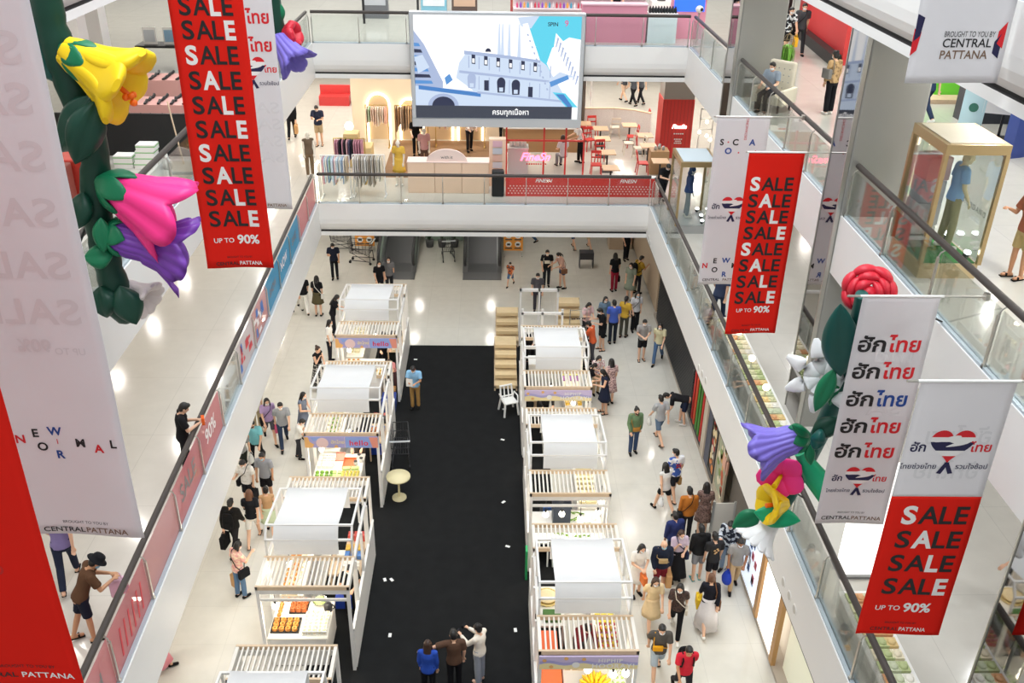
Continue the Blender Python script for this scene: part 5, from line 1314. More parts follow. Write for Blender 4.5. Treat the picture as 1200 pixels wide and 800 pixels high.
o_ = P_(831, 686, G_, 10, 'person in black tee with a floral print on the back', fab2('17171a', '1c1c1f', 6), '1b1b1f', 'stand', leg='shorts', h=1.62)
mb = MB()
for u, v in ((0, .0), (.05, .05), (-.05, .06), (.02, .1), (-.03, -.03)): mb.ell((u, 0, v), (.032, .004, .028), 8, 6)
nb = mb.build('back_print', mat('print_gold', s2l(200, 160, 110), .7), o_.root); nb.location = o_.U((0, -.13, 1.2))+o_.sh
F = P_(826, 736, G_, 355, 'person in black cardigan and white skirt with a brown bag', '1c1c26', 'e6e0e0', 'walk', fem=1, style='long', leg='longskirt', cut='bob', hair='g', shoe='ece8e0')
shoulder_bag(F, 1, 'brown shoulder bag on the person in the white skirt', fab('7a5236'), .26, .3, .12, cross=False)
carry_bag(F, -1, 'yellow and white shopping bag held by the person in the white skirt', fab('e6c030'), .3, .3, .14)
F = P_(849, 668, G_, 150, 'person in navy jacket with white print by the lit shop', fab2('1d2434', 'cfd6de', 10), '7f92a8', 'phone1', style='jacket')
F = P_(858, 690, G_, 175, 'person in grey tee and khaki trousers by the lit shop', '9c9a98', 'c3a57e', 'carry', leg='trousers', skin=2)
carry_bag(F, 1, 'blue bag held by the person in khaki trousers', fab('2840a8'), .34, .3, .18, plastic=True)
F = P_(768, 794, G_, 178, 'heavy-set person in dark grey tee and pale denim shorts', '55524e', 'a9b7c2', 'walk', leg='shorts', sandals=True, h=1.72, skin=0)
pouch(F, 'yellow pouch with a strap on the person in the dark grey tee', fab('e0a020'), 1.12, .06)
F = P_(798, 818, G_, 185, 'person in red tee and black jeans walking towards the camera', 'd22a3c', '26262c', 'walk2', skin=1, mask=None, h=1.66)
backpack(F, 'black backpack on the person in the red tee', fab('151518'))
# stall keepers
P_(0, 0, 0, 200, 'stall keeper in black bending over the goods in the farthest left stall', '151518', '1a1a1e', 'busy', at=(-3.7, 28.1, .0125), style='long', mask='k')
P_(0, 0, 0, 160, 'child in a pink top in the farthest left stall', 'e79a9a', '6a4a50', 'busy', fem=1, h=1.35, at=(-3.22, 26.7, .0125), hair='b')
P_(0, 0, 0, 180, 'stall keeper in blue top and red apron in the middle left stall', '2f4fa0', '5c5048', 'busy', at=(-3.75, 22.35, .0125), fem=1)
P_(0, 0, 0, 195, 'stall keeper in black tee in the near left stall', '17171a', '1b1b20', 'front', at=(-3.24, 16.5, .0125), h=1.6, skin=0)
P_(0, 0, 0, 190, 'stall keeper in black in the farthest right stall', '141417', '18181c', 'busy', at=(1.65, 24.6, .0125), style='long')
P_(0, 0, 0, 200, 'stall keeper in grey trousers and maroon top in the near right stall', '7a2a34', '5b5c60', 'busy', at=(1.98, 14.9, .0125), style='long')
P_(0, 0, 0, 170, 'worker in white cap and dark apron behind the wooden shelves', '2c2c32', '1b1b20', 'busy', at=(1.35, 28.5, .0125), hat=('cap', 'e8e8e6'))
P_(0, 0, 0, 190, 'second worker in white cap bending over the white counter', 'dcdad6', '26262c', 'busy', at=(2.03, 28.6, .0125), hat=('cap', 'ecebe8'))
# people seen only below the far fascia
for px, lab, c in ((672, 'bare-legged person under the far fascia on the left of the pair', '3a4a60'), (690, 'bare-legged person under the far fascia on the right of the pair', 'c8b090')):
    P_(px, 291, G_, 20, lab, '6a7078', c, 'walk', leg='shorts', sandals=True, fem=1)
P_(733, 305, G_, 200, 'person in dark clothes under the far right corner of the fascia', '1b1b20', '1c1c22', 'relax')
P_(618, 285, G_, 100, 'person in blue trousers beyond the travelator', '55708a', '34506c', 'walk')

# first floor
F = P_(213, 560, L1, 290, 'person in black tee leaning on the left first-floor railing', '17171a', '15151a', 'phone', mask=None, at=(-6.04, 15.45, L1), skin=0)
o = in_hand(F, 1, 'orange_pouch', 'small orange pouch held by the person in black at the left railing', 'bag', (.14, .06, .16), fab('e8642c'))
F = P_(123, 770, L1, 300, 'person in brown tee and black bucket hat leaning on the left railing', '5b3f2c', '1b1f30', 'rail', leg='shorts', mask='b', at=(-6.34, 11.05, L1), hat=('bucket', '15151a'), sandals=True, skin=1)
carry_bag(F, -1, 'pink and white bag held by the person in the bucket hat', fab('e9c3d6'), .28, .3, .1)
P_(84, 682, L1, 20, 'person in purple top and navy trousers half hidden by the white banner', '8478a8', '232a3e', 'walk', fem=1, sandals=True)
F = P_(343, 163, L1, 5, 'person in black seen from behind carrying a paper bag on the far walkway', '17171a', '17171b', 'walk', style='long', h=1.72)
carry_bag(F, 1, 'brown paper bag carried by the person in black on the far walkway', M_KRAFT, .3, .36, .14)
P_(375, 171, L1, 178, 'person in navy tee and khaki shorts reading a phone on the far walkway', '22283c', 'b9a280', 'phone', leg='shorts', mask='w', h=1.72, sandals=True)
P_(0, 0, L1, 185, 'shop assistant in black among the clothes racks', '151518', '1a1a1e', 'busy', at=(-3.0, 36.6, L1+.0065), style='tee')
P_(0, 0, L1, 200, 'shopper in a pale blouse among the clothes racks', 'e0d0c8', '222228', 'reach', at=(-.9, 37.2, L1+.0065), fem=1, style='long')
P_(0, 0, L1, 10, 'shopper in purple top and black trousers under the screen', '55406a', '17171b', 'stand', at=(.45, 38.3, L1), fem=1)
P_(679, 191, L1, 100, 'cafe waiter in white tee and black trousers with a ponytail', 'e2e2e0', '17171a', 'reach', fem=1, cut='pony')
P_(0, 0, L1, 20, 'cafe guest with long hair in a white top seated behind the neon sign', 'dcdee2', '8a8a90', 'sit', fem=1, at=(2.75, 35.2, L1), sitz=.46, hair='b')
P_(0, 0, L1, 200, 'cafe cook in white standing behind the counter', 'eceae6', '2a2a30', 'busy', at=(2.5, 38.6, L1))
P_(0, 0, L1, 190, 'person in black tee leaning on the far right railing corner', '17171b', '22242c', 'rail', at=(5.98, 31.3, L1), skin=0)
P_(839, 378, L1, 330, 'person in navy jeans half hidden behind the white lettered banner', '3a4460', '26314c', 'walk', fem=0)
P_(1196, 722, L1, 100, 'person in navy tee reaching out beside the nearest mirrored column', '22293c', '2a2c34', 'reach')
for px, py, lab, c in ((730, 119, 'distant walker with bare legs at the back of the far floor', 'c8a890'), (741, 124, 'distant walker in black trousers at the back of the far floor', '17171b'), (750, 122, 'distant walker in a black skirt with a bag at the back of the far floor', '1a1a20')):
    P_(px, py, L1, 30, lab, '44464c', c, 'walk', leg='shorts' if c[0] == 'c' else 'trousers', fem=1)
# second floor
F = P_(919, 66, L2, 185, 'person in black and white printed shirt walking on the upper floor', fab2('20242c', 'd6dade', 9), '17171b', 'walk', leg='shorts')
shoulder_bag(F, -1, 'black bag on the person in the printed shirt', fab('141417'))
carry_bag(F, -1, 'yellow bag held by the person in the printed shirt', fab('e8b030'), .24, .3, .1)
F = P_(934, 64, L2, 175, 'person in dark grey tee walking beside the one in the printed shirt', '46484c', '2c2c30', 'walk2', h=1.74)
shoulder_bag(F, 1, 'black crossbody bag on the person in dark grey tee', fab('151518'))
F = P_(969, 134, L2, 20, 'person in tan checked shirt and black trousers with a grey bag', fab2('b8986a', '8a6e4a', 12), '151519', 'stand', fem=1, style='long', leg='wide', shoe='e4e0da', cut='bun')
shoulder_bag(F, -1, 'grey shoulder bag on the person in the checked shirt', fab('7c7a76'), .3, .26, .12, cross=False, z=1.1)
F = P_(1081, 142, L2, 20, 'person in navy tee and trousers walking behind the grey column', '2c3e5c', '27344e', 'walk', shoe='e6e6e4')
shoulder_bag(F, -1, 'grey bag on the person in navy behind the grey column', fab('55565a'))
P_(1187, 326, L2, 100, 'person in brown tee and khaki shorts at the right edge of the view', 'b06a50', 'c9b27e', 'phone1', leg='shorts', sandals=True, skin=1)
P_(0, 0, L2, 135, 'person in grey-blue shirt seated in the cream armchair by the upper railing', '8c98a4', '26282e', 'sit', at=(7.46, 25.21, L2), sitz=.47)
P_(545, 16, L2, 5, 'person in grey jacket at the shops behind the video screen', '6f7884', '2c3038', 'stand', fem=1, style='long')
P_(0, 0, L2, 180, 'shop assistant behind the pink upper counter', '1d1d22', '26262c', 'busy', at=(4.6, 36.6, L2))
# ------------------------------------------------------------------ goods on the stalls
rg = random.Random(7)
_N = {}
def thing_mesh(name, mb, m, loc, label, cat, group=None, rz=0, sm=True):
    o = mb.build(name, m, None, loc, rz); tag(o, label, cat, group); return o
def dupe(o, loc, rz=0, label=None, group=None):
    c = o.copy(); COL.objects.link(c); c.location = loc; c.rotation_euler = (0, 0, rz)
    if label: c['label'] = label
    if group: c['group'] = group
    return c
def col(h): return s2l(int(h[0:2], 16), int(h[2:4], 16), int(h[4:6], 16))
def pl(h, rough=.4): return mat('plastic_'+h, col(h), rough)
def torus(R_, r, n=16, m=8, z=0, squash=1.):
    return MB().rings([[Vector(((R_+r*math.cos(2*PI*j/m))*math.cos(2*PI*i/n), (R_+r*math.cos(2*PI*j/m))*math.sin(2*PI*i/n), z+r*squash*math.sin(2*PI*j/m))) for j in range(m)] for i in range(n)], 0, False, True)
def tray(x, y, z, w, d, h, m, label, group=None, rz=0):
    mb = MB(); t = .012
    mb.bb((-w/2, -d/2, 0), (w/2, d/2, t)); mb.bb((-w/2, -d/2, t), (w/2, -d/2+t, h)); mb.bb((-w/2, d/2-t, t), (w/2, d/2, h)); mb.bb((-w/2, -d/2+t, t), (-w/2+t, d/2-t, h)); mb.bb((w/2-t, -d/2+t, t), (w/2, d/2-t, h))
    return thing_mesh('tray', mb, m, (x, y, z), label, 'tray', group, rz)
def bowl(x, y, z, r, h, m, label, group=None):
    return thing_mesh('bowl', MB().lathe([(.02, 0), (r*.55, 0), (r*.85, h*.5), (r, h), (r*.95, h), (r*.8, h*.5), (r*.5, .02), (.02, .02)], n=20), m, (x, y, z), label, 'bowl', group)
def pack(w, d, h, ms):                       # clear tub with food under a lid
    mb = MB(); mb.prism([(-w/2, -d/2, 0), (w/2, -d/2, 0), (w/2, d/2, 0), (-w/2, d/2, 0)], (0, 0, h*.6)); mb.ell((0, 0, h*.6), (w*.42, d*.42, h*.4), 8, 5, 1); return mb
def many(kind, proto, spots, label, cat, group, z=.86, jit=.05):
    """one proto, then copies"""
    first = None
    for (x, y, *zz) in spots:
        zc = zz[0] if zz else z
        if first is None: first = proto; first.location = (x, y, zc); first.rotation_euler = (0, 0, rg.uniform(-jit, jit)); tag(first, label, cat, group)
        else: dupe(first, (x, y, zc), rg.uniform(-jit, jit))
def grid(x0, x1, nx, y0, y1, ny, j=.01):
    return [(x0+(x1-x0)*(i+.5)/nx+rg.uniform(-j, j), y0+(y1-y0)*(k+.5)/ny+rg.uniform(-j, j)) for k in range(ny) for i in range(nx)]
Z0 = .862
M_FOODTAN = mat('fried_snack', col('c9883c'), .6, noise=.2, nscale=25); M_CREAM = mat('cream_snack', col('ecd9ae'), .6, noise=.12, nscale=25); M_LEAFG = mat('leafy_green', col('6f9a34'), .6, noise=.3, nscale=20); M_PALEG = mat('pale_green', col('b9cf86'), .6, noise=.15, nscale=20)
M_YELFOOD = mat('yellow_corn', col('f4c81e'), .5, noise=.06, nscale=40); M_PAPAYA = mat('orange_fruit', col('e07a28'), .5, noise=.08, nscale=12); M_PURE = mat('clean_white', (.86, .85, .82), .4)
# near left stall
tray(-4.47, 15.30, Z0, .62, .44, .05, pl('17181a'), 'black tray of ring snacks at the front of the near left stall')
tray(-4.28, 15.86, Z0, .40, .40, .05, pl('1b1b1e'), 'second black tray of ring snacks, behind the bigger one, in the near left stall')
many('x', torus(.042, .020).build('ring_snack', M_FOODTAN), [(-4.47+dx*.13, 15.30+dy*.13, Z0+.038+.045*l) for l in (0, 1) for dx in (-1.7, -.6, .5, 1.6) for dy in (-1, 0, 1)], 'golden ring snack in the front black tray of the near left stall', 'snack', 'ring snacks in the front tray')
many('x', torus(.042, .020).build('ring_snack', mat('red_sausage', col('b8642c'), .5)), [(-4.28+dx*.125, 15.86+dy*.125, Z0+.038+.045*l) for l in (0, 1, 2) for dx in (-1, 0, 1) for dy in (-1, 0, 1)], 'reddish ring snack heaped in the rear black tray of the near left stall', 'snack', 'ring snacks in the rear tray')
many('x', pack(.096, .090, .085, 0).build('snack_pack', [mat('clear_tub', (.85, .84, .78), .25), M_CREAM]), [(x, y, Z0+l*.09) for l in (0, 1) for x, y in grid(-4.08, -3.54, 5, 15.0, 15.62, 6, .006)], 'clear tub of cream snacks in the stacked block of the near left stall', 'food pack', 'snack tubs in the near left stall', jit=.05)
bowl(-3.84, 16.0, Z0, .17, .10, mat('steel_bowl', (.55, .55, .53), .25, .9), 'steel bowl of green pickles in the near left stall')
thing_mesh('pickle_heap', MB().ell((0, 0, 0), (.14, .14, .07), 14, 8), M_PALEG, (-3.84, 16.0, Z0+.085), 'heap of green pickles in the steel bowl', 'food')
thing_mesh('paper_cup', MB().lathe([(.05, 0), (.06, .10), (.05, .10), (.042, .01)], n=14).lathe([(.0545, .03), (.0585, .075)], n=14, mi=1, cap=False), [M_PURE, pl('c8302c')], (-3.99, 15.72, Z0), 'white cup with a red band in the near left stall', 'cup')
many('x', MB().bb((-.055, -.05, 0), (.055, .05, .06)).build('snack_box', pl('f0e6c8')), [(x, y) for x, y in grid(-4.78, -4.4, 3, 16.2, 18.4, 12)], 'pale food box on the side counter of the near left stall', 'box', 'food boxes on the near left side counter', z=Z0)
many('x', MB().ell((0, 0, .05), (.06, .06, .05), 10, 7).build('bun', M_FOODTAN), [(x, y) for x, y in grid(-4.78, -4.5, 2, 16.25, 17.6, 8)], 'golden bun on the side counter of the near left stall', 'bun', 'buns on the near left side counter', z=Z0+.062)
thing_mesh('electric_kettle', MB().lathe([(.09, 0), (.10, .12), (.075, .2), (.03, .215)], n=16).bar((.10, 0, .05), (.15, 0, .1), .02).bar((.15, 0, .1), (.09, 0, .19), .02), pl('26262a'), (-3.62, 15.78, Z0), 'dark kettle at the inner end of the near left stall counter', 'kettle')
thing_mesh('storage_crate', MB().bb((-.3, -.25, 0), (.3, .25, .34)), pl('2846b0'), (-3.35, 16.95, .012), 'blue crate on the floor inside the near left stall', 'crate')
thing_mesh('storage_crate', MB().bb((-.25, -.2, 0), (.25, .2, .3)), pl('2a4cba'), (-3.3, 23.2, .012), 'blue crate on the floor inside the middle left stall', 'crate')
many('x', MB().bb((-.12, -.09, 0), (.12, .09, .24)).build('white_bag', pl('e9e6e0', .7)), [(-3.45, 17.5, .503), (-3.62, 17.85, .503), (-3.25, 17.85, .503)], 'white bag standing on the bench inside the near left stall', 'bag', 'white bags in the near left stall')
o = MB().bb((-.45, -.35, .42), (.45, .35, .49)).bb((-.42, -.32, 0), (-.36, -.26, .42)).bb((.36, -.32, 0), (.42, -.26, .42)).bb((-.42, .26, 0), (-.36, .32, .42)).bb((.36, .26, 0), (.42, .32, .42)).build('bench', M_TAN, None, (-3.45, 17.7, .012)); tag(o, 'raw timber bench inside the near left stall', 'bench')
# middle left stall
many('x', MB().ell((0, 0, .05), (.055, .055, .05), 10, 7).build('green_vegetable', M_LEAFG), [(x, y) for x, y in grid(-4.76, -4.25, 4, 20.68, 20.98, 2)], 'bundle of greens at the front of the middle left stall', 'vegetable', 'greens in the middle left stall')
many('x', MB().ell((0, 0, .045), (.044, .045, .045), 10, 7).build('yellow_fruit', mat('yellow_fruit', col('dccf62'), .5)), [(x, y) for x, y in grid(-4.05, -3.55, 5, 20.68, 20.98, 3)], 'yellow-green fruit at the front right of the middle left stall', 'fruit', 'yellow fruit in the middle left stall')
many('x', MB().bb((-.048, -.045, 0), (.048, .045, .10)).build('white_carton', M_PURE), [(x, y) for x, y in grid(-4.76, -4.3, 4, 21.1, 21.75, 5)], 'white carton in the rows of the middle left stall', 'carton', 'white cartons in the middle left stall', z=Z0)
many('x', MB().lathe([(.04, 0), (.06, .02), (.06, .11), (.045, .13)], n=12).lathe([(.05, .13), (.05, .155), (.01, .157)], n=12, mi=1).build('food_jar', [mat('jar_white', (.82, .82, .78), .2), pl('3a3a3c')]), [(-3.72, 21.3), (-3.58, 21.45), (-3.66, 21.62)], 'white jar with dark lid in the middle left stall', 'jar', 'jars in the middle left stall')
tray(-3.9, 21.35, Z0, .34, .5, .05, pl('d86436'), 'orange tray in the middle left stall')
tray(-4.21, 21.95-.28, Z0, .26, .4, .04, pl('c88a7a'), 'dusty pink tray in the middle left stall')
many('x', MB().bb((-.08, -.06, 0), (.08, .06, .09)).build('food_box', pl('e4ddc0')), [(x, y) for x, y in grid(-4.78, -4.4, 2, 22.1, 24.0, 9)], 'pale box on the side counter of the middle left stall', 'box', 'boxes on the middle left side counter', z=Z0)
many('x', MB().ell((0, 0, 0), (.05, .05, .03), 10, 6).build('green_parcel', M_LEAFG), [(x, y) for x, y in grid(-4.7, -4.42, 2, 22.2, 23.6, 6)], 'green leaf parcel on the side counter of the middle left stall', 'food', 'leaf parcels on the middle left side counter', z=Z0+.115)
thing_mesh('round_table', MB().lathe([(.01, .70), (.33, .70), (.33, .74), (.01, .74)], n=28).lathe([(.03, .03), (.03, .70)], n=10).lathe([(.2, 0), (.2, .03), (.02, .04)], n=18), mat('pale_table', col('dcd2a8'), .5), (-2.52, 20.95, .0125), 'pale round table by the back panel of the middle left stall', 'table')
# farthest left stall
many('x', pack(.13, .11, .09, 0).build('snack_pack', [mat('clear_tub', (.85, .84, .78), .25), M_FOODTAN]), [(x, y) for x, y in grid(-4.76, -4.3, 3, 26.1, 27.2, 6)], 'warm-lit food tub in the farthest left stall', 'food pack', 'food tubs in the farthest left stall')
many('x', MB().bb((-.08, -.05, 0), (.08, .05, .12)).build('gift_box', pl('d8b050')), [(-3.58, 26.2), (-3.58, 26.36), (-3.77, 26.45), (-3.58, 26.55)], 'ochre box in the farthest left stall', 'box', 'ochre boxes in the farthest left stall', z=Z0)
many('x', MB().bb((-.09, -.07, 0), (.09, .07, .1)).build('red_pack', pl('c03a30')), [(-4.15, 26.15), (-4.15, 26.4), (-3.94, 26.2)], 'red pack in the farthest left stall', 'pack', 'red packs in the farthest left stall', z=Z0)
many('x', MB().bb((-.08, -.06, 0), (.08, .06, .09)).build('food_box', pl('d9d2ae')), [(x, y) for x, y in grid(-4.78, -4.4, 2, 27.6, 29.4, 8)], 'pale box on the side counter of the farthest left stall', 'box', 'boxes on the farthest left side counter', z=Z0)
thing_mesh('carton', MB().bb((-.2, -.15, 0), (.2, .15, .3)), pl('b98a58', .7), (-3.3, 26.3, .012), 'brown carton at the inner end of the farthest left stall', 'box')
thing_mesh('storage_crate', MB().bb((-.22, -.3, 0), (.22, .3, .4)), pl('24408f'), (-3.25, 25.6, .012), 'blue bin before the farthest left stall', 'crate')
# farthest right stall
many('x', MB().ell((0, 0, .06), (.054, .07, .06), 12, 8).build('leafy_bunch', M_LEAFG), [(x, y) for x, y in grid(1.55, 2.0, 4, 23.05, 23.5, 3)], 'leafy green bunch at the front of the farthest right stall', 'vegetable', 'leafy bunches in the farthest right stall')
many('x', MB().ell((0, 0, .085), (.10, .10, .085), 12, 8).build('pale_melon', M_CREAM), [(2.12, 23.12), (2.16, 23.35), (2.34, 23.1), (2.14, 23.58)], 'pale round melon in the farthest right stall', 'fruit', 'melons in the farthest right stall')
bowl(2.60, 23.4, Z0, .19, .12, mat('bamboo_bowl', col('cdb68a'), .6), 'bamboo bowl on the farthest right stall counter')
many('x', MB().ell((0, 0, 0), (.055, .055, .05), 10, 7).build('round_fruit', mat('olive_fruit', col('b4b46c'), .5)), [(2.54, 23.34, Z0+.1), (2.66, 23.36, Z0+.1), (2.60, 23.47, Z0+.1)], 'olive-coloured fruit in the bamboo bowl', 'fruit', 'fruit in the bamboo bowl')
many('x', MB().ell((0, 0, .037), (.036, .037, .037), 10, 7).build('orange', M_PAPAYA), [(x, y) for x, y in grid(1.1, 1.35, 3, 25.0, 25.5, 5)], 'orange in the tray at the inner side of the farthest right stall', 'fruit', 'oranges in the farthest right stall', z=.774)
thing_mesh('side_table', MB().bb((-.22, -.4, .72), (.22, .4, .76)).bb((-.2, -.38, 0), (-.15, -.33, .72)).bb((.15, -.38, 0), (.2, -.33, .72)).bb((-.2, .33, 0), (-.15, .38, .72)).bb((.15, .33, 0), (.2, .38, .72)), M_TAN, (1.24, 25.25, .012), 'small timber table at the inner side of the farthest right stall', 'table')
cols = ['d8b040', 'c03048', '7aa03c', 'e8e0c8', 'b070b0', 'e0e080']
for ci, c in enumerate(cols): many('x', MB().bb((-.06, -.042, 0), (.06, .042, .10)).build('goods_box', pl(c)), [(x, 24.45+ci*.34+.1*k) for x in (2.36, 2.55, 2.74) for k in (0, 1, 2)], ['ochre', 'crimson', 'green', 'cream', 'mauve', 'lime'][ci]+' box on the side counter of the farthest right stall', 'box', ['ochre', 'crimson', 'green', 'cream', 'mauve', 'lime'][ci]+' boxes in the farthest right stall', z=Z0)
# middle right stall: white counter with stems
thing_mesh('table_cover', MB().bb((-.69, -.62, 0), (.69, .60, .012)), mat('cover_white', (.88, .88, .86), .5), (2.14, 18.72, Z0), 'white sheet covering the counter of the middle right stall', 'cloth')
thing_mesh('table_cover', MB().bb((-.20, -.62, .76), (.24, .60, .80)).bb((-.19, -.6, 0), (-.15, -.56, .76)).bb((.19, -.6, 0), (.23, -.56, .76)).bb((-.19, .54, 0), (-.15, .58, .76)).bb((.19, .54, 0), (.23, .58, .76)), mat('cover_white', (.88, .88, .86), .5), (1.24, 18.75, .0125), 'white side table at the left of the middle right stall counter', 'table')
for i, (x, y, a, L) in enumerate(((2.2, 18.95, .5, .45), (1.80, 18.35, -.2, .4), (2.3, 18.28, .1, .45), (2.35, 18.72, .3, .45), (2.2, 19.18, -.1, .45))):
    mb = MB().tube([(-L/2, 0, .02), (0, .03, .03), (L/2, 0, .02)], .014, 6)
    for k in range(4): mb.ell((-L*.3+k*L*.2, .03*(-1)**k, .03), (.05, .022, .012), 8, 5)
    thing_mesh('leafy_sprig', mb, M_LEAFG, (x, y, Z0+.012), 'green leafy stem laid on the white counter of the middle right stall', 'plant', 'green stems on the white counter', a)
thing_mesh('dark_crate', MB().bb((-.22, -.24, 0), (.22, .24, .62)).bb((-.24, -.26, .62), (.24, .26, .68)), pl('1c2434'), (1.80, 18.85, Z0+.012), 'dark navy crate on the counter of the middle right stall', 'crate')
many('x', MB().lathe([(.05, 0), (.065, .02), (.065, .1), (.05, .11)], n=12).build('white_pot', M_PURE), [(2.12, 18.5), (2.66, 18.95), (2.66, 18.45)], 'white pot on the white counter of the middle right stall', 'pot', 'white pots in the middle right stall', z=Z0+.012)
many('x', MB().bb((-.07, -.05, 0), (.07, .05, .1)).build('goods_box', pl('e6d9a8')), [(x, y) for x, y in grid(2.35, 2.78, 3, 19.5, 21.4, 9)], 'cream box on the side counter of the middle right stall', 'box', 'cream boxes in the middle right stall', z=Z0)
many('x', MB().bb((-.05, -.05, 0), (.05, .05, .12)).build('blue_pack', pl('3f68a8')), [(x, y) for x, y in grid(1.4, 1.75, 3, 19.5, 19.9, 2)], 'blue pack on the floor box in the middle right stall', 'pack', 'blue packs in the middle right stall', z=.5)
thing_mesh('floor_box', MB().bb((-.25, -.35, 0), (.25, .35, .488)), pl('1a1a1d'), (1.58, 19.7, .012), 'black box on the floor inside the middle right stall', 'box')
thing_mesh('folded_cloth', MB().bb((-.025, -.12, 0), (.025, .12, .9)), pl('2fa060'), (.90, 17.78, .03), 'green cloth hanging at the inner corner of the middle right stall', 'cloth')
# near right stall
cb = thing_mesh('corn_basket', MB().lathe([(.02, 0), (.24, 0), (.34, .16), (.31, .16), (.22, .02), (.02, .02)], n=22), mat('basket_cream', col('e5cf8c'), .6), (2.18, 13.52, Z0), 'big cream basket of corn in the near right stall', 'basket')
def cob():
    mb = MB(); mb.rings([[Vector((math.cos(2*PI*i/10)*r_, math.sin(2*PI*i/10)*r_, z_)) for i in range(10)] for z_, r_ in ((-.09, .016), (-.06, .03), (0, .033), (.06, .027), (.10, .008))]); return mb
c0 = cob().build('corn_cob', M_YELFOOD)
k = 0
for ring, (n, rr, zz, tilt) in enumerate(((1, 0, .20, 0), (6, .09, .19, .5), (11, .18, .17, .9), (15, .255, .16, 1.15))):
    for i in range(n):
        a = 2*PI*i/n+ring*.4; o = c0 if k == 0 else c0.copy()
        if k: COL.objects.link(o)
        o.location = (2.18+rr*math.cos(a), 13.52+rr*math.sin(a), Z0+zz); o.rotation_euler = Euler((0, tilt, a)); tag(o, 'yellow corn cob in the cream basket of the near right stall', 'corn', 'corn cobs in the basket'); k += 1
many('x', pack(.096, .09, .08, 0).build('snack_pack', [mat('clear_tub', (.85, .84, .78), .25), M_PALEG]), [(x, y) for x, y in grid(2.5, 2.82, 3, 13.25, 14.1, 7)], 'green snack tub beside the corn basket', 'food pack', 'green tubs in the near right stall')
cab = empty('orange_cabinet', (1.27, 13.72, .0125), 0, 'orange cabinet at the inner corner of the near right stall', 'cabinet')
o = MB().bb((-.22, -.5, 0), (.22, .5, .95)).build('body', pl('e0622c'), cab); bevel(o, .02); MB().bb((-.23, -.51, .95), (.23, .51, .99)).build('top', pl('e8763c'), cab)
o = MB().bb((-.2, -.35, 0), (.2, .35, .9)).bb((-.21, -.36, .9), (.21, .36, .94)).build('orange_chest', pl('e0622c'), None, (1.26, 14.72, .0125)); bevel(o, .01); tag(o, 'second orange chest behind the orange cabinet in the near right stall', 'chest')
for y in (-.25, .25): MB().bb((-.225, y-.22, .08), (-.22, y+.22, .9)).build('door', pl('d8561f'), cab)
many('x', MB().bb((-.06, -.05, 0), (.06, .05, .08)).build('goods_box', pl('d8c83a')), [(x, y) for x, y in grid(2.35, 2.78, 3, 14.6, 16.4, 8)], 'yellow box on the side counter of the near right stall', 'box', 'yellow boxes in the near right stall', z=Z0)
many('x', MB().ell((0, 0, .03), (.045, .045, .04), 10, 6).build('red_fruit', pl('b8243c')), [(x, y) for x, y in grid(2.35, 2.78, 4, 14.55, 15.3, 6)], 'red fruit on top of the yellow boxes in the near right stall', 'fruit', 'red fruit in the near right stall', z=Z0+.082)
tb = thing_mesh('round_tray', MB().lathe([(.02, 0), (.26, 0), (.30, .06), (.27, .06), (.25, .02), (.02, .02)], n=22), mat('basket_cream', col('e5cf8c'), .6), (1.32, 16.2, .805), 'round tray of cream snacks behind the near right stall roof', 'tray')
thing_mesh('snack_heap', MB().ell((0, 0, 0), (.23, .23, .06), 16, 6), M_CREAM, (1.32, 16.2, .885), 'heap of cream snacks on the round tray', 'food')
thing_mesh('side_table', MB().bb((-.32, -.62, .74), (.32, .62, .79)).bb((-.3, -.6, 0), (-.25, -.55, .74)).bb((.25, -.6, 0), (.3, -.55, .74)).bb((-.3, .55, 0), (-.25, .6, .74)).bb((.25, .55, 0), (.3, .6, .74)), M_STALLW, (1.37, 15.98, .0125), 'white table along the inner side of the near right stall', 'table')
thing_mesh('green_box', MB().bb((-.2, -.15, 0), (.2, .15, .12)), pl('3f6a2c'), (1.4, 15.6, .804), 'green box on the white inner table of the near right stall', 'box')
thing_mesh('blue_bin', MB().prism([(-.42, -.3, 0), (.42, -.3, 0), (.42, .3, 0), (-.42, .3, 0)], (0, 0, .05)).bb((-.46, -.34, .05), (-.42, .34, .5)).bb((.42, -.34, .05), (.46, .34, .5)).bb((-.42, -.34, .05), (.42, -.30, .5)).bb((-.42, .30, .05), (.42, .34, .5)), pl('2747b4'), (.45, 13.55, .012), 'open blue bin on the carpet at the bottom edge by the near right stall', 'bin')
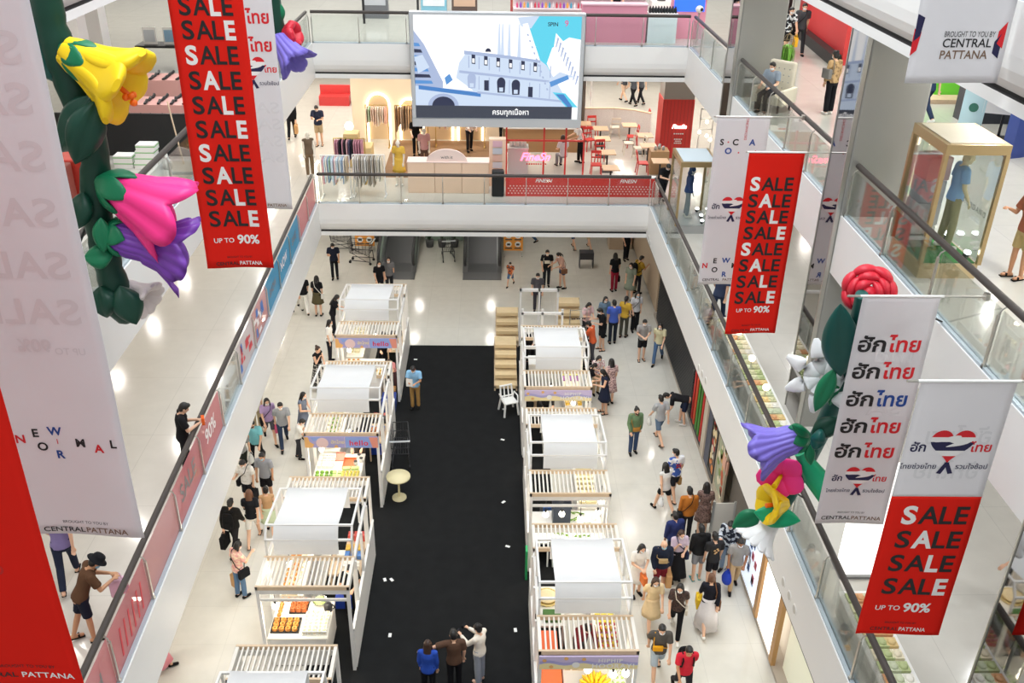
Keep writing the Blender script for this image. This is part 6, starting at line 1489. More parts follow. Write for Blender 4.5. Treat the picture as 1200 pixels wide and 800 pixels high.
# tables along the inner side of the left stalls, with mixed goods
for nm, y0, seed in (('near left', 14.83, 1), ('middle left', 20.52, 2), ('farthest left', 25.95, 3)):
    thing_mesh('side_table', MB().bb((-.24, -.75, .66), (.24, .75, .70)).bb((-.22, -.73, 0), (-.18, -.69, .66)).bb((.18, -.73, 0), (.22, -.69, .66)).bb((-.22, .69, 0), (-.18, .73, .66)).bb((.18, .69, 0), (.22, .73, .66)), M_TAN, (-3.30, y0+2.85+(.12 if seed == 1 else 0), .0125) if seed != 1 else (-3.32, y0+3.0, .0125), 'timber table of mixed goods along the back panel of the %s stall' % nm, 'table')
    q = random.Random(seed); yc = y0+2.85+(.15 if seed == 1 else 0)
    for ci, (c, cn) in enumerate((('e8e4da', 'white'), ('b06a3a', 'brown'), ('4a78b8', 'blue'), ('d8b048', 'yellow'), ('3a3a3e', 'black'), ('c85048', 'red'))):
        if (ci+seed) % 3 == 2: continue
        w_ = q.uniform(.05, .06); h_ = q.uniform(.08, .2)
        many('x', MB().bb((-w_, -w_*.8, 0), (w_, w_*.8, h_)).build('goods_box', pl(c)), [(-3.32+dx, yc-.6+ci*.22+dy) for dx in (-.15, 0, .15) for dy in (0, .1)], '%s box on the inner table of the %s stall' % (cn, nm), 'box', '%s boxes on the inner table of the %s stall' % (cn, nm), z=.716)
# rows of goods on the front counters, behind the first row
many('x', MB().ell((0, 0, .04), (.05, .06, .04), 10, 7).build('snack_bundle', M_FOODTAN), [(x, y) for x, y in grid(-4.76, -4.5, 2, 16.02, 16.14, 1)]+[(x, y) for x, y in grid(-4.78, -4.58, 1, 15.55, 16.0, 4)], 'tan snack bundle at the customer side of the near left stall', 'snack', 'snack bundles in the near left stall', z=Z0)
many('x', MB().bb((-.05, -.06, 0), (.05, .06, .07)).build('leaf_pack', M_PALEG), [(x, y) for x, y in grid(-4.3, -4.05, 2, 20.66, 21.0, 2)]+[(x, y) for x, y in grid(-4.06, -3.6, 4, 21.05, 21.15, 1)], 'pale green pack in the middle of the middle left stall counter', 'food pack', 'pale green packs in the middle left stall', z=Z0)
many('x', MB().bb((-.06, -.05, 0), (.06, .05, .05)).build('cake_box', pl('e8cfa8')), [(x, y) for x, y in grid(1.58, 2.0, 3, 14.0, 14.3, 2)], 'pale cake box behind the corn basket', 'box', 'cake boxes in the near right stall', z=Z0)
many('x', MB().ell((0, 0, .05), (.05, .05, .05), 10, 7).build('red_apple', pl('b83a2c')), [(x, y) for x, y in grid(1.6, 1.86, 2, 13.25, 13.6, 3)], 'red fruit left of the corn basket', 'fruit', 'red fruit by the corn basket', z=Z0)
# far right shelves (open stall without a roof)
def tier_shelf(x, y, w, d, h, n, label, rz=0):
    t = empty('tiered_shelf', (x, y, .0125), rz, label, 'shelf', 'pale timber shelves at the right row end')
    for k in range(n):
        z = h*(k+1)/n; dd = d*(1-k/(n+1)); mb = MB(); yb = d/2
        for j in range(6): mb.bb((-w/2, yb-dd+dd*j/6+.008, z-.03), (w/2, yb-dd+dd*(j+1)/6-.008, z))
        mb.bb((-w/2, yb-dd, z-.12), (w/2, yb-dd+.02, z-.03)); mb.build('shelf_board', M_SLAT2, t)
    for sx in (-1, 1): MB().bb((sx*w/2-.025, -d/2, 0), (sx*w/2+.025, -d/2+.05, h/n)).bb((sx*w/2-.025, d/2-.05, 0), (sx*w/2+.025, d/2, h)).bb((sx*w/2-.025, -d/2, h/n-.1), (sx*w/2+.025, d/2, h/n-.05)).build('side_frame', M_TAN, t)
    return t
M_SLAT2 = mat('pale_timber', col('d8c096'), .55, noise=.08, nscale=8)
tier_shelf(.50, 27.6, .72, 1.9, 1.05, 5, 'long pale timber shelf standing on the carpet edge beside the right row')
tier_shelf(.58, 30.3, .78, 1.2, 1.0, 4, 'pale timber shelf behind the white frame at the far end of the right row')
tier_shelf(2.86, 30.9, .8, 1.3, 1.1, 4, 'pale timber shelf beside the sunglasses rack')
wf = empty('timber_trellis', (1.7, 28.9, .0125), 0, 'open white timber frame at the far end of the right row', 'frame')
for x in (-.66, 0, .66): MB().bb((x-.035, -1.2, 0), (x+.035, -1.13, 2.5)).build('post', M_STALLW, wf); MB().bb((x-.035, 1.0, 0), (x+.035, 1.07, 2.2)).build('post', M_STALLW, wf)
MB().bb((-.7, -1.2, 2.3), (.7, -1.13, 2.38)).build('beam', M_STALLW, wf); MB().bb((-.7, 1.0, 2.1), (.7, 1.07, 2.2)).build('beam', M_STALLW, wf); MB().bb((-.7, -1.19, 1.0), (.7, -1.14, 1.06)).build('beam', M_STALLW, wf)
cw = empty('white_counter', (2.0, 27.2, .0125), 0, 'white counter before the two workers in white caps', 'counter')
MB().bb((-.75, -.3, .82), (.75, .3, .88)).build('counter_top', M_PURE, cw); MB().bb((-.72, -.27, 0), (.72, .27, .82)).build('body', M_STALLW, cw)
sg = empty('sunglasses_rack', (3.05, 29.2, 0), .1, 'wire rack of sunglasses at the far end of the right row', 'rack')
mb = MB(); 
for x in (-.3, .3): mb.bb((x-.015, -.015, 0), (x+.015, .015, 1.8))
for z in (.5, .8, 1.1, 1.4, 1.75): mb.bb((-.3, -.012, z-.01), (.3, .012, z+.01))
mb.bb((-.32, -.2, 0), (-.28, .2, .03)); mb.bb((.28, -.2, 0), (.32, .2, .03)); mb.build('rack_frame', M_STEEL, sg)
M_DARK = pl('17171a')
sp = MB().ell((-.035, 0, 0), (.03, .006, .024), 10, 6).ell((.035, 0, 0), (.03, .006, .024), 10, 6).bar((-.02, 0, .01), (.02, 0, .01), .006).bar((-.06, 0, .01), (-.06, .1, .01), .005).bar((.06, 0, .01), (.06, .1, .01), .005).build('sunglasses', M_DARK)
spots = [(3.05+x, 29.15+x*.1, z+.04) for z in (.5, .8, 1.1, 1.4) for x in (-.18, 0, .18)]
for i, s_ in enumerate(spots):
    o = sp if i == 0 else dupe(sp, s_)
    o.location = s_; tag(o, 'dark sunglasses on the wire rack at the far right row end', 'sunglasses', 'sunglasses on the wire rack')
# white plastic chair
ch = empty('plastic_chair', (.58, 25.35, .0125), R(200), 'white plastic garden chair on the carpet by the right stalls', 'chair')
MB().prism([(-.21, -.2, .42), (.21, -.2, .42), (.23, .22, .43), (-.23, .22, .43)], (0, 0, .03)).build('seat', M_PURE, ch)
for x in (-.2, .2):
    MB().bar((x, -.19, .44), (x*1.25, -.26, 0), .05).build('leg', M_PURE, ch); MB().bar((x, .2, .44), (x*1.2, .25, 0), .05).build('leg', M_PURE, ch)
    MB().tube([(x, -.18, .44), (x*1.25, -.2, .62), (x*1.25, .12, .65), (x*1.1, .22, .45)], .022, 6).build('armrest', M_PURE, ch)
mb = MB()
for x in (-.2, -.07, .07, .2): mb.bar((x, -.2, .44), (x*.92, -.29, .84), .05 if abs(x) > .1 else .04, .022, up=(0, 1, 0))
mb.bar((-.21, -.29, .84), (.21, -.29, .84), .06, .03); mb.bar((-.21, -.215, .5), (.21, -.215, .5), .05, .025); mb.build('backrest', M_PURE, ch)
# shopping trolleys
def trolley(x, y, rz, label, m):
    t = empty('shopping_trolley', (x, y, 0.012 if -4 < x < 1.7 and y < 29.7 else 0), rz, label, 'trolley')
    mb = MB(); b = [(-.24, -.40), (.24, -.40), (.20, .45), (-.20, .45)]; tp = [(-.28, -.46), (.28, -.46), (.22, .52), (-.22, .52)]
    for z, q in ((.48, b), (.70, None), (.98, tp)):
        q = q or [((a[0]+c[0])/2, (a[1]+c[1])/2) for a, c in zip(b, tp)]
        for i in range(4): mb.bar((*q[i], z), (*q[(i+1) % 4], z), .018)
    for i in range(4):
        for k in range(6):
            f = k/6; p = [b[i][j]+(b[(i+1) % 4][j]-b[i][j])*f for j in (0, 1)]; q = [tp[i][j]+(tp[(i+1) % 4][j]-tp[i][j])*f for j in (0, 1)]; mb.bar((*p, .48), (*q, .98), .009)
    for k in range(7): xx = -.22+.44*k/6; mb.bar((xx, -.40, .48), (xx*.85, .45, .48), .009)
    mb.build('basket', m, t)
    MB().bar((-.29, -.56, 1.02), (.29, -.56, 1.02), .035).bar((-.28, -.46, .98), (-.28, -.56, 1.02), .02).bar((.28, -.46, .98), (.28, -.56, 1.02), .02).build('handle', pl('c8ccd0'), t)
    mb = MB()
    for s_ in (-1, 1): mb.bar((s_*.25, -.42, .50), (s_*.25, -.45, .14), .025); mb.bar((s_*.25, -.45, .14), (s_*.19, .48, .14), .025); mb.bar((s_*.19, .40, .48), (s_*.25, -.30, .14), .018)
    mb.build('chassis', m, t)
    for s_, yy in ((-.25, -.45), (.25, -.45), (-.19, .46), (.19, .46)): MB().cyl((s_-.015, yy, .06), (s_+.015, yy, .06), .06, n=12).build('wheel', M_BLACK, t)
    return t
M_WIRE = mat('dark_wire', (.06, .06, .065), .4, .6)
trolley(-2.62, 22.75, R(4), 'black shopping trolley on the carpet beside the middle left stall', M_WIRE)
trolley(-5.55, 37.2, R(80), 'shopping trolley standing by the first orange notice board', M_WIRE)
trolley(-6.6, 38.6, R(100), 'shopping trolley farthest to the left at the back', M_WIRE)
trolley(-1.9, 37.7, R(10), 'shopping trolley parked between the two travelators', M_WIRE)
thing_mesh('serving_cart', MB().bb((-.3, -.2, .5), (.3, .2, .8)).bb((-.3, -.2, .1), (-.27, .2, .5)).bb((.27, -.2, .1), (.3, .2, .5)), M_WIRE, (4.05, 36.9, -.1), 'dark cart beside the person in dark red trousers', 'cart')
# scraps of paper on the carpet
sc = MB().bb((-.035, -.06, 0), (.035, .06, .004)).build('paper_scrap', M_PURE)
sps = [(457, 744), (451, 743-64), (459, 679), (595, 640), (604, 738), (589, 515), (590, 588), (591, 479), (487, 421)]
for i, (px, py) in enumerate(sps):
    P = atz(px, py, .012); o = sc if i == 0 else dupe(sc, P, rg.uniform(0, 3)); o.location = P; tag(o, 'small white paper scrap lying on the black carpet', 'paper scrap', 'paper scraps on the carpet')
# ------------------------------------------------------------------ ground floor: travelators, notice boards, plants
M_RUBBER = mat('black_rubber', (.03, .03, .032), .5); M_TREAD = mat('ramp_tread', (.12, .12, .125), .45, .5); M_GREENGLASS = glass_mat('greenish_glass', (.80, .92, .84), .8, .35, (.72, .84, .76))
def travelator(x, label):
    t = empty('travelator', (x, 36.2, 0), 0, label, 'travelator')
    o = MB().prism([(-.62, 0, .01), (-.62, .9, .02), (-.62, 8, 1.6), (-.62, 8, 1.3), (-.62, .9, 0), (-.62, 0, 0)], (1.24, 0, 0)); o.build('ramp', M_TREAD, t)
    MB().bb((-.8, -.75, 0), (.8, 0, .02)).build('comb_plate', mat('comb_plate', (.16, .16, .165), .5, .5), t)
    for s in (-1, 1):
        x0 = s*.72
        MB().prism([(x0-.1, -.05, 0), (x0-.1, .9, .35), (x0-.1, 8, 1.95), (x0-.1, 8, 1.3), (x0-.1, .9, 0)], (.2, 0, 0)).build('skirt_panel', mat('travelator_panel', (.22, .22, .225), .35, .6), t)
        MB().prism([(x0-.012, .15, .3), (x0-.012, .1, .8), (x0-.012, .9, 1.0), (x0-.012, 8, 2.6), (x0-.012, 8, 1.9), (x0-.012, .9, .3)], (.024, 0, 0)).build('glass_side', M_GREENGLASS, t)
        MB().tube([(x0, .3, .25), (x0, 0, .35), (x0, -.12, .6), (x0, .0, .85), (x0, .35, .98), (x0, .9, 1.05), (x0, 8, 2.65)], .07, 8).build('handrail', M_RUBBER, t)
    return t
travelator(-3.98+.0, 'left travelator ramp at the far end behind the farthest left stall')
travelator(-.38, 'right travelator ramp at the far end, straight beyond the carpet')
M_ORG = mat('orange_board', col('f0a040'), .5)
def notice(x, y, label):
    t = empty('notice_board', (x, y, 0), 0, label, 'sign')
    MB().bb((-.42, 0, .25), (.42, .05, 1.55)).build('board', M_ORG, t); MB().bb((-.42, -.1, 0), (-.36, .2, .04)).bb((.36, -.1, 0), (.42, .2, .04)).bb((-.4, .01, .04), (-.36, .05, .25)).bb((.36, .01, .04), (.4, .05, .25)).build('stand', M_STEEL, t)
    for i in (-.2, .2):
        for z in (.55, .95, 1.32): MB().cyl((i, -.012, z), (i, 0, z), .13, n=18).build('pictogram', M_PURE, t); MB().bb((i-.07, -.02, z-.05), (i+.07, -.012, z+.04)).build('pictogram', mat('picto_dark', (.05, .05, .05), .6), t)
        for z in (.36, .76, 1.14): MB().bb((i-.15, -.01, z-.02), (i+.15, 0, z+.03)).build('caption_strip', mat('picto_dark', (.05, .05, .05), .6), t)
notice(-5.55, 38.4, 'orange notice board with white round symbols left of the left travelator')
notice(.95, 38.0, 'orange notice board with white round symbols right of the right travelator')
M_PLANT = mat('dark_foliage', (.03, .07, .025), .6, noise=.4, nscale=10); M_FERN = mat('bright_fern', col('6fa83a'), .6, noise=.3, nscale=12)
def shrub(x, y, z, r, h, n, m, label, pot=True, seed=1, kind='potted_plant'):
    q = random.Random(seed); t = empty(kind, (x, y, z), 0, label, 'plant'); mb = MB()
    for i in range(n):
        a = q.uniform(0, 2*PI); e = q.uniform(.2, 1.3); L = h*q.uniform(.6, 1); d = Vector((math.cos(a)*math.cos(e)*r/h*1.4, math.sin(a)*math.cos(e)*r/h*1.4, math.sin(e)))
        s = Vector((0, 0, .3)); pad(mb, bez(s, s+d*L*.6+Vector((0, 0, L*.15)), s+d*L, 5), [.015, .035, .04, .028, .005], .008, Vector((-math.sin(a), math.cos(a), 0)).cross(d), 0, 6)
    mb.build('foliage', m, t)
    if pot: MB().lathe([(.02, 0), (.16, 0), (.2, .32), (.17, .32), (.15, .28), (.02, .28)], n=16).build('pot', mat('pot_dark', (.1, .1, .1), .5), t)
for i, x in enumerate((-2.75, -2.2, -1.65)): shrub(x, 39.0, 0, .22, .95, 26, M_PLANT, ['dark potted plant just right of the left travelator', 'second dark potted plant right of the left travelator', 'dark potted plant left of the right travelator, behind the trolley', 'dark potted plant nearest the right travelator'][i], seed=i)
shrub(-5.2, 39.6, 0, .3, 1.2, 26, M_PLANT, 'dark potted plant beside the first orange notice board', seed=9); shrub(1.0, 39.3, 0, .3, 1.2, 22, M_PLANT, 'dark potted plant behind the right travelator', seed=11)
o = MB().bb((-3.0, 39.7, .0), (-1.3, 39.85, 1.2)).build('low_partition', M_GREENGLASS); tag(o, 'greenish glass partition between the travelators', 'partition')

# ground floor right-hand shop row (below the first-floor walkway)
WX = 6.3
M_SHUT = mat('black_shutter', (.03, .03, .032), .5, .2)
struct(MB().bb((WX+.32, -3, 0), (WX+.5, 41, 3.7)).build('wall_right', mat('shop_beige', (.55, .49, .41), .6)))
struct(MB().bb((WX-.02, 8, 0), (WX+.32, 32.4, .10)).build('baseboard_right', mat('kerb_stone', (.42, .36, .30), .5)))
def shopseg(y0, y1, m, label, name='storefront', z0=.1, z1=3.6, dx=0.0, th=.1, cat='shop front'):
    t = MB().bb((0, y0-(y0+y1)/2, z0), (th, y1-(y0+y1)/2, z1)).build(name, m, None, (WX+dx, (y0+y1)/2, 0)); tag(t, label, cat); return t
t = shopseg(24.9, 31.8, M_SHUT, 'long black rolled-down shutter along the right-hand shop row', 'rolling_shutter')
mb = MB()
for k in range(34): mb.bb((-.02, -3.4, .15+k*.1), (0, 3.4, .21+k*.1))
mb.build('slats', M_SHUT, t)
t = shopseg(23.2, 24.85, M_BLACK, 'black shop front with green and red vertical strips')
for y, c, nm in ((-.65, 'c8281e', 'red strip'), (-.35, '4c8a34', 'green plant strip'), (-.02, '4c8a34', 'green plant strip'), (.30, 'd8502c', 'orange strip'), (.62, 'c8281e', 'red strip')):
    o = MB().bb((-.03, y-.08, .3), (0, y+.08, 3.3)).build('strip', mat('strip_'+c, col(c), .7, noise=.3, nscale=30), t); o['label'] = nm
t = shopseg(22.75, 23.15, mat('frame_beige', (.60, .52, .42), .5), 'beige pillar between the black shop front and the menu boards', 'shop_pillar', dx=-.04)
t = shopseg(22.25, 22.72, pl('2a3350'), 'dark blue shop banner next to the beige pillar', 'shop_banner', cat='sign')
def poster(y0, y1, label, bg, dots, frame='3a3430'):
    t = empty('menu_poster', (WX-.01, (y0+y1)/2, 0), 0, label, 'poster'); h = (y1-y0)/2; q = random.Random(int(y0*10))
    mb = MB(); mb.bb((0, -h, .1), (.06, -h+.07, 3.3)); mb.bb((0, h-.07, .1), (.06, h, 3.3)); mb.bb((0, -h+.07, .1), (.06, h-.07, .3)); mb.bb((0, -h+.07, 3.1), (.06, h-.07, 3.3)); mb.build('frame', pl(frame), t)
    MB().bb((.02, -h+.07, .3), (.05, h-.07, 3.1)).build('sheet', pl(bg), t)
    ms = [mat('dish_'+c, col(c), .6) for c in dots]; mb = MB()
    for k in range(26):
        y, z, r = q.uniform(-h+.18, h-.18), .45+2.5*k/26, q.uniform(.07, .15); mb.add([(.012, y+r*math.cos(2*PI*i/12), z+r*math.sin(2*PI*i/12)) for i in range(12)], [tuple(range(12))], q.randrange(len(ms)))
    mb.build('dish_pictures', ms, t)
poster(21.5, 22.2, 'dark-framed food poster with orange and cream dishes', '3a2a22', ['d8843c', 'ecd9ae', 'b83c28', 'f0e8d8'], '1c1a18')
poster(20.35, 21.4, 'tall glass-door poster with pale green food pictures', 'a8ad92', ['d8a85c', 'e8e0c4', 'c05a38', '8aa05c'], 'b9ab94')
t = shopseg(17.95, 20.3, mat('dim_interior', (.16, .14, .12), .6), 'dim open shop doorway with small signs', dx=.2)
t2 = empty('sign_stand', (5.95, 18.9, 0), .0, 'standing sign with a grey foot plate by the open doorway', 'sign'); MB().bb((-.28, -.3, 0), (.28, .3, .03)).build('foot_plate', pl('55585c'), t2); MB().bb((-.3, -.02, .03), (-.24, .02, 1.5)).bb((.24, -.02, .03), (.3, .02, 1.5)).build('legs', M_STEEL, t2); MB().bb((-.3, -.015, .5), (.3, .015, 1.45)).build('sheet', pl('c9c4ba'), t2)
o = MB().bb((-.02, -.25, 0), (.02, .25, .4)).build('hanging_poster', [pl('d8a088')], None, (6.31, 20.5, 1.3)); tag(o, 'small reddish poster hanging at the open doorway', 'poster'); o.location.z = 1.3
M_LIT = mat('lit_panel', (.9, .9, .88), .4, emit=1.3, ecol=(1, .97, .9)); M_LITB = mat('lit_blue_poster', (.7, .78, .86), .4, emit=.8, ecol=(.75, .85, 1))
t = shopseg(16.55, 17.9, M_LITB, 'lit blue and white poster window on the right shop row', 'lit_poster', z0=.1, z1=3.3, cat='poster'); q = random.Random(3); mb = MB(); ms = [pl('35508a'), pl('e2e4ea'), pl('8a96b4'), pl('c05a6a')]
for k in range(22): y, z = q.uniform(-.55, .55), q.uniform(.5, 3.1); mb.bb((-.012, y-.08, z-.1), (0, y+.08, z+.1), q.randrange(4))
mb.build('pictures', ms, t)
t = shopseg(16.3, 16.5, mat('shop_wood', col('b98e5c'), .5), 'timber post between the lit poster and the bright panel', 'timber_jamb', dx=-.05)
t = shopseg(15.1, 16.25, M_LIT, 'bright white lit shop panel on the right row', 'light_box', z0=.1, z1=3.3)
t = shopseg(14.85, 15.05, mat('shop_wood', col('b98e5c'), .5), 'timber post between the bright panel and the cream shop', 'timber_jamb', dx=-.05)
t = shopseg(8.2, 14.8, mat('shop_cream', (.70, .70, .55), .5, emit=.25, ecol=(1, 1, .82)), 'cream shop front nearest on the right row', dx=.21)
o = MB().lathe([(.02, 0), (.9-.25, 0), (.7, 1.0), (.02, 1.02)], n=32).build('round_counter', mat('counter_cream', (.78, .78, .66), .4), None, (5.52, 11.6, 0)); tag(o, 'round cream counter in the nearest right-hand shop', 'counter')
t = shopseg(32.4, 39.5, mat('far_shop_tan', (.52, .40, .28), .6), 'tan shop front at the far right corner of the ground floor', dx=.05)
o = MB().bb((-.5, -.4, 0), (.5, .4, 1.3)).bb((-.52, -.42, 1.3), (.52, .42, 1.36)).build('far_kiosk', mat('far_shop_tan', (.52, .40, .28), .6), None, (5.75, 39.2, 0)); tag(o, 'brown kiosk counter at the far right corner', 'kiosk')

# ------------------------------------------------------------------ first floor, far side: clothes shop and cafe
M_PEACH = mat('peach_laminate', col('e8c8ae'), .5); M_PEACH2 = mat('pale_pink_laminate', col('f0d8cf'), .5)
bt = empty('shop_booth', (-1.54, 32.2, L1), 0, 'peach booth with a rounded name board in front of the clothes shop', 'booth')
for x0, x1 in ((-1.44, -.49), (-.48, .47), (.48, 1.43)): o = MB().bb((x0, 0, 0), (x1, .6, 1.12)).build('panel', M_PEACH, bt); bevel(o, .01, 1)
mb = MB(); n = 24; arc = [(.72*math.cos(PI-PI*k/n)-.05, .05, 1.12+.48*math.sin(PI*k/n)) for k in range(n+1)]; mb.prism(arc, (0, .08, 0)); nb = mb.build('name_board', M_PEACH2, bt)
mb = MB(); put_text(mb, 'with.it', -.05, 1.26, .12, align='CENTER', bold=.0, y=.045); mb.build('lettering', mat('grey_letter', (.12, .11, .11), .5), nb, recalc=False)
MB().bb((-1.46, -.01, 1.12), (1.45, .61, 1.15)).build('worktop', M_PEACH2, bt)
o = MB().bb((-.3, 0, 0), (.3, .35, 1.75)).build('side_pillar', M_PEACH, None, (.2, 33.0, L1)); tag(o, 'narrow peach pillar between the booth and the cafe', 'pillar')
for k in range(4): o = MB().bb((-.17, 0, 0), (.17, .02, .22)).build('leaflet', pl(['c8c4c8', 'd8b0a0', 'b9bcc4', 'd0a8b4'][k]), None, (.2, 32.96, L1+.7+k*.26)); tag(o, ['lowest', 'second lowest', 'second highest', 'highest'][k]+' leaflet on the narrow peach pillar', 'leaflet')
o = MB().bb((-.22, -.15, 0), (.22, .15, .95)).build('black_bag_stand', M_BLACK, None, (.22, 32.0, L1)); bevel(o, .05); tag(o, 'black bag standing between the booth and the red cafe wall', 'bag')
# clothes racks with single garments
GC = ['e9e4dc', 'cfe0ec', 'e8c4c8', 'b8d8d0', 'dcd0e4', 'e4dcc0', 'a8c4b0', 'd4a8b4', 'f0efec', '9cb0cc', 'c8b8a0', 'e0a8a0']
def garment_mb(w, h, fl):
    mb = MB(); mb.prism([(-w, 0, 0), (-w*.9, 0, -h), (w*.9, 0, -h), (w, 0, 0), (w*.45, 0, .07), (-w*.45, 0, .07)], (0, fl, 0)); return mb
gmesh = {}
def rack(x0, x1, y, z, h, n, label, glabel, grp, colours, L=.75, rot90=True, gold=False):
    t = empty('clothes_rack', ((x0+x1)/2, y, z), 0, label, 'clothes rack'); W = (x1-x0)/2
    m = mat('gold_rail', col('c8a860'), .3, .8) if gold else M_WHITE
    MB().cyl((-W, 0, h), (W, 0, h), .02, n=8).build('rail', m, t)
    for s in (-1, 1): MB().cyl((s*W, 0, .02), (s*W, 0, h), .02, n=8).build('upright', m, t); MB().bb((s*W-.03, -.25, 0), (s*W+.03, .25, .04)).build('foot', m, t)
    q = random.Random(int(x0*10)+n)
    for i in range(n):
        xx = x0+.08+(x1-x0-.16)*i/(n-1); c = colours[q.randrange(len(colours))]; key = (c, L)
        if key not in gmesh:
            a = garment_mb(.22, L, .028).build('garment', fab(c), None); gmesh[key] = a; o = a
        else: o = gmesh[key].copy(); COL.objects.link(o)
        o.location = (xx, y, z+h-.115); o.rotation_euler = (0, 0, R(q.uniform(82, 90))); o.scale = (1, 1, q.uniform(.75, 1.15)); tag(o, glabel, 'garment', grp)
rack(-5.95, -4.95, 31.75, L1, 1.5, 16, 'white clothes rack of pastel garments nearest the far railing, on its left', 'pastel garment on the left rack by the far railing', 'garments on the left front rack', GC, .85)
rack(-4.85, -3.75, 31.85, L1, 1.5, 15, 'white clothes rack of pale garments nearest the far railing, in the middle', 'pale garment on the middle rack by the far railing', 'garments on the middle front rack', ['f0efec', 'e4dcc8', 'd8d4cc', 'c8c0b4', 'ece4e0', 'b4a898'], .9)
rack(-5.7, -4.6, 33.3, L1, 1.65, 12, 'gold clothes rack behind the left pastel rack', 'dark or pink garment on the gold rack', 'garments on the gold rack', ['2c2a30', 'e0b0b8', 'c890a0', '55506a'], .7, gold=True)
rack(-5.1, -4.2, 37.8, L1, 1.7, 9, 'rack under the first lit arch', 'soft coloured garment under the first lit arch', 'garments under the first arch', ['e8d0c0', 'b8d0b4', 'e8b8a8', 'f0e8dc'], .7, gold=True)
rack(-3.9, -2.6, 37.6, L1, 1.75, 12, 'rack under the second lit arch', 'tan garment under the second lit arch', 'garments under the second arch', ['c8a078', 'a8825c', 'd8c0a8', '8a6a50'], .8, gold=True)
rack(-2.3, -.3, 37.9, L1, 1.75, 18, 'rack below the screen at the back of the clothes shop', 'muted garment on the back rack below the screen', 'garments on the back rack', ['e4d8c8', 'd8a8a0', 'c4cbb8', 'b8a4a0', 'ece6dc', '8a7a70'], .8, gold=True)
# arched back wall
M_ARCHW = mat('shop_wall_beige', col('ecdcc2'), .6); M_GLOWTUBE = mat('light_tube', (1, .95, .85), .3, emit=6, ecol=(1, .88, .66))
aw = empty('arched_wall', (-2.6, 38.9, L1), 0, 'beige shop wall with lit arches behind the clothes', 'shop wall')
o = MB().bb((-3.2, 0, 0), (3.2, .15, 3.4)).build('wall_face', M_ARCHW, aw); M_NICHE = mat('niche_shade', col('d8bc94'), .6)
for ax_, w, h in ((-2.1, .45, 1.9), (-.85, .35, 1.7), (.35, .6, 2.2), (1.7, .5, 2.1)):
    n = 14; out = [(ax_-w, -.02, 0)]+[(ax_+w*math.cos(PI-PI*k/n), -.02, h-w+w*math.sin(PI*k/n)) for k in range(n+1)]+[(ax_+w, -.02, 0)]
    MB().prism(out, (0, .02, 0)).build('niche', M_NICHE, aw); MB().tube([(x, -.05, z) for x, _, z in out], .035, 6).build('light_tube', M_GLOWTUBE, aw)
o = MB().bb((-2.2, -2.4, 0), (2.2, 2.4, .006)).build('brown_rug', mat('brown_carpet', col('8a6a4c'), .8, noise=.15, nscale=3), None, (-1.9, 36.3, L1)); tag(o, 'brown carpet of the clothes shop behind the peach booth', 'carpet')
o = MB().tube([(0, 0, 0), (0, 0, 1.15), (.02, 0, 1.3), (.12, 0, 1.42)], .045, 8).build('light_tube', M_GLOWTUBE, None, (-6.05, 31.35, L1)); tag(o, 'glowing light tube at the far left corner of the railing', 'lamp')
o = MB().ell((0, 0, 0), .17, 16, 10).build('globe_lamp', M_GLOWTUBE, None, (-5.6, 36.5, L1+1.2)); tag(o, 'glowing globe lamp on a stand among the racks', 'lamp'); MB().cyl((0, 0, -1.2), (0, 0, -.15), .02, n=8).build('stand', M_STEEL, o)
o = MB().bb((-.6, -.4, 0), (.6, .4, .75)).bb((-.45, -.3, .75), (.1, .3, 1.25)).build('display_block', mat('plywood', col('dcc08a'), .6), None, (-5.2, 35.5, L1)); tag(o, 'plywood display blocks between the walkway and the clothes racks', 'display')
# mannequins
def mannequin(x, y, z, rz, label, top, bot, style='tee', leg='trousers', pose='stand', hood=None, skin='e6dfd2', h=1.72, fem=0):
    b = len(bpy.data.objects); F = person(0, 0, 0, rz, label, top, bot, pose, fem=fem, at=(x, y, z), style=style, leg=leg, mask=None, cut='none', cat='mannequin', h=h, hat=hood, shoe='e0ded8')
    F.root.name = 'mannequin'
    for c in list(bpy.data.objects):
        if c.parent == F.root and (c.name.startswith('eye') or c.name.startswith('mouth')): bpy.data.objects.remove(c)
        elif c.parent == F.root and c.name.startswith('body'): c.data.materials.clear(); c.data.materials.append(mat('mannequin_'+skin, col(skin), .45))
    return F
mannequin(-3.35, 33.0, L1, 170, 'mannequin in a yellow dress beside the peach booth', 'd8b04c', 'd8b04c', leg='dress', fem=1)
mannequin(-6.75, 33.9, L1, 200, 'mannequin in a brown vest at the edge of the clothes shop', '6a5a4a', '7a6650', style='sleeveless', leg='trousers', fem=1)
mannequin(-2.55, 34.6, L1, 190, 'mannequin in a dusty pink top behind the peach booth', 'd0a0a0', '6a5044', fem=1)
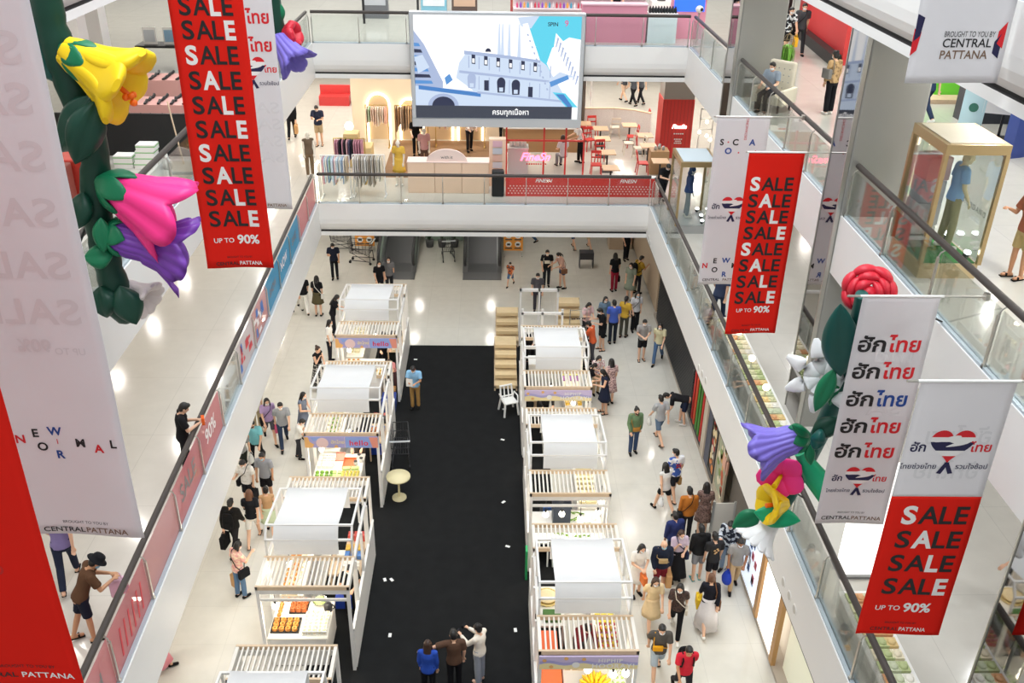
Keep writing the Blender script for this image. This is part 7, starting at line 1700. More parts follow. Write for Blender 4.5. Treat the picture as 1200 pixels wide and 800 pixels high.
# direction sign and fan at the far left
o = MB().bb((-.45, 0, 0), (.45, .08, .55)).build('direction_sign', mat('sign_grey', (.12, .115, .11), .5), None, (-8.3, 39.2, L1+1.9)); tag(o, 'grey hanging sign with a white arrow at the far left', 'sign')
mb = MB(); mb.add([(-.2, -.01, .25), (.1, -.01, .25), (.1, -.01, .31), (-.2, -.01, .31)], [(0, 1, 2, 3)]); mb.add([(.22, -.01, .28), (.05, -.01, .15), (.05, -.01, .21), (.13, -.01, .28), (.05, -.01, .35), (.05, -.01, .41)], [(0, 1, 2, 3), (0, 3, 4, 5)]); mb.build('arrow', M_INKW, o, recalc=False)
MB().cyl((0, .04, .55), (0, .04, 1.75), .02, n=6).build('hanger', M_STEEL, o)
sf = empty('red_bench', (-6.6, 44.5, L1), 0, 'red bench seats far back on the first floor', 'bench')
for x in (-.8, .8): MB().bb((x-.7, -.3, .0), (x+.7, .3, .45)).bb((x-.7, .2, .45), (x+.7, .32, .85)).build('seat', pl('c83a3a'), sf)
# cafe
M_CRED = mat('cafe_red', col('d23a34'), .5); M_CREDP = mat('cafe_red_pattern', col('c8504a'), .5)
cw_ = empty('cafe_half_wall', (3.2, 31.95, L1), 0, 'low red cafe wall with white lettering behind the far railing', 'cafe wall')
o = MB().bb((-2.70, 0, 0), (2.62, .12, .70)).build('wall_panel', M_CRED, cw_); MB().bb((-2.72, -.02, .70), (2.64, .16, .74)).build('top_rail', M_PURE, cw_)
mb = MB()
for ix in range(44):
    for iz in range(4):
        x, z = -2.6+ix*.118+(.059 if iz % 2 else 0), .12+iz*.09
        mb.add([(x-.035, -.008, z), (x, -.008, z-.03), (x+.035, -.008, z), (x, -.008, z+.03)], [(0, 1, 2, 3)])
mb.build('lattice_pattern', mat('cafe_white_dots', col('ecc8c4'), .6), cw_, recalc=False)
for u in (-1.35, 1.65):
    mb = MB(); put_text(mb, 'FINESN', u, .53, .13, align='CENTER', bold=.02, y=-.012, shear=.3); mb.build('lettering', M_INKW, cw_, recalc=False)
cf = empty('cafe_gantry', (1.95, 33.6, L1), 0, 'red metal frame with a pink neon name over the cafe counter', 'frame')
for x in (-1.42, -.05, .75, 1.42): MB().bb((x-.03, -.03, 0), (x+.03, .03, 1.75 if x > 1.3 else 2.1)).build('post', M_CRED, cf)
for z in (1.55, 2.07): MB().bb((-1.45, -.03, z-.03), (1.45, .03, z+.03)).build('beam', M_CRED, cf)
for x in (-1.42, 1.42): MB().bb((x-.03, .03, 1.52), (x+.03, .9, 1.58)).build('beam', M_CRED, cf)
mb = MB(); put_text(mb, 'FineSn', -.35, .82, .30, align='CENTER', bold=.03, y=-.06, shear=.35); v = mb.v; mb2 = MB(); mb2.add(v, mb.f); mb2.build('neon_name', mat('neon_pink', (1, .2, .35), .4, emit=3.5, ecol=(1, .12, .22)), cf, recalc=False)
mb = MB()
for k in range(9): mb.bb((-.68+k*.085, -.06, .66), (-.68+k*.085+.055, -.05, .71))
mb.build('small_print', M_CRED, cf, recalc=False)
kc = empty('kitchen_counter', (2.0, 37.6, L1), 0, 'cafe kitchen counter with pans and jars behind the red frame', 'counter')
MB().bb((-1.5, -.35, 0), (1.5, .35, .95)).build('body', mat('counter_wood', col('b08a60'), .5), kc); MB().bb((-1.53, -.38, .95), (1.53, .38, 1.0)).build('worktop', M_PURE, kc)
o = MB().bb((-1.9, 0, 0), (1.9, .12, 2.6)).build('kitchen_wall', mat('kitchen_dark', (.10, .085, .07), .6), None, (2.0, 39.4, L1)); tag(o, 'dark kitchen wall at the back of the cafe', 'wall panel')
o = MB().bb((-.38, -.3, 0), (.38, .3, 1.0)).bb((-.4, -.32, 1.0), (.4, .32, 1.04)).build('steel_fridge', mat('pale_steel', (.62, .63, .64), .4, .5), None, (.98, 34.6, L1)); tag(o, 'pale steel cabinet at the left of the cafe', 'cabinet')
many('x', MB().lathe([(.05, 0), (.06, .02), (.06, .13), (.03, .16), (.03, .19)], n=10).build('glass_jar', mat('jar_glass', (.72, .72, .68), .2)), [(.72+.13*i, 34.55+.2*j) for i in range(5) for j in range(2)], 'jar on the pale steel cabinet in the cafe', 'jar', 'jars in the cafe', z=L1+1.042)
many('x', MB().lathe([(.10, 0), (.16, .02), (.17, .12), (.14, .12)], n=14).build('cooking_pan', mat('pan_steel', (.5, .5, .5), .3, .8)), [(1.3, 37.55), (2.0, 37.65), (2.9, 37.5)], 'steel pan on the cafe kitchen counter', 'pan', 'pans in the cafe kitchen', z=L1+1.002)
M_TTOP = mat('table_wood', col('dcb894'), .5)
def cafe_table(x, y, label, w=.62, d=.62):
    t = empty('cafe_table', (x, y, L1), 0, label, 'table', 'cafe tables'); o = MB().bb((-w/2, -d/2, .71), (w/2, d/2, .75)).build('tabletop', M_TTOP, t); bevel(o, .01, 1)
    MB().cyl((0, 0, .03), (0, 0, .71), .035, n=10).build('pedestal', M_BLACK, t); MB().bb((-.22, -.22, 0), (.22, .22, .03)).build('foot', M_BLACK, t)
    MB().lathe([(.035, 0), (.035, .12), (.02, .13)], n=8).build('menu_stand', M_CRED, t, (.12, .1, .75)) if False else None
def cafe_chair(x, y, rz, m, label):
    t = empty('cafe_chair', (x, y, L1), R(rz), label, 'chair', 'cafe chairs')
    o = MB().bb((-.2, -.2, .43), (.2, .2, .47)).build('seat', m, t); bevel(o, .012, 1)
    for sx in (-1, 1): MB().bar((sx*.17, .17, .43), (sx*.2, .21, 0), .032).build('leg', m, t); MB().bar((sx*.17, -.18, .43), (sx*.2, -.23, 0), .032).build('leg', m, t)
    mb = MB()
    for sx in (-1, 1): mb.bar((sx*.17, -.18, .47), (sx*.18, -.26, .90), .03)
    mb.bar((-.18, -.255, .86), (.18, -.255, .86), .03, .10, up=(0, 0, 1)); mb.bar((-.17, -.225, .66), (.17, -.225, .66), .025, .05); mb.build('backrest', m, t)
M_CHW = mat('chair_cream', col('ddd3c2'), .5)
for px, py, lab in ((684, 152, 'cafe table at the back left against the patterned partition'), (738, 154, 'cafe table in the middle of the patterned partition'), (704, 158, 'cafe table second from the back in the left row'), (706, 170, 'cafe table third from the back in the left row'), (712, 186, 'cafe table fourth from the back in the left row'), (716, 204, 'cafe table of the left row nearest the red wall'), (756, 166, 'cafe table behind the middle of the right row'), (760, 178, 'cafe table in the middle of the right row'), (774, 196, 'cafe table beside the red column nearest the railing')):
    P = atz(px, py-8, L1+.75); P = (P.x, P.y); cafe_table(*P, lab)
for px, py, rz, m, lab in ((694, 162, 190, M_CRED, 'red cafe chair at the back of the left row'), (690, 176, 200, M_CRED, 'red cafe chair second in the left row'), (704, 192, 190, M_CRED, 'red cafe chair third in the left row'), (698, 206, 180, M_CRED, 'red cafe chair of the left row nearest the wall'), (720, 161, 0, M_CHW, 'cream cafe chair at the patterned partition'), (753, 152, 90, M_CRED, 'red cafe chair turned sideways at the partition end'), (740, 172, 90, M_CRED, 'red cafe chair by the middle of the right row'), (736, 180, 90, M_CHW, 'cream cafe chair left of the middle right table'), (748, 186, 100, M_CHW, 'cream cafe chair nearest the right row centre'), (752, 204, 270, M_CRED, 'red cafe chair nearest the red wall on the right')):
    P = atz(px, py, L1); cafe_chair(P.x, P.y, rz, m, lab)
mb = MB(); arcp = [(3.9, 39.9), (5.2, 40.0), (6.0, 39.75), (6.7, 39.2)]
for (a, b) in zip(arcp, arcp[1:]): mb.bar((*a, L1+.55), (*b, L1+.55), .1, 1.1)
o = mb.build('half_wall', mat('speckled_white', (.75, .73, .70), .6, noise=.35, nscale=60)); tag(o, 'low curved white speckled partition behind the cafe tables', 'partition')
mb = MB()
for (a, b) in zip(arcp, arcp[1:]): mb.bar((*a, L1+1.12), (*b, L1+1.12), .14, .04)
mb.build('timber_cap', M_TAN, o)
rc_ = empty('red_column', (7.3, 36.6, L1), 0, 'square red cafe column with a small neon name', 'column')
MB().bb((-.62, 0, 0), (.62, 1.1, 2.35)).build('cladding', M_CRED, rc_); MB().bb((-.6, .02, 2.35), (.6, 1.08, 3.6)).build('bare_shaft', mat('concrete_grey', (.36, .34, .31), .7), rc_)
mb = MB()
for k in range(9): mb.bb((-.60+k*.14, -.012, .02), (-.585+k*.14, 0, 2.33))
mb.build('groove_strips', mat('groove_red', col('a82a26'), .5), rc_)
mb = MB(); put_text(mb, 'FineSn', .1, 1.22, .16, align='CENTER', bold=.03, y=-.04, shear=.3); mb.build('neon_name', mat('neon_white', (1, .85, .8), .4, emit=4., ecol=(1, .8, .75)), rc_, recalc=False)
mb = MB()
for z, w in ((.98, .2), (.76, .16), (.68, .12), (.60, .15)):
    for k in range(5): mb.bb((.1-w+k*w*.42, -.018, z), (.1-w+k*w*.42+w*.3, -.012, z+.045))
mb.build('small_print', M_INKW, rc_, recalc=False)
lt = empty('bulb_trellis', (8.3, 35.9, L1), 0, 'white trellis hung with bulbs right of the red column', 'trellis'); 
for x in (-.25, .25): MB().bb((x-.02, -.02, 0), (x+.02, .02, 2.2)).build('post', M_WHITE, lt)
for z in (1.4, 1.8, 2.18): MB().bb((-.25, -.02, z-.02), (.25, .02, z+.02)).build('bar', M_WHITE, lt)
for x, z in ((-.25, 1.3), (0, 1.7), (.2, 1.0), (.05, 1.15)): MB().ell((x, -.08, z), .07, 10, 7).build('bulb', M_GLOWTUBE, lt)
o = MB().bb((-.35, -.3, 0), (.35, .3, .9)).build('condiment_stand', mat('counter_wood', col('b08a60'), .5), None, (6.36, 34.8, L1)); tag(o, 'timber condiment stand beside the red column', 'stand')
many('x', MB().lathe([(.05, 0), (.06, .03), (.05, .15), (.02, .17)], n=10).build('steel_jug', mat('pan_steel', (.5, .5, .5), .3, .8)), [(6.2, 34.7), (6.36, 34.85), (6.5, 34.7), (6.4, 35.0)], 'steel jug on the timber condiment stand', 'jug', 'jugs on the condiment stand', z=L1+.902)
for i, x in enumerate((3.98, 4.22)): o = MB().cyl((0, 0, 0), (0, 0, 3.3), .04, n=10).build('thin_column', M_WHITE, None, (x, 40.3, L1)); tag(o, ['left', 'right'][i]+' one of the two thin white poles behind the cafe', 'pole')

# ------------------------------------------------------------------ glass display cases
M_GOLD = mat('champagne_frame', col('b9a176'), .35, .7); M_TURF = mat('green_turf', col('3f8a44'), .9, noise=.25, nscale=60, bump=.4)
def case(x, y, z, w, d, h, label, m, base_m, floor_m, roof_m):
    t = empty('display_case', (x, y, z), 0, label, 'display case')
    MB().bb((-w/2, -d/2, 0), (w/2, d/2, .26)).build('plinth', base_m, t); MB().bb((-w/2+.04, -d/2+.04, .26), (w/2-.04, d/2-.04, .275)).build('display_floor', floor_m, t)
    for sx in (-1, 1):
        for sy in (-1, 1): MB().bb((sx*w/2-.035, sy*d/2-.035, .26), (sx*w/2+.035, sy*d/2+.035, h-.16)).build('post', m, t)
    MB().bb((-w/2-.03, -d/2-.03, h-.16), (w/2+.03, d/2+.03, h)).build('roof_frame', m, t); MB().bb((-w/2+.05, -d/2+.05, h), (w/2-.05, d/2-.05, h+.015)).build('roof_panel', roof_m, t)
    for sx in (-1, 1): MB().bb((sx*w/2-.005, -d/2+.04, .28), (sx*w/2+.005, d/2-.04, h-.17)).build('glass_pane', M_GLASS, t)
    MB().bb((-w/2+.04, -d/2-.005, .28), (w/2-.04, -d/2+.005, h-.17)).build('glass_pane', M_GLASS, t)
    return t
M_SPOTL = mat('spot_glow', (1, 1, 1), .3, emit=12, ecol=(.9, .95, 1))
def spot(x, y, z, label): o = MB().cyl((0, 0, 0), (0, -.04, .10), .05, .06, n=12).build('spot_lamp', M_BLACK, None, (x, y, z+.022)); MB().cyl((0, -.042, .102), (0, -.046, .112), .055, n=12).build('lens', M_SPOTL, o); tag(o, label, 'lamp', 'floor spots in the display cases')
dc = case(7.66, 14.95, L2, .98, 1.25, 2.3, 'glass display case with green turf and a mannequin on the upper floor', M_GOLD, mat('case_wood', col('c8b48a'), .5), M_TURF, mat('case_roof', col('e8e0c8'), .5))
mb = MB(); put_text(mb, 'GIORDANO', 0, 0, .10, align='CENTER', mirror=True, bold=.02, space=1.3); vs = [(.50, v[0]*1.0, v[2]+1.0) for v in mb.v]; mb.v = vs; mb.build('pane_lettering', mat('grey_letter2', (.35, .36, .36), .5), dc, recalc=False)
mannequin(7.83, 15.0, L2+.277, 262, 'mannequin in pale blue polo shirt and khaki trousers in the glass case', '86acd8', '8f8a68', pose='relax', skin='dccda6', h=1.74)
M_CUBE = [pl('c8a8a8', .5), pl('b8b8c0', .5), pl('c4c0c4', .5), pl('cfcac8', .5)]
for i in range(4): o = MB().bb((-.21, -.21, 0), (.21, .21, .40)).build('display_cube', M_CUBE[3-i], None, (7.42+.006*i, 15.22-.006*i, L2+.276+i*.402), .1*(i % 2)); bevel(o, .02); tag(o, ['lowest display cube of the stack in the glass case', 'second lowest display cube of the stack in the glass case', 'second highest display cube of the stack in the glass case', 'topmost dusty pink display cube of the stack in the glass case'][i], 'cube')
for i, (x, y) in enumerate(((8.02, 15.42), (7.75, 15.42), (8.02, 14.55))): spot(x, y, L2+.276, 'small spot lamp on the turf of the glass case')
dc2 = case(6.52, 29.25, L1, 1.1, 1.5, 2.4, 'glass display case with a hooded mannequin by the far right railing corner', M_GOLD, mat('case_grey', (.42, .42, .41), .5), mat('case_floor', (.55, .56, .57), .25), mat('case_roof2', (.62, .72, .78), .4))
mannequin(6.45, 29.3, L1+.277, 250, 'mannequin in a navy hooded top in the far display case', '2c4a86', '8a949c', style='hoodie', hood=('scarf', '2c4a80'), pose='relax', skin='cfd2d4')
for i, (x, y) in enumerate(((6.9, 29.8), (6.92, 29.2), (6.85, 28.7))): spot(x, y, L1+.276, 'small spot lamp on the floor of the far display case')

# ------------------------------------------------------------------ second floor, right side
ac = empty('armchair', (7.55, 25.3, L2), R(135), 'cream buttoned armchair behind the upper railing', 'armchair')
o = MB().bb((-.34, -.3, .2), (.34, .32, .44)).build('seat', mat('cream_leather', col('e0d8c4'), .5), ac); bevel(o, .04)
o = MB().bb((-.38, -.46, .2), (.38, -.30, 1.25)).build('backrest', mat('cream_leather', col('e0d8c4'), .5), ac); bevel(o, .05)
mb = MB()
for ix in range(4):
    for iz in range(4): mb.ell((-.24+ix*.16, -.30, .55+iz*.17), .02, 6, 5)
mb.build('buttons', mat('button_grey', (.35, .33, .3), .5), ac)
for sx in (-1, 1): o = MB().bb((sx*.42-.06, -.44, .2), (sx*.42+.06, .3, .62)).build('armrest', mat('cream_leather', col('e0d8c4'), .5), ac); bevel(o, .03)
for sx in (-1, 1):
    for y in (-.38, .24): MB().cyl((sx*.34, y, 0), (sx*.34, y, .2), .03, n=8).build('leg', M_BLACK, ac)
def fern(x, y, z, label, seed):
    q = random.Random(seed); t = empty('hanging_fern', (x, y, z), 0, label, 'plant'); mb = MB()
    for i in range(70):
        a = q.uniform(0, 2*PI); r = q.uniform(.08, .22); L = q.uniform(.25, .8); pad(mb, bez((0, 0, .05), (math.cos(a)*r*1.3, math.sin(a)*r*1.3, .12), (math.cos(a)*r, math.sin(a)*r, -L), 6), [.01, .025, .028, .024, .018, .004], .006, (math.cos(a), math.sin(a), 0.01), 0, 5)
    mb.build('foliage', M_FERN, t)
    mb = MB()
    for k in range(8): a = 2*PI*k/8; mb.tube([(math.cos(a)*.16, math.sin(a)*.16, .0), (math.cos(a)*.17, math.sin(a)*.17, .18), (math.cos(a)*.10, math.sin(a)*.10, .32), (0, 0, .38)], .007, 5)
    for z_, r_ in ((0, .16), (.18, .17)): mb.tube([(math.cos(2*PI*k/16)*r_, math.sin(2*PI*k/16)*r_, z_) for k in range(17)], .007, 5)
    mb.build('wire_cage', mat('dark_gold', (.25, .18, .1), .4, .7), t); MB().tube([(0, 0, .38), (.06, 0, .5), (0, 0, .6), (-.06, 0, .5)], .008, 5).build('hook', mat('dark_gold', (.25, .18, .1), .4, .7), t)
    MB().cyl((0, 0, .6), (0, 0, 13.55-z), .006, n=5).build('wire', M_BLACK, t)
P = aty(1060, 165, 17.9); fern(P.x, P.y, P.z, 'trailing green fern in a wire cage right of the grey column', 1)
P = aty(911, 55, 27.2); fern(max(P.x, 8.35), P.y, P.z, 'trailing green fern in a wire cage above the seated person', 2)
def shopwall(x0, y0, x1, y1, z, h, m, label, cat='shop front', th=.3):
    a = Vector(((x0-x1)/2, (y0-y1)/2, h/2)); t = MB().bar(a, Vector((-a.x, -a.y, h/2)), th, h).build('storefront', m, None, ((x0+x1)/2, (y0+y1)/2, z)); tag(t, label, cat); return t
shopwall(11.5, 31.0, 11.9, 37.5, L2, 3.4, mat('shop_red', col('d03a3c'), .5), 'red upper-floor shop front near the walking pair'); t = shopwall(11.12, 30.9, 11.5, 37.3, L2, .35, M_BLACK, 'black plinth strip below the red upper shop front')
o = shopwall(10.5, 37.85, 11.5, 37.85, L2, 3.2, M_BLACK, 'black doorway beside the red upper shop front')
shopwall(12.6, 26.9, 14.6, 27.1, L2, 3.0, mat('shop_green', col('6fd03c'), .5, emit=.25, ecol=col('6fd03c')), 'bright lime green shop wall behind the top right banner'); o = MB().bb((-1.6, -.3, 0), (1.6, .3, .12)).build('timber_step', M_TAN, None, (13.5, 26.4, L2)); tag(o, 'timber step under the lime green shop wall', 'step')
P = atz(1133, 158, L2); ps = empty('product_stand', (P.x, P.y, L2), R(-25), 'tall pale blue sign stand with round product pictures', 'sign stand'); MB().bb((-.27, -.05, 0), (.27, .05, 2.1)).build('panel', pl('b8d8e0'), ps)
for k in range(3): MB().cyl((0, -.06, .7+k*.5), (0, -.05, .7+k*.5), .11, n=18).build('product_picture', [pl('2a6a5a'), pl('8ab09a'), pl('3c7a6c')][k], ps)
P = atz(1169, 162, L2); ss = empty('sale_sign', (P.x, P.y, L2), R(-20), 'white poster with a red forty percent discount on the upper floor', 'sign'); MB().bb((-.5, -.03, .6), (.5, .03, 2.0)).build('sheet', M_PURE, ss); MB().bb((-.03, -.02, 0), (.03, .02, .6)).bb((-.3, -.2, 0), (.3, .2, .03)).build('stand', M_BLACK, ss)
mb = MB(); put_text(mb, '40', -.12, 1.15, .42, align='CENTER', bold=.03, y=-.04); put_text(mb, '%', .32, 1.3, .26, align='CENTER', bold=.03, y=-.04); mb.build('lettering', M_INKR, ss, recalc=False)
mb = MB(); put_text(mb, 'BUY 2 GET', 0, 1.75, .1, align='CENTER', y=-.04); mb.build('lettering', M_INK, ss, recalc=False)
shopwall(12.0, 21.2, 16.6, 22.8, L2, 3.2, mat('shop_blue', col('34488c'), .5), 'dark blue shop wall at the right edge of the upper floor')
o = MB().bb((-.7, -.35, 0), (.7, .35, 1.1)).build('dark_rack', pl('3a3c40'), None, (atz(1150, 152, L2).x+.5, atz(1150, 152, L2).y+.9, L2)); tag(o, 'dark display rack beside the pale blue sign stand', 'rack')
# ------------------------------------------------------------------ second floor, far side
M_PINKC = mat('pink_counter', col('d890a4'), .5)
pc = empty('pink_counter', (4.3, 34.35, L2), 0, 'long pink shop counter beside the video screen', 'counter'); MB().bb((-1.15, 0, 0), (1.12, .5, 1.25)).build('body', M_PINKC, pc); MB().bb((-1.18, -.03, 1.25), (1.15, .53, 1.30)).build('worktop', mat('pink_top', col('e4b8c4'), .5), pc)
wc = empty('white_cabinet', (6.0, 34.35, L2), 0, 'white counter cabinet topped with bottles, right of the pink counter', 'cabinet'); MB().bb((-.52, 0, 0), (.5, .5, .95)).build('body', mat('cab_grey', col('d4e0e4'), .5), wc); MB().bb((-.54, -.02, .95), (.52, .52, 1.0)).build('worktop', M_PURE, wc)
def bottle(c): return MB().lathe([(.035, 0), (.04, .02), (.04, .14), (.015, .18), (.015, .22)], n=10).build('bottle', pl(c, .3))
many('x', bottle('22262a'), [(5.55+.1*i, 34.5+.15*j) for i in range(10) for j in range(2)], 'dark bottle on the white upper cabinet', 'bottle', 'bottles on the white cabinet', z=L2+1.0)
sh = empty('cosmetics_shelf', (3.4, 38.2, L2), 0, 'cosmetics shelves behind the pink counter', 'shelf')
MB().bb((-2.6, .3, 0), (2.6, .36, 2.6)).build('back_board', mat('shelf_white', col('e8d8dc'), .5), sh)
for z in (.5, 1.0, 1.5, 2.0): MB().bb((-2.6, -.1, z), (2.6, .3, z+.04)).build('shelf_board', mat('shelf_white', col('e8d8dc'), .5), sh)
bc = ['d84a7a', '8a4ac0', 'e8a040', '40a0c0', 'e8e0e0', 'c83a4a']
for ci, c in enumerate(bc): many('x', bottle(c), [(.95+.14*((i*6+ci) % 36), 38.25, L2+z+.042) for z in (.5, 1.0, 1.5) for i in range(6)], ['pink', 'violet', 'amber', 'teal', 'white', 'crimson'][ci]+' bottle on the cosmetics shelves', 'bottle', ['pink', 'violet', 'amber', 'teal', 'white', 'crimson'][ci]+' bottles on the shelves')
M_BLUES = mat('blue_screen', (.02, .1, .9), .4, emit=.9, ecol=(.03, .16, 1))
bs = empty('blue_display', (7.05, 35.2, L2), 0, 'tall blue lit display by the upper far corner', 'display'); MB().bb((-.62, 0, 0), (.62, .3, 2.6)).build('cabinet', M_PINKC, bs); MB().bb((-.55, -.02, .95), (.55, 0, 1.65)).build('screen', M_BLUES, bs); MB().bb((-.55, -.02, 1.7), (.55, 0, 2.45)).build('screen', M_BLUES, bs)
shrub(6.5, 38.0, L2+.9, .3, .5, 14, M_FERN, 'small green plant on the upper white shelf', seed=5)
o = MB().bb((-.4, -.3, 0), (.4, .3, .9)).build('plant_stand', M_PURE, None, (6.5, 38.0, L2)); tag(o, 'white stand under the small green plant', 'stand')
cx_ = empty('security_camera', (7.15, 33.9, L2+1.12), 0, 'small white camera on a stand at the upper railing corner', 'camera'); MB().ell((0, 0, .12), (.14, .12, .12), 12, 8).build('housing', M_PURE, cx_); MB().ell((.06, -.1, .12), .06, 10, 7).build('lens', M_BLACK, cx_); MB().cyl((0, 0, -1.12), (0, 0, .02), .025, n=8).build('stand', M_STEEL, cx_); MB().lathe([(.18, -1.12), (.18, -1.09), (.03, -1.07)], n=16).build('foot', M_STEEL, cx_)
for i, (x, c, lab) in enumerate(((-2.3, '7fb8cc', 'pale blue shop display behind the left of the video screen'), (-1.1, '5a4a44', 'dark shop display behind the middle of the video screen'), (1.2, 'b04a4a', 'red and brown shop display behind the right of the video screen'), (-4.6, '6a6c70', 'grey shop display near the upper far left'))):
    t = empty('shop_display', (x, 38.6, L2), 0, lab, 'display'); MB().bb((-.5, 0, 0), (.5, .4, 2.3)).build('body', pl(c), t)
    for z in (.5, 1.0, 1.5): MB().bb((-.42, -.02, z), (.42, 0, z+.3)).build('picture', pl(['dfe4e8', 'c8a890', 'e0c0a0', 'b8bcc0'][i]), t)
o = MB().bb((-.04, -.04, 0), (.04, .04, 3)).build('sign_post', M_BLACK, None, (-4.9, 37.5, L2)); tag(o, 'black post near the upper far left corner', 'post')
o = MB().bb((-.04, -.04, 0), (.04, .04, 3)).build('sign_post', M_BLACK, None, (-2.8, 37.0, L2)); tag(o, 'black post just left of the video screen top', 'post')
# ------------------------------------------------------------------ second floor, left side: shoe stall
M_PCL = mat('pink_tablecloth', col('dca8a0'), .8); rs = random.Random(4)
shoe0 = None
def shoe_table(x, y, w, d, h, label, n, grp, cloth=True):
    global shoe0
    t = empty('shoe_table', (x, y, L2), 0, label, 'table'); MB().bb((-w/2, -d/2, h-.03), (w/2, d/2, h)).build('tabletop', M_PCL, t); MB().bb((-w/2, -d/2, .05), (w/2, -d/2+.03, h-.03)).bb((w/2-.03, -d/2+.03, .05), (w/2, d/2, h-.03)).build('tablecloth', M_PCL, t)
    for i in range(n):
        xx, yy = x-w/2+.12+(w-.24)*((i % 8)/7), y-d/2+.12+(d-.24)*(i//8)/max(1, (n-1)//8)
        if shoe0 is None:
            mb = MB(); pad(mb, [(0, -.12, .03), (0, -.06, .03), (0, .02, .035), (0, .10, .05), (0, .13, .05)], [.03, .04, .035, .035, .02], [.02, .03, .03, .045, .03], (0, 0, 1), 0, 8); shoe0 = mb.build('shoe', pl('1c1b1e')); o = shoe0
        else: o = shoe0.copy(); COL.objects.link(o)
        o.location = (xx, yy, L2+h); o.rotation_euler = (0, 0, rs.uniform(-.3, .3)); tag(o, 'dark shoe on '+grp, 'shoe', 'shoes on '+grp)
shoe_table(-8.0, 24.2, 2.6, .8, .95, 'rear pink-clothed shoe table of the upper left stall', 24, 'the rear pink table')
shoe_table(-7.7, 22.6, 2.4, .8, .75, 'middle pink-clothed shoe table of the upper left stall', 24, 'the middle pink table')
shoe_table(-7.5, 21.4, 2.0, .7, .6, 'front pink-clothed shoe table of the upper left stall', 16, 'the front pink table')
tw = shopwall(-9.6, 20.7, -6.5, 20.7, L2, .95, M_BLACK, 'low black back panel in front of the shoe tables', 'panel', .06)
for i in range(4): o = MB().bb((-.2, -.15, 0), (.2, .15, .13)).bb((-.205, -.155, .085), (.205, .155, .10), 1).build('shoe_box', [M_PURE, pl('5cb848')], None, (-7.5+.03*i, 19.9, L2+.0+.131*i)); tag(o, ['lowest', 'second', 'third', 'topmost'][i]+' white and green box of the stack behind the yellow flower', 'box')
for i in range(2): o = MB().bb((-.2, -.15, 0), (.2, .15, .13)).bb((-.205, -.155, .085), (.205, .155, .10), 1).build('shoe_box', [M_PURE, pl('5cb848')], None, (-7.95, 19.95, L2+.131*i)); tag(o, ['lower', 'upper'][i]+' white and green box of the short stack behind the yellow flower', 'box')
o = MB().lathe([(.02, 0), (.1, 0), (.11, .16), (.04, .24), (.03, .32)], n=14).build('glass_bottle', mat('jar_glass', (.72, .72, .68), .2), None, (-7.0, 19.8, L2)); tag(o, 'squat glass bottle beside the white and green boxes', 'bottle')
o = MB().tube([(0, 0, 0), (-.25, .3, 1.3)], .018, 6).build('broom', M_TAN, None, (-6.75, 20.1, L2)); tag(o, 'pale broom handle leaning on the black panel', 'broom')
o = MB().tube([(0, 0, 0), (-.05, .3, .9)], .018, 6).build('broom', pl('2a8a5a'), None, (-6.5, 20.2, L2)); tag(o, 'green broom handle leaning on the black panel', 'broom')
ch2 = empty('office_chair', (-8.4, 19.2, L2), .4, 'black office chair by the upper left railing', 'chair'); o = MB().bb((-.25, -.25, .42), (.25, .25, .5)).build('seat', M_BLACK, ch2); bevel(o, .03); o = MB().bb((-.24, .2, .55), (.24, .27, 1.05)).build('backrest', M_BLACK, ch2); bevel(o, .03); MB().cyl((0, 0, .08), (0, 0, .42), .03, n=8).bar((0, .2, .46), (0, .26, .6), .04).build('pedestal', M_BLACK, ch2)
for k in range(5): a = 2*PI*k/5; MB().bar((0, 0, .09), (math.cos(a)*.28, math.sin(a)*.28, .05), .04).build('leg', M_BLACK, ch2)
mt = empty('screen_box', (-8.1, 27.6, L2), R(-20), 'dark box showing a lit tower picture, above the shoe tables', 'screen'); MB().bb((-.7, -.35, .9), (.7, .35, 2.0)).build('cabinet', pl('26282c'), mt); MB().bb((-.62, -.36, .98), (.62, -.35, 1.92)).build('picture', mat('tower_picture', (.6, .7, .9), .4, emit=.8, ecol=(.62, .72, .95)), mt); MB().bb((-.6, -.3, 0), (.6, .3, .9)).build('stand', M_BLACK, mt)
mb = MB()
for k in range(10): mb.bb((-.55+k*.12, -.368, 1.0), (-.49+k*.12, -.361, 1.3+.5*((k*7) % 5)/5))
mb.build('picture_towers', pl('39507a'), mt)
dt = empty('sign_table', (-9.6, 29.2, L2), 0, 'black table with framed notices at the upper left', 'table'); MB().bb((-1.0, -.35, .72), (1.0, .35, .78)).build('tabletop', M_BLACK, dt)
for x in (-.95, .95):
    for y in (-.3, .3): MB().bb((x-.02, y-.02, 0), (x+.02, y+.02, .72)).build('leg', M_BLACK, dt)
for i in range(3): o = MB().bb((-.2, -.015, 0), (.2, .015, .5)).bb((-.16, -.02, .08), (.16, -.015, .42), 1).build('framed_notice', [M_PURE, pl(['c8ccd0', '8fb4d0', 'd0d4d8'][i])], None, (-10.2+.6*i, 29.1, L2+.78)); tag(o, ['left', 'middle', 'right'][i]+' framed notice on the black table', 'notice')
for i, (x, y) in enumerate(((-8.9, 22.6+.3), (-9.3, 25.2))): struct(MB().bb((x-.35-1.1, y, L2), (x+.35-1.1, y+.5, 13.6)).build('column', M_WHITE))
for i, (x, y, c) in enumerate(((-8.6, 17.4, '8a4a40'), (-8.3, 18.1, 'b8382c'))):
    o = MB().bb((-.5, -.3, 0), (.5, .3, .8)).build('display_stand', pl(c), None, (x, y, L2)); bevel(o, .03); tag(o, ['dull red display stand behind the pink flower', 'bright red display stand behind the pink flower'][i], 'stand')
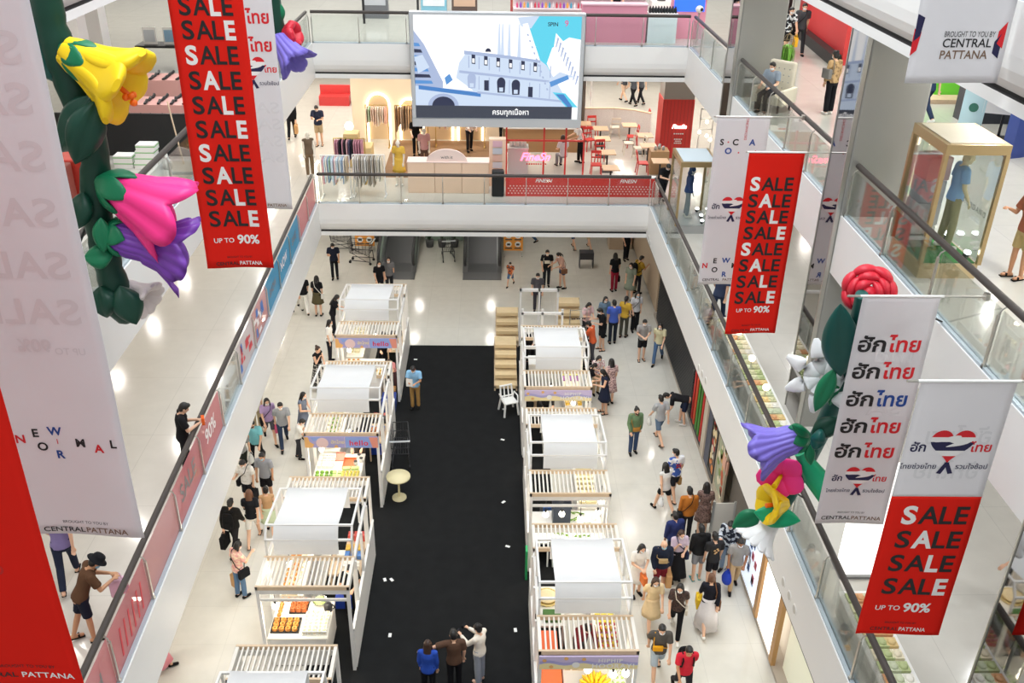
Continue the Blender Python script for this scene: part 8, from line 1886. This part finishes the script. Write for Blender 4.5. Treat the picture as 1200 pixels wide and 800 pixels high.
# ------------------------------------------------------------------ first floor, right side: food counters behind the railing
FC = ['e0c488', 'e6dcc0', 'b8c48c', 'd8a070', 'f0ece0', 'd0d0a8', 'c8d0b0', 'efe6c8']
def food_counter(y0, y1, x0, x1, label, grp, h=.42, seed=1):
    t = empty('food_counter', ((x0+x1)/2, (y0+y1)/2, L1), 0, label, 'counter'); w, d = (x1-x0)/2, (y1-y0)/2
    MB().bb((-w, -d, 0), (w, d, h)).build('body', mat('counter_grey', (.55, .54, .5), .5), t); MB().bb((-w-.02, -d-.02, h), (w+.02, d+.02, h+.03)).build('worktop', M_PURE, t)
    q = random.Random(seed); n = int((y1-y0)/.24)
    protos = {}
    for i in range(n):
        for xx in (x0+.14, (x0+x1)/2, x1-.14):
            c = FC[q.randrange(len(FC))]
            if c not in protos: o = MB().bb((-.085, -.095, 0), (.085, .095, .05)).ell((0, 0, .05), (.07, .08, .035), 8, 5).build('food_tray', mat('food_'+c, col(c), .5, noise=.15, nscale=30)); protos[c] = o
            else: o = protos[c].copy(); COL.objects.link(o)
            o.location = (xx, y0+.14+i*.24, L1+h+.031); tag(o, 'small tray of food on '+grp, 'food tray', 'food trays on '+grp)
food_counter(16.2, 21.6, 5.78, 6.35, 'long food counter behind the right railing, next to the white daisy', 'the long counter behind the right railing', seed=2)
food_counter(8.4, 11.6, 5.78, 6.35, 'nearest food counter behind the right railing at the bottom edge', 'the nearest counter behind the right railing', seed=5)
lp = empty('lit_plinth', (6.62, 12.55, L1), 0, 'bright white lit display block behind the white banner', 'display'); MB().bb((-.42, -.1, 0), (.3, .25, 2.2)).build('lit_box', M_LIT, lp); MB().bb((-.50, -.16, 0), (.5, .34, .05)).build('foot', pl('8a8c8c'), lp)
o = MB().bb((-.09, -.09, 0), (.09, .09, 3.7)).build('grey_post', mat('post_grey', (.5, .52, .52), .4, .3), None, (7.05, 12.3, L1)); tag(o, 'plain grey post right of the bright lit display block', 'post')
for i, y in enumerate((20.2, 18.9, 17.6)):
    o = MB().lathe([(.06, 0), (.06, .015), (.012, .02), (.012, .22), (.03, .24)], n=12).build('counter_lamp', M_STEEL, None, (6.06, y, L1+.452)); MB().ell((0, 0, .31), .08, 12, 8).build('globe', M_GLOWTUBE, o); tag(o, 'small globe lamp standing on the long food counter', 'lamp', 'globe lamps on the long food counter')
